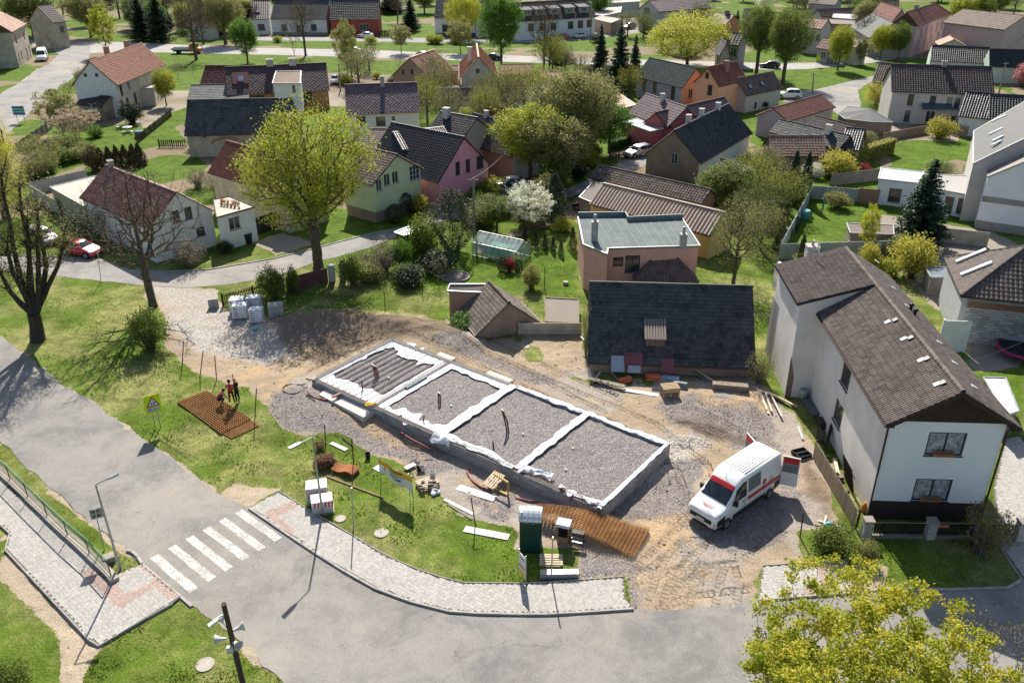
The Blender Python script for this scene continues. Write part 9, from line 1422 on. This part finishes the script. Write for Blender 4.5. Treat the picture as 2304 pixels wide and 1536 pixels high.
def greenhouse():
 z=1.35;A=P(1062,545,z);B_=P(1161.5,566.7,z);C_=P(1191,558,z);o=A[:2];ex=(B_-A)[:2];L=np.hypot(*ex);ex/=L;ey=np.array([-ex[1],ex[0]]);W_=2.6;root=thing('greenhouse','small glass greenhouse with green netting inside on the lawn','greenhouse',(*o,0),ang(A,B_));GF=M('greenhouse_frame',(.55,.57,.56),None,3,.4,metal=.4);GL=MG('greenhouse_glass',(.35,.40,.40),.15,.42);zr=2.1;n=9
 for i in range(n+1):
  x=L*i/n
  m=MB();m.bar((x,0,0),(x,0,z),.05,.05);m.bar((x,W_,0),(x,W_,z),.05,.05);m.bar((x,0,z),(x,W_/2,zr),.05,.05);m.bar((x,W_,z),(x,W_/2,zr),.05,.05);m.ob('frame_rib',GF,root)
  if i<n:
   x2=L*(i+1)/n-.03;x1=x+.03
   for q in([(x1,0,z),(x2,0,z),(x2,W_/2,zr),(x1,W_/2,zr)],[(x2,W_,z),(x1,W_,z),(x1,W_/2,zr),(x2,W_/2,zr)],[(x1,0,.05),(x2,0,.05),(x2,0,z),(x1,0,z)],[(x2,W_,.05),(x1,W_,.05),(x1,W_,z),(x2,W_,z)]):m=MB();m.add(q,[(0,1,2,3)]);m.ob('pane',GL,root)
 for x in(0,L):m=MB();m.add([(x,0,.05),(x,W_,.05),(x,W_,z),(x,W_/2,zr),(x,0,z)],[(0,1,2,3,4)]);m.ob('gable_pane',GL,root)
 for y,zz in((0,z),(W_,z),(W_/2,zr),(0,.04),(W_,.04)):m=MB();m.bar((0,y,zz),(L,y,zz),.06,.06);m.ob('frame_bar',GF,root)
 m=MB();m.box(L*.28,L*.8,.5,.55,.2,1.25);m.box(L*.28,L*.8,.55,1.6,1.2,1.25);m.ob('green_netting',M('netting_green',(.02,.38,.24),None,4,.7),root)
greenhouse()
flat('black framed carport with grey translucent roof by the street',[(887,523),(910,531),(945,518),(918,511)],2.,BLK,M('carport_sheet',(.28,.38,.40),None,2,.3),cat='carport',name='carport');flat('flat brown roofed garden shelter on the fenced lawn',[(1904.6,502),(2009.6,507),(2011,528),(1912.7,524)],1.9,PLANK,M('roof_felt_brown',(.17,.14,.12)),cat='shelter',name='garden_shelter')
flat('small blue grey metal shed behind the hipped roof house',[(2081,600),(2135,602),(2142,622),(2094,624)],1.8,M('wall_old_dark',(0,0,0)),M('shed_metal_blue',(.22,.26,.30),None,2,.4,metal=.3),cat='shed',name='shed');flat('white framed pergola with pale sheets behind the big house',[(2212,849),(2262,850),(2292,925),(2262,935)],1.8,PLANK,M('plastic_sheet_white',(.7,.72,.75),(.5,.5,.48),2,.4),cat='pergola',name='pergola')
def lathe_thing(name,label,cat,px,prof,mat,z=0.,pl=None):
 m=MB();m.lathe(prof,18);o=m.ob(name,mat,None,smooth=True);o.location=tuple(Pg(*px,z));return tagm(o,label,cat)
barrel=lambda r,h:[(0,0),(r*.9,0),(r,h*.3),(r,h*.7),(r*.9,h),(r*.8,h),(0,h*.93)]
lathe_thing('water_tank','turquoise plastic water tank on the fenced lawn','tank',(1809,492),barrel(.62,.95),M('tank_turquoise',(.08,.30,.32),None,3,.5));lathe_thing('barrel','grey zinc barrel beneath the concrete fence','barrel',(2112,575),barrel(.3,.85),GALV);lathe_thing('barrel','dark rain barrel with pale lid below the concrete fence','barrel',(1875,578),barrel(.5,.85),M('barrel_dark',(.06,.075,.08)));lathe_thing('barrel','dark oil barrel at the corner of the grey wall','barrel',(1797,886),barrel(.3,.85),BLK);lathe_thing('barrel','grey metal barrel in front of the dark one at the wall','barrel',(1806,898),barrel(.28,.8),GALV);lathe_thing('parasol','closed teal garden parasol on the fenced lawn','parasol',(1849,482),[(.03,0),(.03,.45),(.09,.5),(.11,1.6),(.04,2.),(0,2.02)],M('parasol_teal',(.01,.28,.25)));lathe_thing('parasol','closed white parasol in the left garden','parasol',(288,298),[(.03,0),(.03,.9),(.12,1.),(.1,1.9),(0,2.1)],WFRAME);lathe_thing('table','round white garden table under the closed parasol','table',(288,297),[(.05,0),(.05,.68),(.75,.7),(.75,.74),(0,.74)],WFRAME);lathe_thing('bin','teal compost bin in the left garden','bin',(316,308),barrel(.75,.9),M('bin_teal_grey',(.12,.2,.2)));lathe_thing('flower_bed_ring','round stone ringed flower bed on the greenhouse lawn','flower bed',(1025,624),[(1.1,0),(1.2,.15),(1.35,.15),(1.38,0),(1.1,.05),(0,.1)],M('bed_stone',(.26,.23,.20),(.18,.16,.14),5));lathe_thing('trampoline','round trampoline with pink rim at the right edge','trampoline',(2298,800),[(1.7,.5),(1.85,.55),(1.88,.7),(1.7,.72)],[M('trampoline_pink',(.45,.05,.16))]);lathe_thing('trampoline_mat','black jumping mat of the pink rimmed trampoline','trampoline mat',(2298,800),[(1.68,.62),(0,.6)],BLK);lathe_thing('fire_bowl','small dark stone thing on the lawn','bowl',(1273,640),barrel(.25,.3),CHG)
for i in range(3):lathe_thing('chair',ORD[i]+' white garden chair from the left around the garden table','chair',((266,292),(297,302),(280,303))[i],[(.02,0),(.03,.4),(.26,.42),(.26,.46),(0,.46)],WFRAME)['group']='white chairs around the garden table'
def bin_(label,px,mat=BLK):m=MB();m.add([(x*w,y*w,z)for z,w in((0,.24),(.95,.3))for x,y in((-1,-1),(1,-1),(1,1),(-1,1))],[(3,2,1,0),(0,1,5,4),(1,2,6,5),(2,3,7,6),(3,0,4,7)]);m.box(-.32,.32,-.34,.32,.95,1.03);o=m.ob('wheelie_bin',mat,None);o.location=tuple(Pg(*px));tagm(o,label,'bin')
bin_('black wheelie bin beside the white annex wall',(561,548));bin_('dark wheelie bin at the garden terrace wall',(342,236));bin_('dark bin on the verge behind the bronze shrub',(2196,1228));bin_('grey composter in the fenced lawn corner',(1773,535),M('barrel_dark',(0,0,0)))
TC=M('terracotta',(.45,.14,.07))
for i in range(12):
 x=498+(i%6)*8+random.uniform(-2,2);y=455+(i//6)*7+(i%6)*1.2;p=P(x,y,3.58);root=thing('flower_pot',['rear','front'][i//6]+' row '+ORD[i%6]+' potted plant from the left on the white annex roof','flower pot',p,0,'pots on the annex roof');m=MB();m.lathe([(0,0),(.1,0),(.15,.24),(.13,.24),(0,.2)],10);m.ob('pot',TC if i%4!=3 else WFRAME,root);C=rng.normal(size=(40,3))*[.09,.09,.06]+[0,0,.32];m=MB();leaves(m,C,.08,i);m.ob('plant',LEAF['redl' if i%3==0 else 'mid'],root)
plank('dark window frame leaning on the wall of the white house',(1836,985),(1850,1000),.06,.9,BLK,'frame',z=0,name='window_frame');plank('black drain tube leaning among the clutter',(1856,1018),(1866,985),.2,.2,BLK,'tube',z=.1,z2=.9,name='tube');plank('brown plank pile end behind the picket fence',(1868,1050),(1893,1082),.3,.25,PLANK,'planks',name='plank_pile');plank('pale broken planks behind the picket fence',(1876,1040),(1884,1075),.2,.3,M('board_bleached',(0,0,0)),'planks',name='plank_pile');plank('grey heap of sheet scrap along the white wall',(1812,905),(1836,940),.5,.3,M('scrap_grey',(.16,.17,.17),(.08,.08,.08),6),'scrap',name='scrap');plank('rusty frame heap beside the scrap',(1842,952),(1850,968),.4,.5,M('post_iron_rust',(0,0,0)),'scrap',name='scrap');plank('white old pipe lying in the weeds by the wall',(1795,962),(1806,990),.12,.1,CB,'pipe',name='old_pipe');lathe_thing('gas_bottle','orange gas bottle behind the pillar','gas bottle',(1943,1150),[(0,0),(.15,0),(.15,.45),(.06,.55),(.05,.62),(0,.62)],M('gas_orange',(.7,.28,.02)))
p=Pg(1808,1028);root=thing('black_crate','black plastic lattice crate lying by the picket fence','crate',p,.35)
for s in(0,1):
 for a,b in(((-.45,-.2),(.45,-.2)),((.45,-.2),(.45,.2)),((.45,.2),(-.45,.2)),((-.45,.2),(-.45,-.2))):m=MB();y=s*.45;m.bar((a[0],a[1]+y,.12),(b[0],b[1]+y,.12),.03,.22);m.ob('side',BLK,root)
 for i in range(6):m=MB();m.bar((-.4+i*.16,-.2+s*.45,.05),(-.4+i*.16,.2+s*.45,.05),.04,.02);m.ob('bar',BLK,root)
m=MB();root=thing('lattice_gate','dark brown slatted panel leaning against the white wall','panel',Pg(1920,1112),ang(P(1920,1112),P(1893,1060)));
for i in range(12):m=MB();m.bar((i*.14,0,.05),(i*.14+.35,.25,1.5),.07,.03);m.ob('slat',DKW,root)
for z in(.2,.8):m=MB();m.bar((0,.1,.3+z),(1.9,.1,.3+z),.03,.06);m.ob('rail',DKW,root)
SKN=M('skin',(.50,.30,.22),None,6,.6,0);SHR=M('shirt_red_faded',(.42,.05,.075),(.32,.035,.055),6,.9);TRR=M('trousers_dark_red',(.17,.018,.03),(.11,.012,.02),6,.9);BKC=M('clothes_black',(.02,.02,.024),None,6,.9);HAIR=M('hair_dark',(.03,.022,.018),None,9,.9)
def person(label,px,rz,J,shirt,pants,cap,bend=None):
 """J: joints name->(pos,radius,parent,material key)"""
 p=Pg(*px);root=thing('person',label,'person',p,rz);names=list(J);me=bpy.data.meshes.new('p');me.from_pydata([J[n][0]for n in names],[(names.index(J[n][2]),i)for i,n in enumerate(names)if J[n][2]],[]);o=ob('p',me);mo=o.modifiers.new('s','SKIN');mo.use_smooth_shade=True
 for i,n in enumerate(names):sv_=me.skin_vertices[0].data[i];sv_.radius=(J[n][1][0],J[n][1][1])if isinstance(J[n][1],tuple)else(J[n][1],J[n][1]);sv_.use_root=(i==0)
 su=o.modifiers.new('u','SUBSURF');su.levels=1;bpy.context.view_layer.update();m2=bpy.data.meshes.new_from_object(o.evaluated_get(bpy.context.evaluated_depsgraph_get()));bpy.data.objects.remove(o)
 mats=dict(s=0,h=1,t=2,b=3);[m2.materials.append(x)for x in(shirt,SKN,pants,BLK)];JP=np.array([J[n][0]for n in names]);jm=[mats[J[n][3]]for n in names]
 segs=[(names.index(J[n][2]),i)for i,n in enumerate(names)if J[n][2]]
 for f in m2.polygons:
  c=np.array(f.center);best=None
  for a,b in segs:
   A_,B_=JP[a],JP[b];t=np.clip(np.dot(c-A_,B_-A_)/(np.dot(B_-A_,B_-A_)+1e-9),0,1);d=np.linalg.norm(c-A_-(B_-A_)*t)
   if best is None or d<best[0]:best=(d,jm[b])
  f.material_index=best[1]
 b_=ob('body',m2,root);h=np.array(J['head'][0]);f_=np.array(J['face'][0])if 'face' in J else h+np.array([0,.1,0]);m=MB();m.lathe([(.0,.155),(.06,.14),(.10,.09),(.113,.02),(.10,-.03)],12,tuple(h));m.ob('hair' if cap is None else 'cap',cap or HAIR,root,smooth=True)
 for s in(-1,1):
  m=MB();m.box(h[0]+s*.09-.012,h[0]+s*.09+.012,h[1]-.02,h[1]+.02,h[2]-.05,h[2]+.01);m.ob('ear',SKN,root);m=MB();m.box(h[0]+s*.035-.012,h[0]+s*.035+.012,h[1]+.085,h[1]+.1,h[2]-.015,h[2]+.0);m.ob('eye',BLK,root)
 m=MB();m.box(h[0]-.012,h[0]+.012,h[1]+.08,h[1]+.12,h[2]-.055,h[2]-.02);m.ob('nose',SKN,root);m=MB();m.box(h[0]-.03,h[0]+.03,h[1]+.08,h[1]+.094,h[2]-.085,h[2]-.075);m.ob('mouth',M('lips',(.35,.12,.1)),root)
 return root
def hands(J,side,w,d):
 w=np.array(w,float);d=np.array(d,float);d/=np.linalg.norm(d);s=np.cross(d,[0,0,1]);s=s/np.linalg.norm(s)if np.linalg.norm(s)>.1 else np.array([1.,0,0]);J['palm'+side]=(tuple(w+d*.06),(.042,.022),'wr'+side,'h')
 for k,(o_,l)in enumerate(((-.03,.07),(-.01,.085),(.01,.08),(.03,.06))):a=w+d*.11+s*o_;J['fa%d%s'%(k,side)]=(tuple(a),.010,'palm'+side,'h');J['fb%d%s'%(k,side)]=(tuple(a+d*l-[0,0,.015]),.008,'fa%d%s'%(k,side),'h')
 a=w+d*.05+s*-.05;J['tb'+side]=(tuple(a+d*.035),.010,'palm'+side,'h')
def standing(arm=0):
 J={};J['pel']=((0,0,.95),(.15,.11),None,'t');J['wai']=((0,0,1.08),(.14,.10),'pel','s');J['che']=((0,.0,1.32),(.17,.115),'wai','s');J['nk']=((0,.01,1.50),.055,'che','s');J['head']=((0,.03,1.66),(.09,.105),'nk','h')
 for s,n in((-1,'l'),(1,'r')):
  J['hip'+n]=((s*.10,0,.88),.095,'pel','t');J['kn'+n]=((s*.13,.02,.48),.07,'hip'+n,'t');J['an'+n]=((s*.15,-.01,.09),.05,'kn'+n,'t');J['to'+n]=((s*.17,.16,.04),(.045,.035),'an'+n,'b')
  J['sh'+n]=((s*.19,0,1.42),.062,'che','s');J['el'+n]=((s*.27,.0+.04,1.14),.047,'sh'+n,'s');wr=(s*.15,.26,1.10)if arm==0 else(s*.26,.16,.95);J['wr'+n]=(wr,.030,'el'+n,'h');hands(J,n,wr,(-s*.3,.9,-.1))
 return J
def crouch():
 J={};J['pel']=((0,-.12,.36),(.15,.12),None,'t');J['wai']=((0,-.06,.52),(.13,.11),'pel','s');J['che']=((0,.14,.72),(.16,.12),'wai','s');J['nk']=((0,.26,.82),.055,'che','s');J['head']=((0,.34,.90),(.09,.10),'nk','h')
 for s,n in((-1,'l'),(1,'r')):
  J['hip'+n]=((s*.12,-.1,.34),.095,'pel','t');J['kn'+n]=((s*.24,.28,.46),.07,'hip'+n,'t');J['an'+n]=((s*.20,.05,.08),.05,'kn'+n,'t');J['to'+n]=((s*.22,.22,.04),(.045,.035),'an'+n,'b')
  J['sh'+n]=((s*.18,.18,.76),.06,'che','s');J['el'+n]=((s*.24,.36,.56),.045,'sh'+n,'h');wr=(s*.12,.48,.32);J['wr'+n]=(wr,.03,'el'+n,'h');hands(J,n,wr,(-s*.1,.5,-.8))
 return J
person('worker in red shirt and dark red trousers standing on the mesh stack',(524,913),.15,standing(),SHR,TRR,HAIR).location.z+=.22
person('worker in black clothes standing behind the red one',(536,903),1.2,standing(1),BKC,BKC,M('cap_pinkish',(.5,.25,.2)))
person('worker in red shirt crouching on the rusty mesh',(497,913),-1.1,crouch(),SHR,BKC,HAIR).location.z+=.22
for zone,kinds,n,lab,grp in(([(700,200),(1000,190),(1020,250),(960,300),(760,230)],['shrub','baresm','sparse'],12,'low bush in the gardens between the purple roof and the orange gables','bushes before the orange gables'),([(1230,190),(1420,200),(1430,300),(1330,350),(1240,330)],['shrub','twiggy','sparse'],26,'bush in the overgrown plot around the big bare tree','bushes around the big bare tree'),([(970,230),(1210,225),(1240,300),(1200,330),(1000,270)],['twiggy','baresm','shrub','sparse'],20,'bare bush in the gardens behind the pink house','bushes behind the pink house'),([(1590,420),(1720,400),(1760,480),(1700,600),(1620,560)],['shrub','twiggy','sparse'],18,'wild bush on the slope right of the salmon house','bushes right of the salmon house'),([(40,400),(180,330),(220,300),(200,380),(90,410)],['orchard','shrub'],14,'small fruit tree or bush in the left garden','bushes in the left garden'),([(1060,430),(1230,430),(1290,520),(1080,520)],['shrub','orchard'],14,'bush in the dense strip above the greenhouse','bushes above the greenhouse'),([(560,92),(1100,92),(1100,103),(560,100)],['shrub'],7,'low bush on the bank of the upper street','bushes on the upper street bank'),([(300,50),(560,40),(560,80),(300,85)],['shrub','bare','fir','bare','mid'],46,'bush or small tree behind the main road at the top left','bushes at the top left'),([(1450,30),(1590,50),(1600,110),(1430,110)],['sparse','shrub'],5,'bush behind the bright yellow green tree','bushes behind the yellow green tree'),([(0,0),(250,-5),(260,60),(100,60),(0,40)],['mid','bare'],20,'tree behind the beige house at the top left','trees at the top left'),([(580,-10),(1100,-20),(1100,12),(580,12)],['mid','bare','fir','green'],44,'tree behind the upper row of cottages','trees behind the upper cottages'),([(1550,-20),(2300,-25),(2300,0),(1750,15),(1550,0)],['mid','green','bare'],26,'tree at the far top edge of the village','trees at the far top edge'),([(1760,600),(1800,640),(2000,560),(2080,600),(2060,640)],['shrub'],4,'weedy bush behind the big white house','bushes behind the big white house'),([(1165,385),(1290,330),(1380,345),(1290,425),(1185,438)],['shrub','mid'],11,'dense green bush along the hidden part of the middle street','bushes along the hidden street bend'),([(1340,30),(1480,20),(1600,60),(1590,125),(1430,120),(1340,110)],['mid','shrub','sparse'],10,'tree or bush between the garages and the roadside spruces','trees by the garages'),([(1780,10),(2000,60),(1980,110),(1870,110),(1800,90)],['green','bare','mid'],9,'tree among the roofs left of the pink corner house','trees among the top right roofs'),([(760,150),(1020,150),(1020,200),(780,200)],['shrub','sparse','baresm'],10,'bush in the yards below the main road bank','bushes below the main road bank'),([(130,190),(240,130),(170,320),(60,300)],['shrub','orchard'],6,'small bush along the left side road garden','bushes along the side road'),([(1900,330),(2000,300),(2010,330),(1900,400)],['shrub','twiggy'],5,'bush by the clipped golden hedge','bushes by the clipped hedge'),([(2100,380),(2190,370),(2190,400),(2110,420)],['shrub','twiggy'],5,'bush behind the white annex','bushes behind the white annex'),([(1180,140),(1330,150),(1340,190),(1200,190)],['shrub','sparse'],8,'bush below the main road behind the blue metal roof','bushes behind the blue metal roof'),([(440,215),(480,420),(600,480),(440,430)],['shrub','twiggy'],5,'bush beside the two beige barns','bushes beside the barns'),([(790,620),(990,600),(1060,600),(900,650),(800,650)],['shrub','twiggy'],5,'low garden bush on the greenhouse plot','bushes on the greenhouse plot')):
 pz=PL(zone);lo,hi=pz.min(0),pz.max(0);k=0;tr=0
 while k<n and tr<900:
  tr+=1;q=lo+(hi-lo)*np.array([random.random(),random.random()])
  if sdist(pz,q[0],q[1])<0 or max(sdist(r_,q[0],q[1])for r_ in(ROADA,ROADB,ROADD,ROADF,ROADE))>-1:continue
  kd=random.choice(kinds);H_q,R_q=dict(shrub=(1.7,1.3),twiggy=(2.3,1.5),baresm=(4,1.9),sparse=(6.5,2.8),orchard=(3.6,2),blossom=(4,2),mid=(8.5,3.6),green=(9,3.4),bare=(10,3.6),fir=(7,2.1))[kd];f=random.uniform(.75,1.25);d=np.array([q[0],q[1],0.])
  ch,cr_=CAN[kd];var=1+k%2;tm,cm,lf=tree_mesh(kd,ch,cr_,var);root=thing('shrub' if kd in('shrub','twiggy')else 'tree',lab,'shrub' if kd in('shrub','twiggy')else 'tree',d,random.random()*6,grp);root.scale=(R_q*f/cr_,R_q*f/cr_,H_q*f/ch);ob('stems' if kd in('shrub','twiggy')else 'trunk',tm,root);c=ob('crown',cm,root)
  lfn=random.choice(['mid','olive','green','lime','dark'])if kd in('shrub','mid','green')else random.choice(['mid','lime','olive'])if kd=='sparse' else None
  if lfn:c.material_slots[0].link='OBJECT';c.material_slots[0].material=LEAF[lfn]
  k+=1
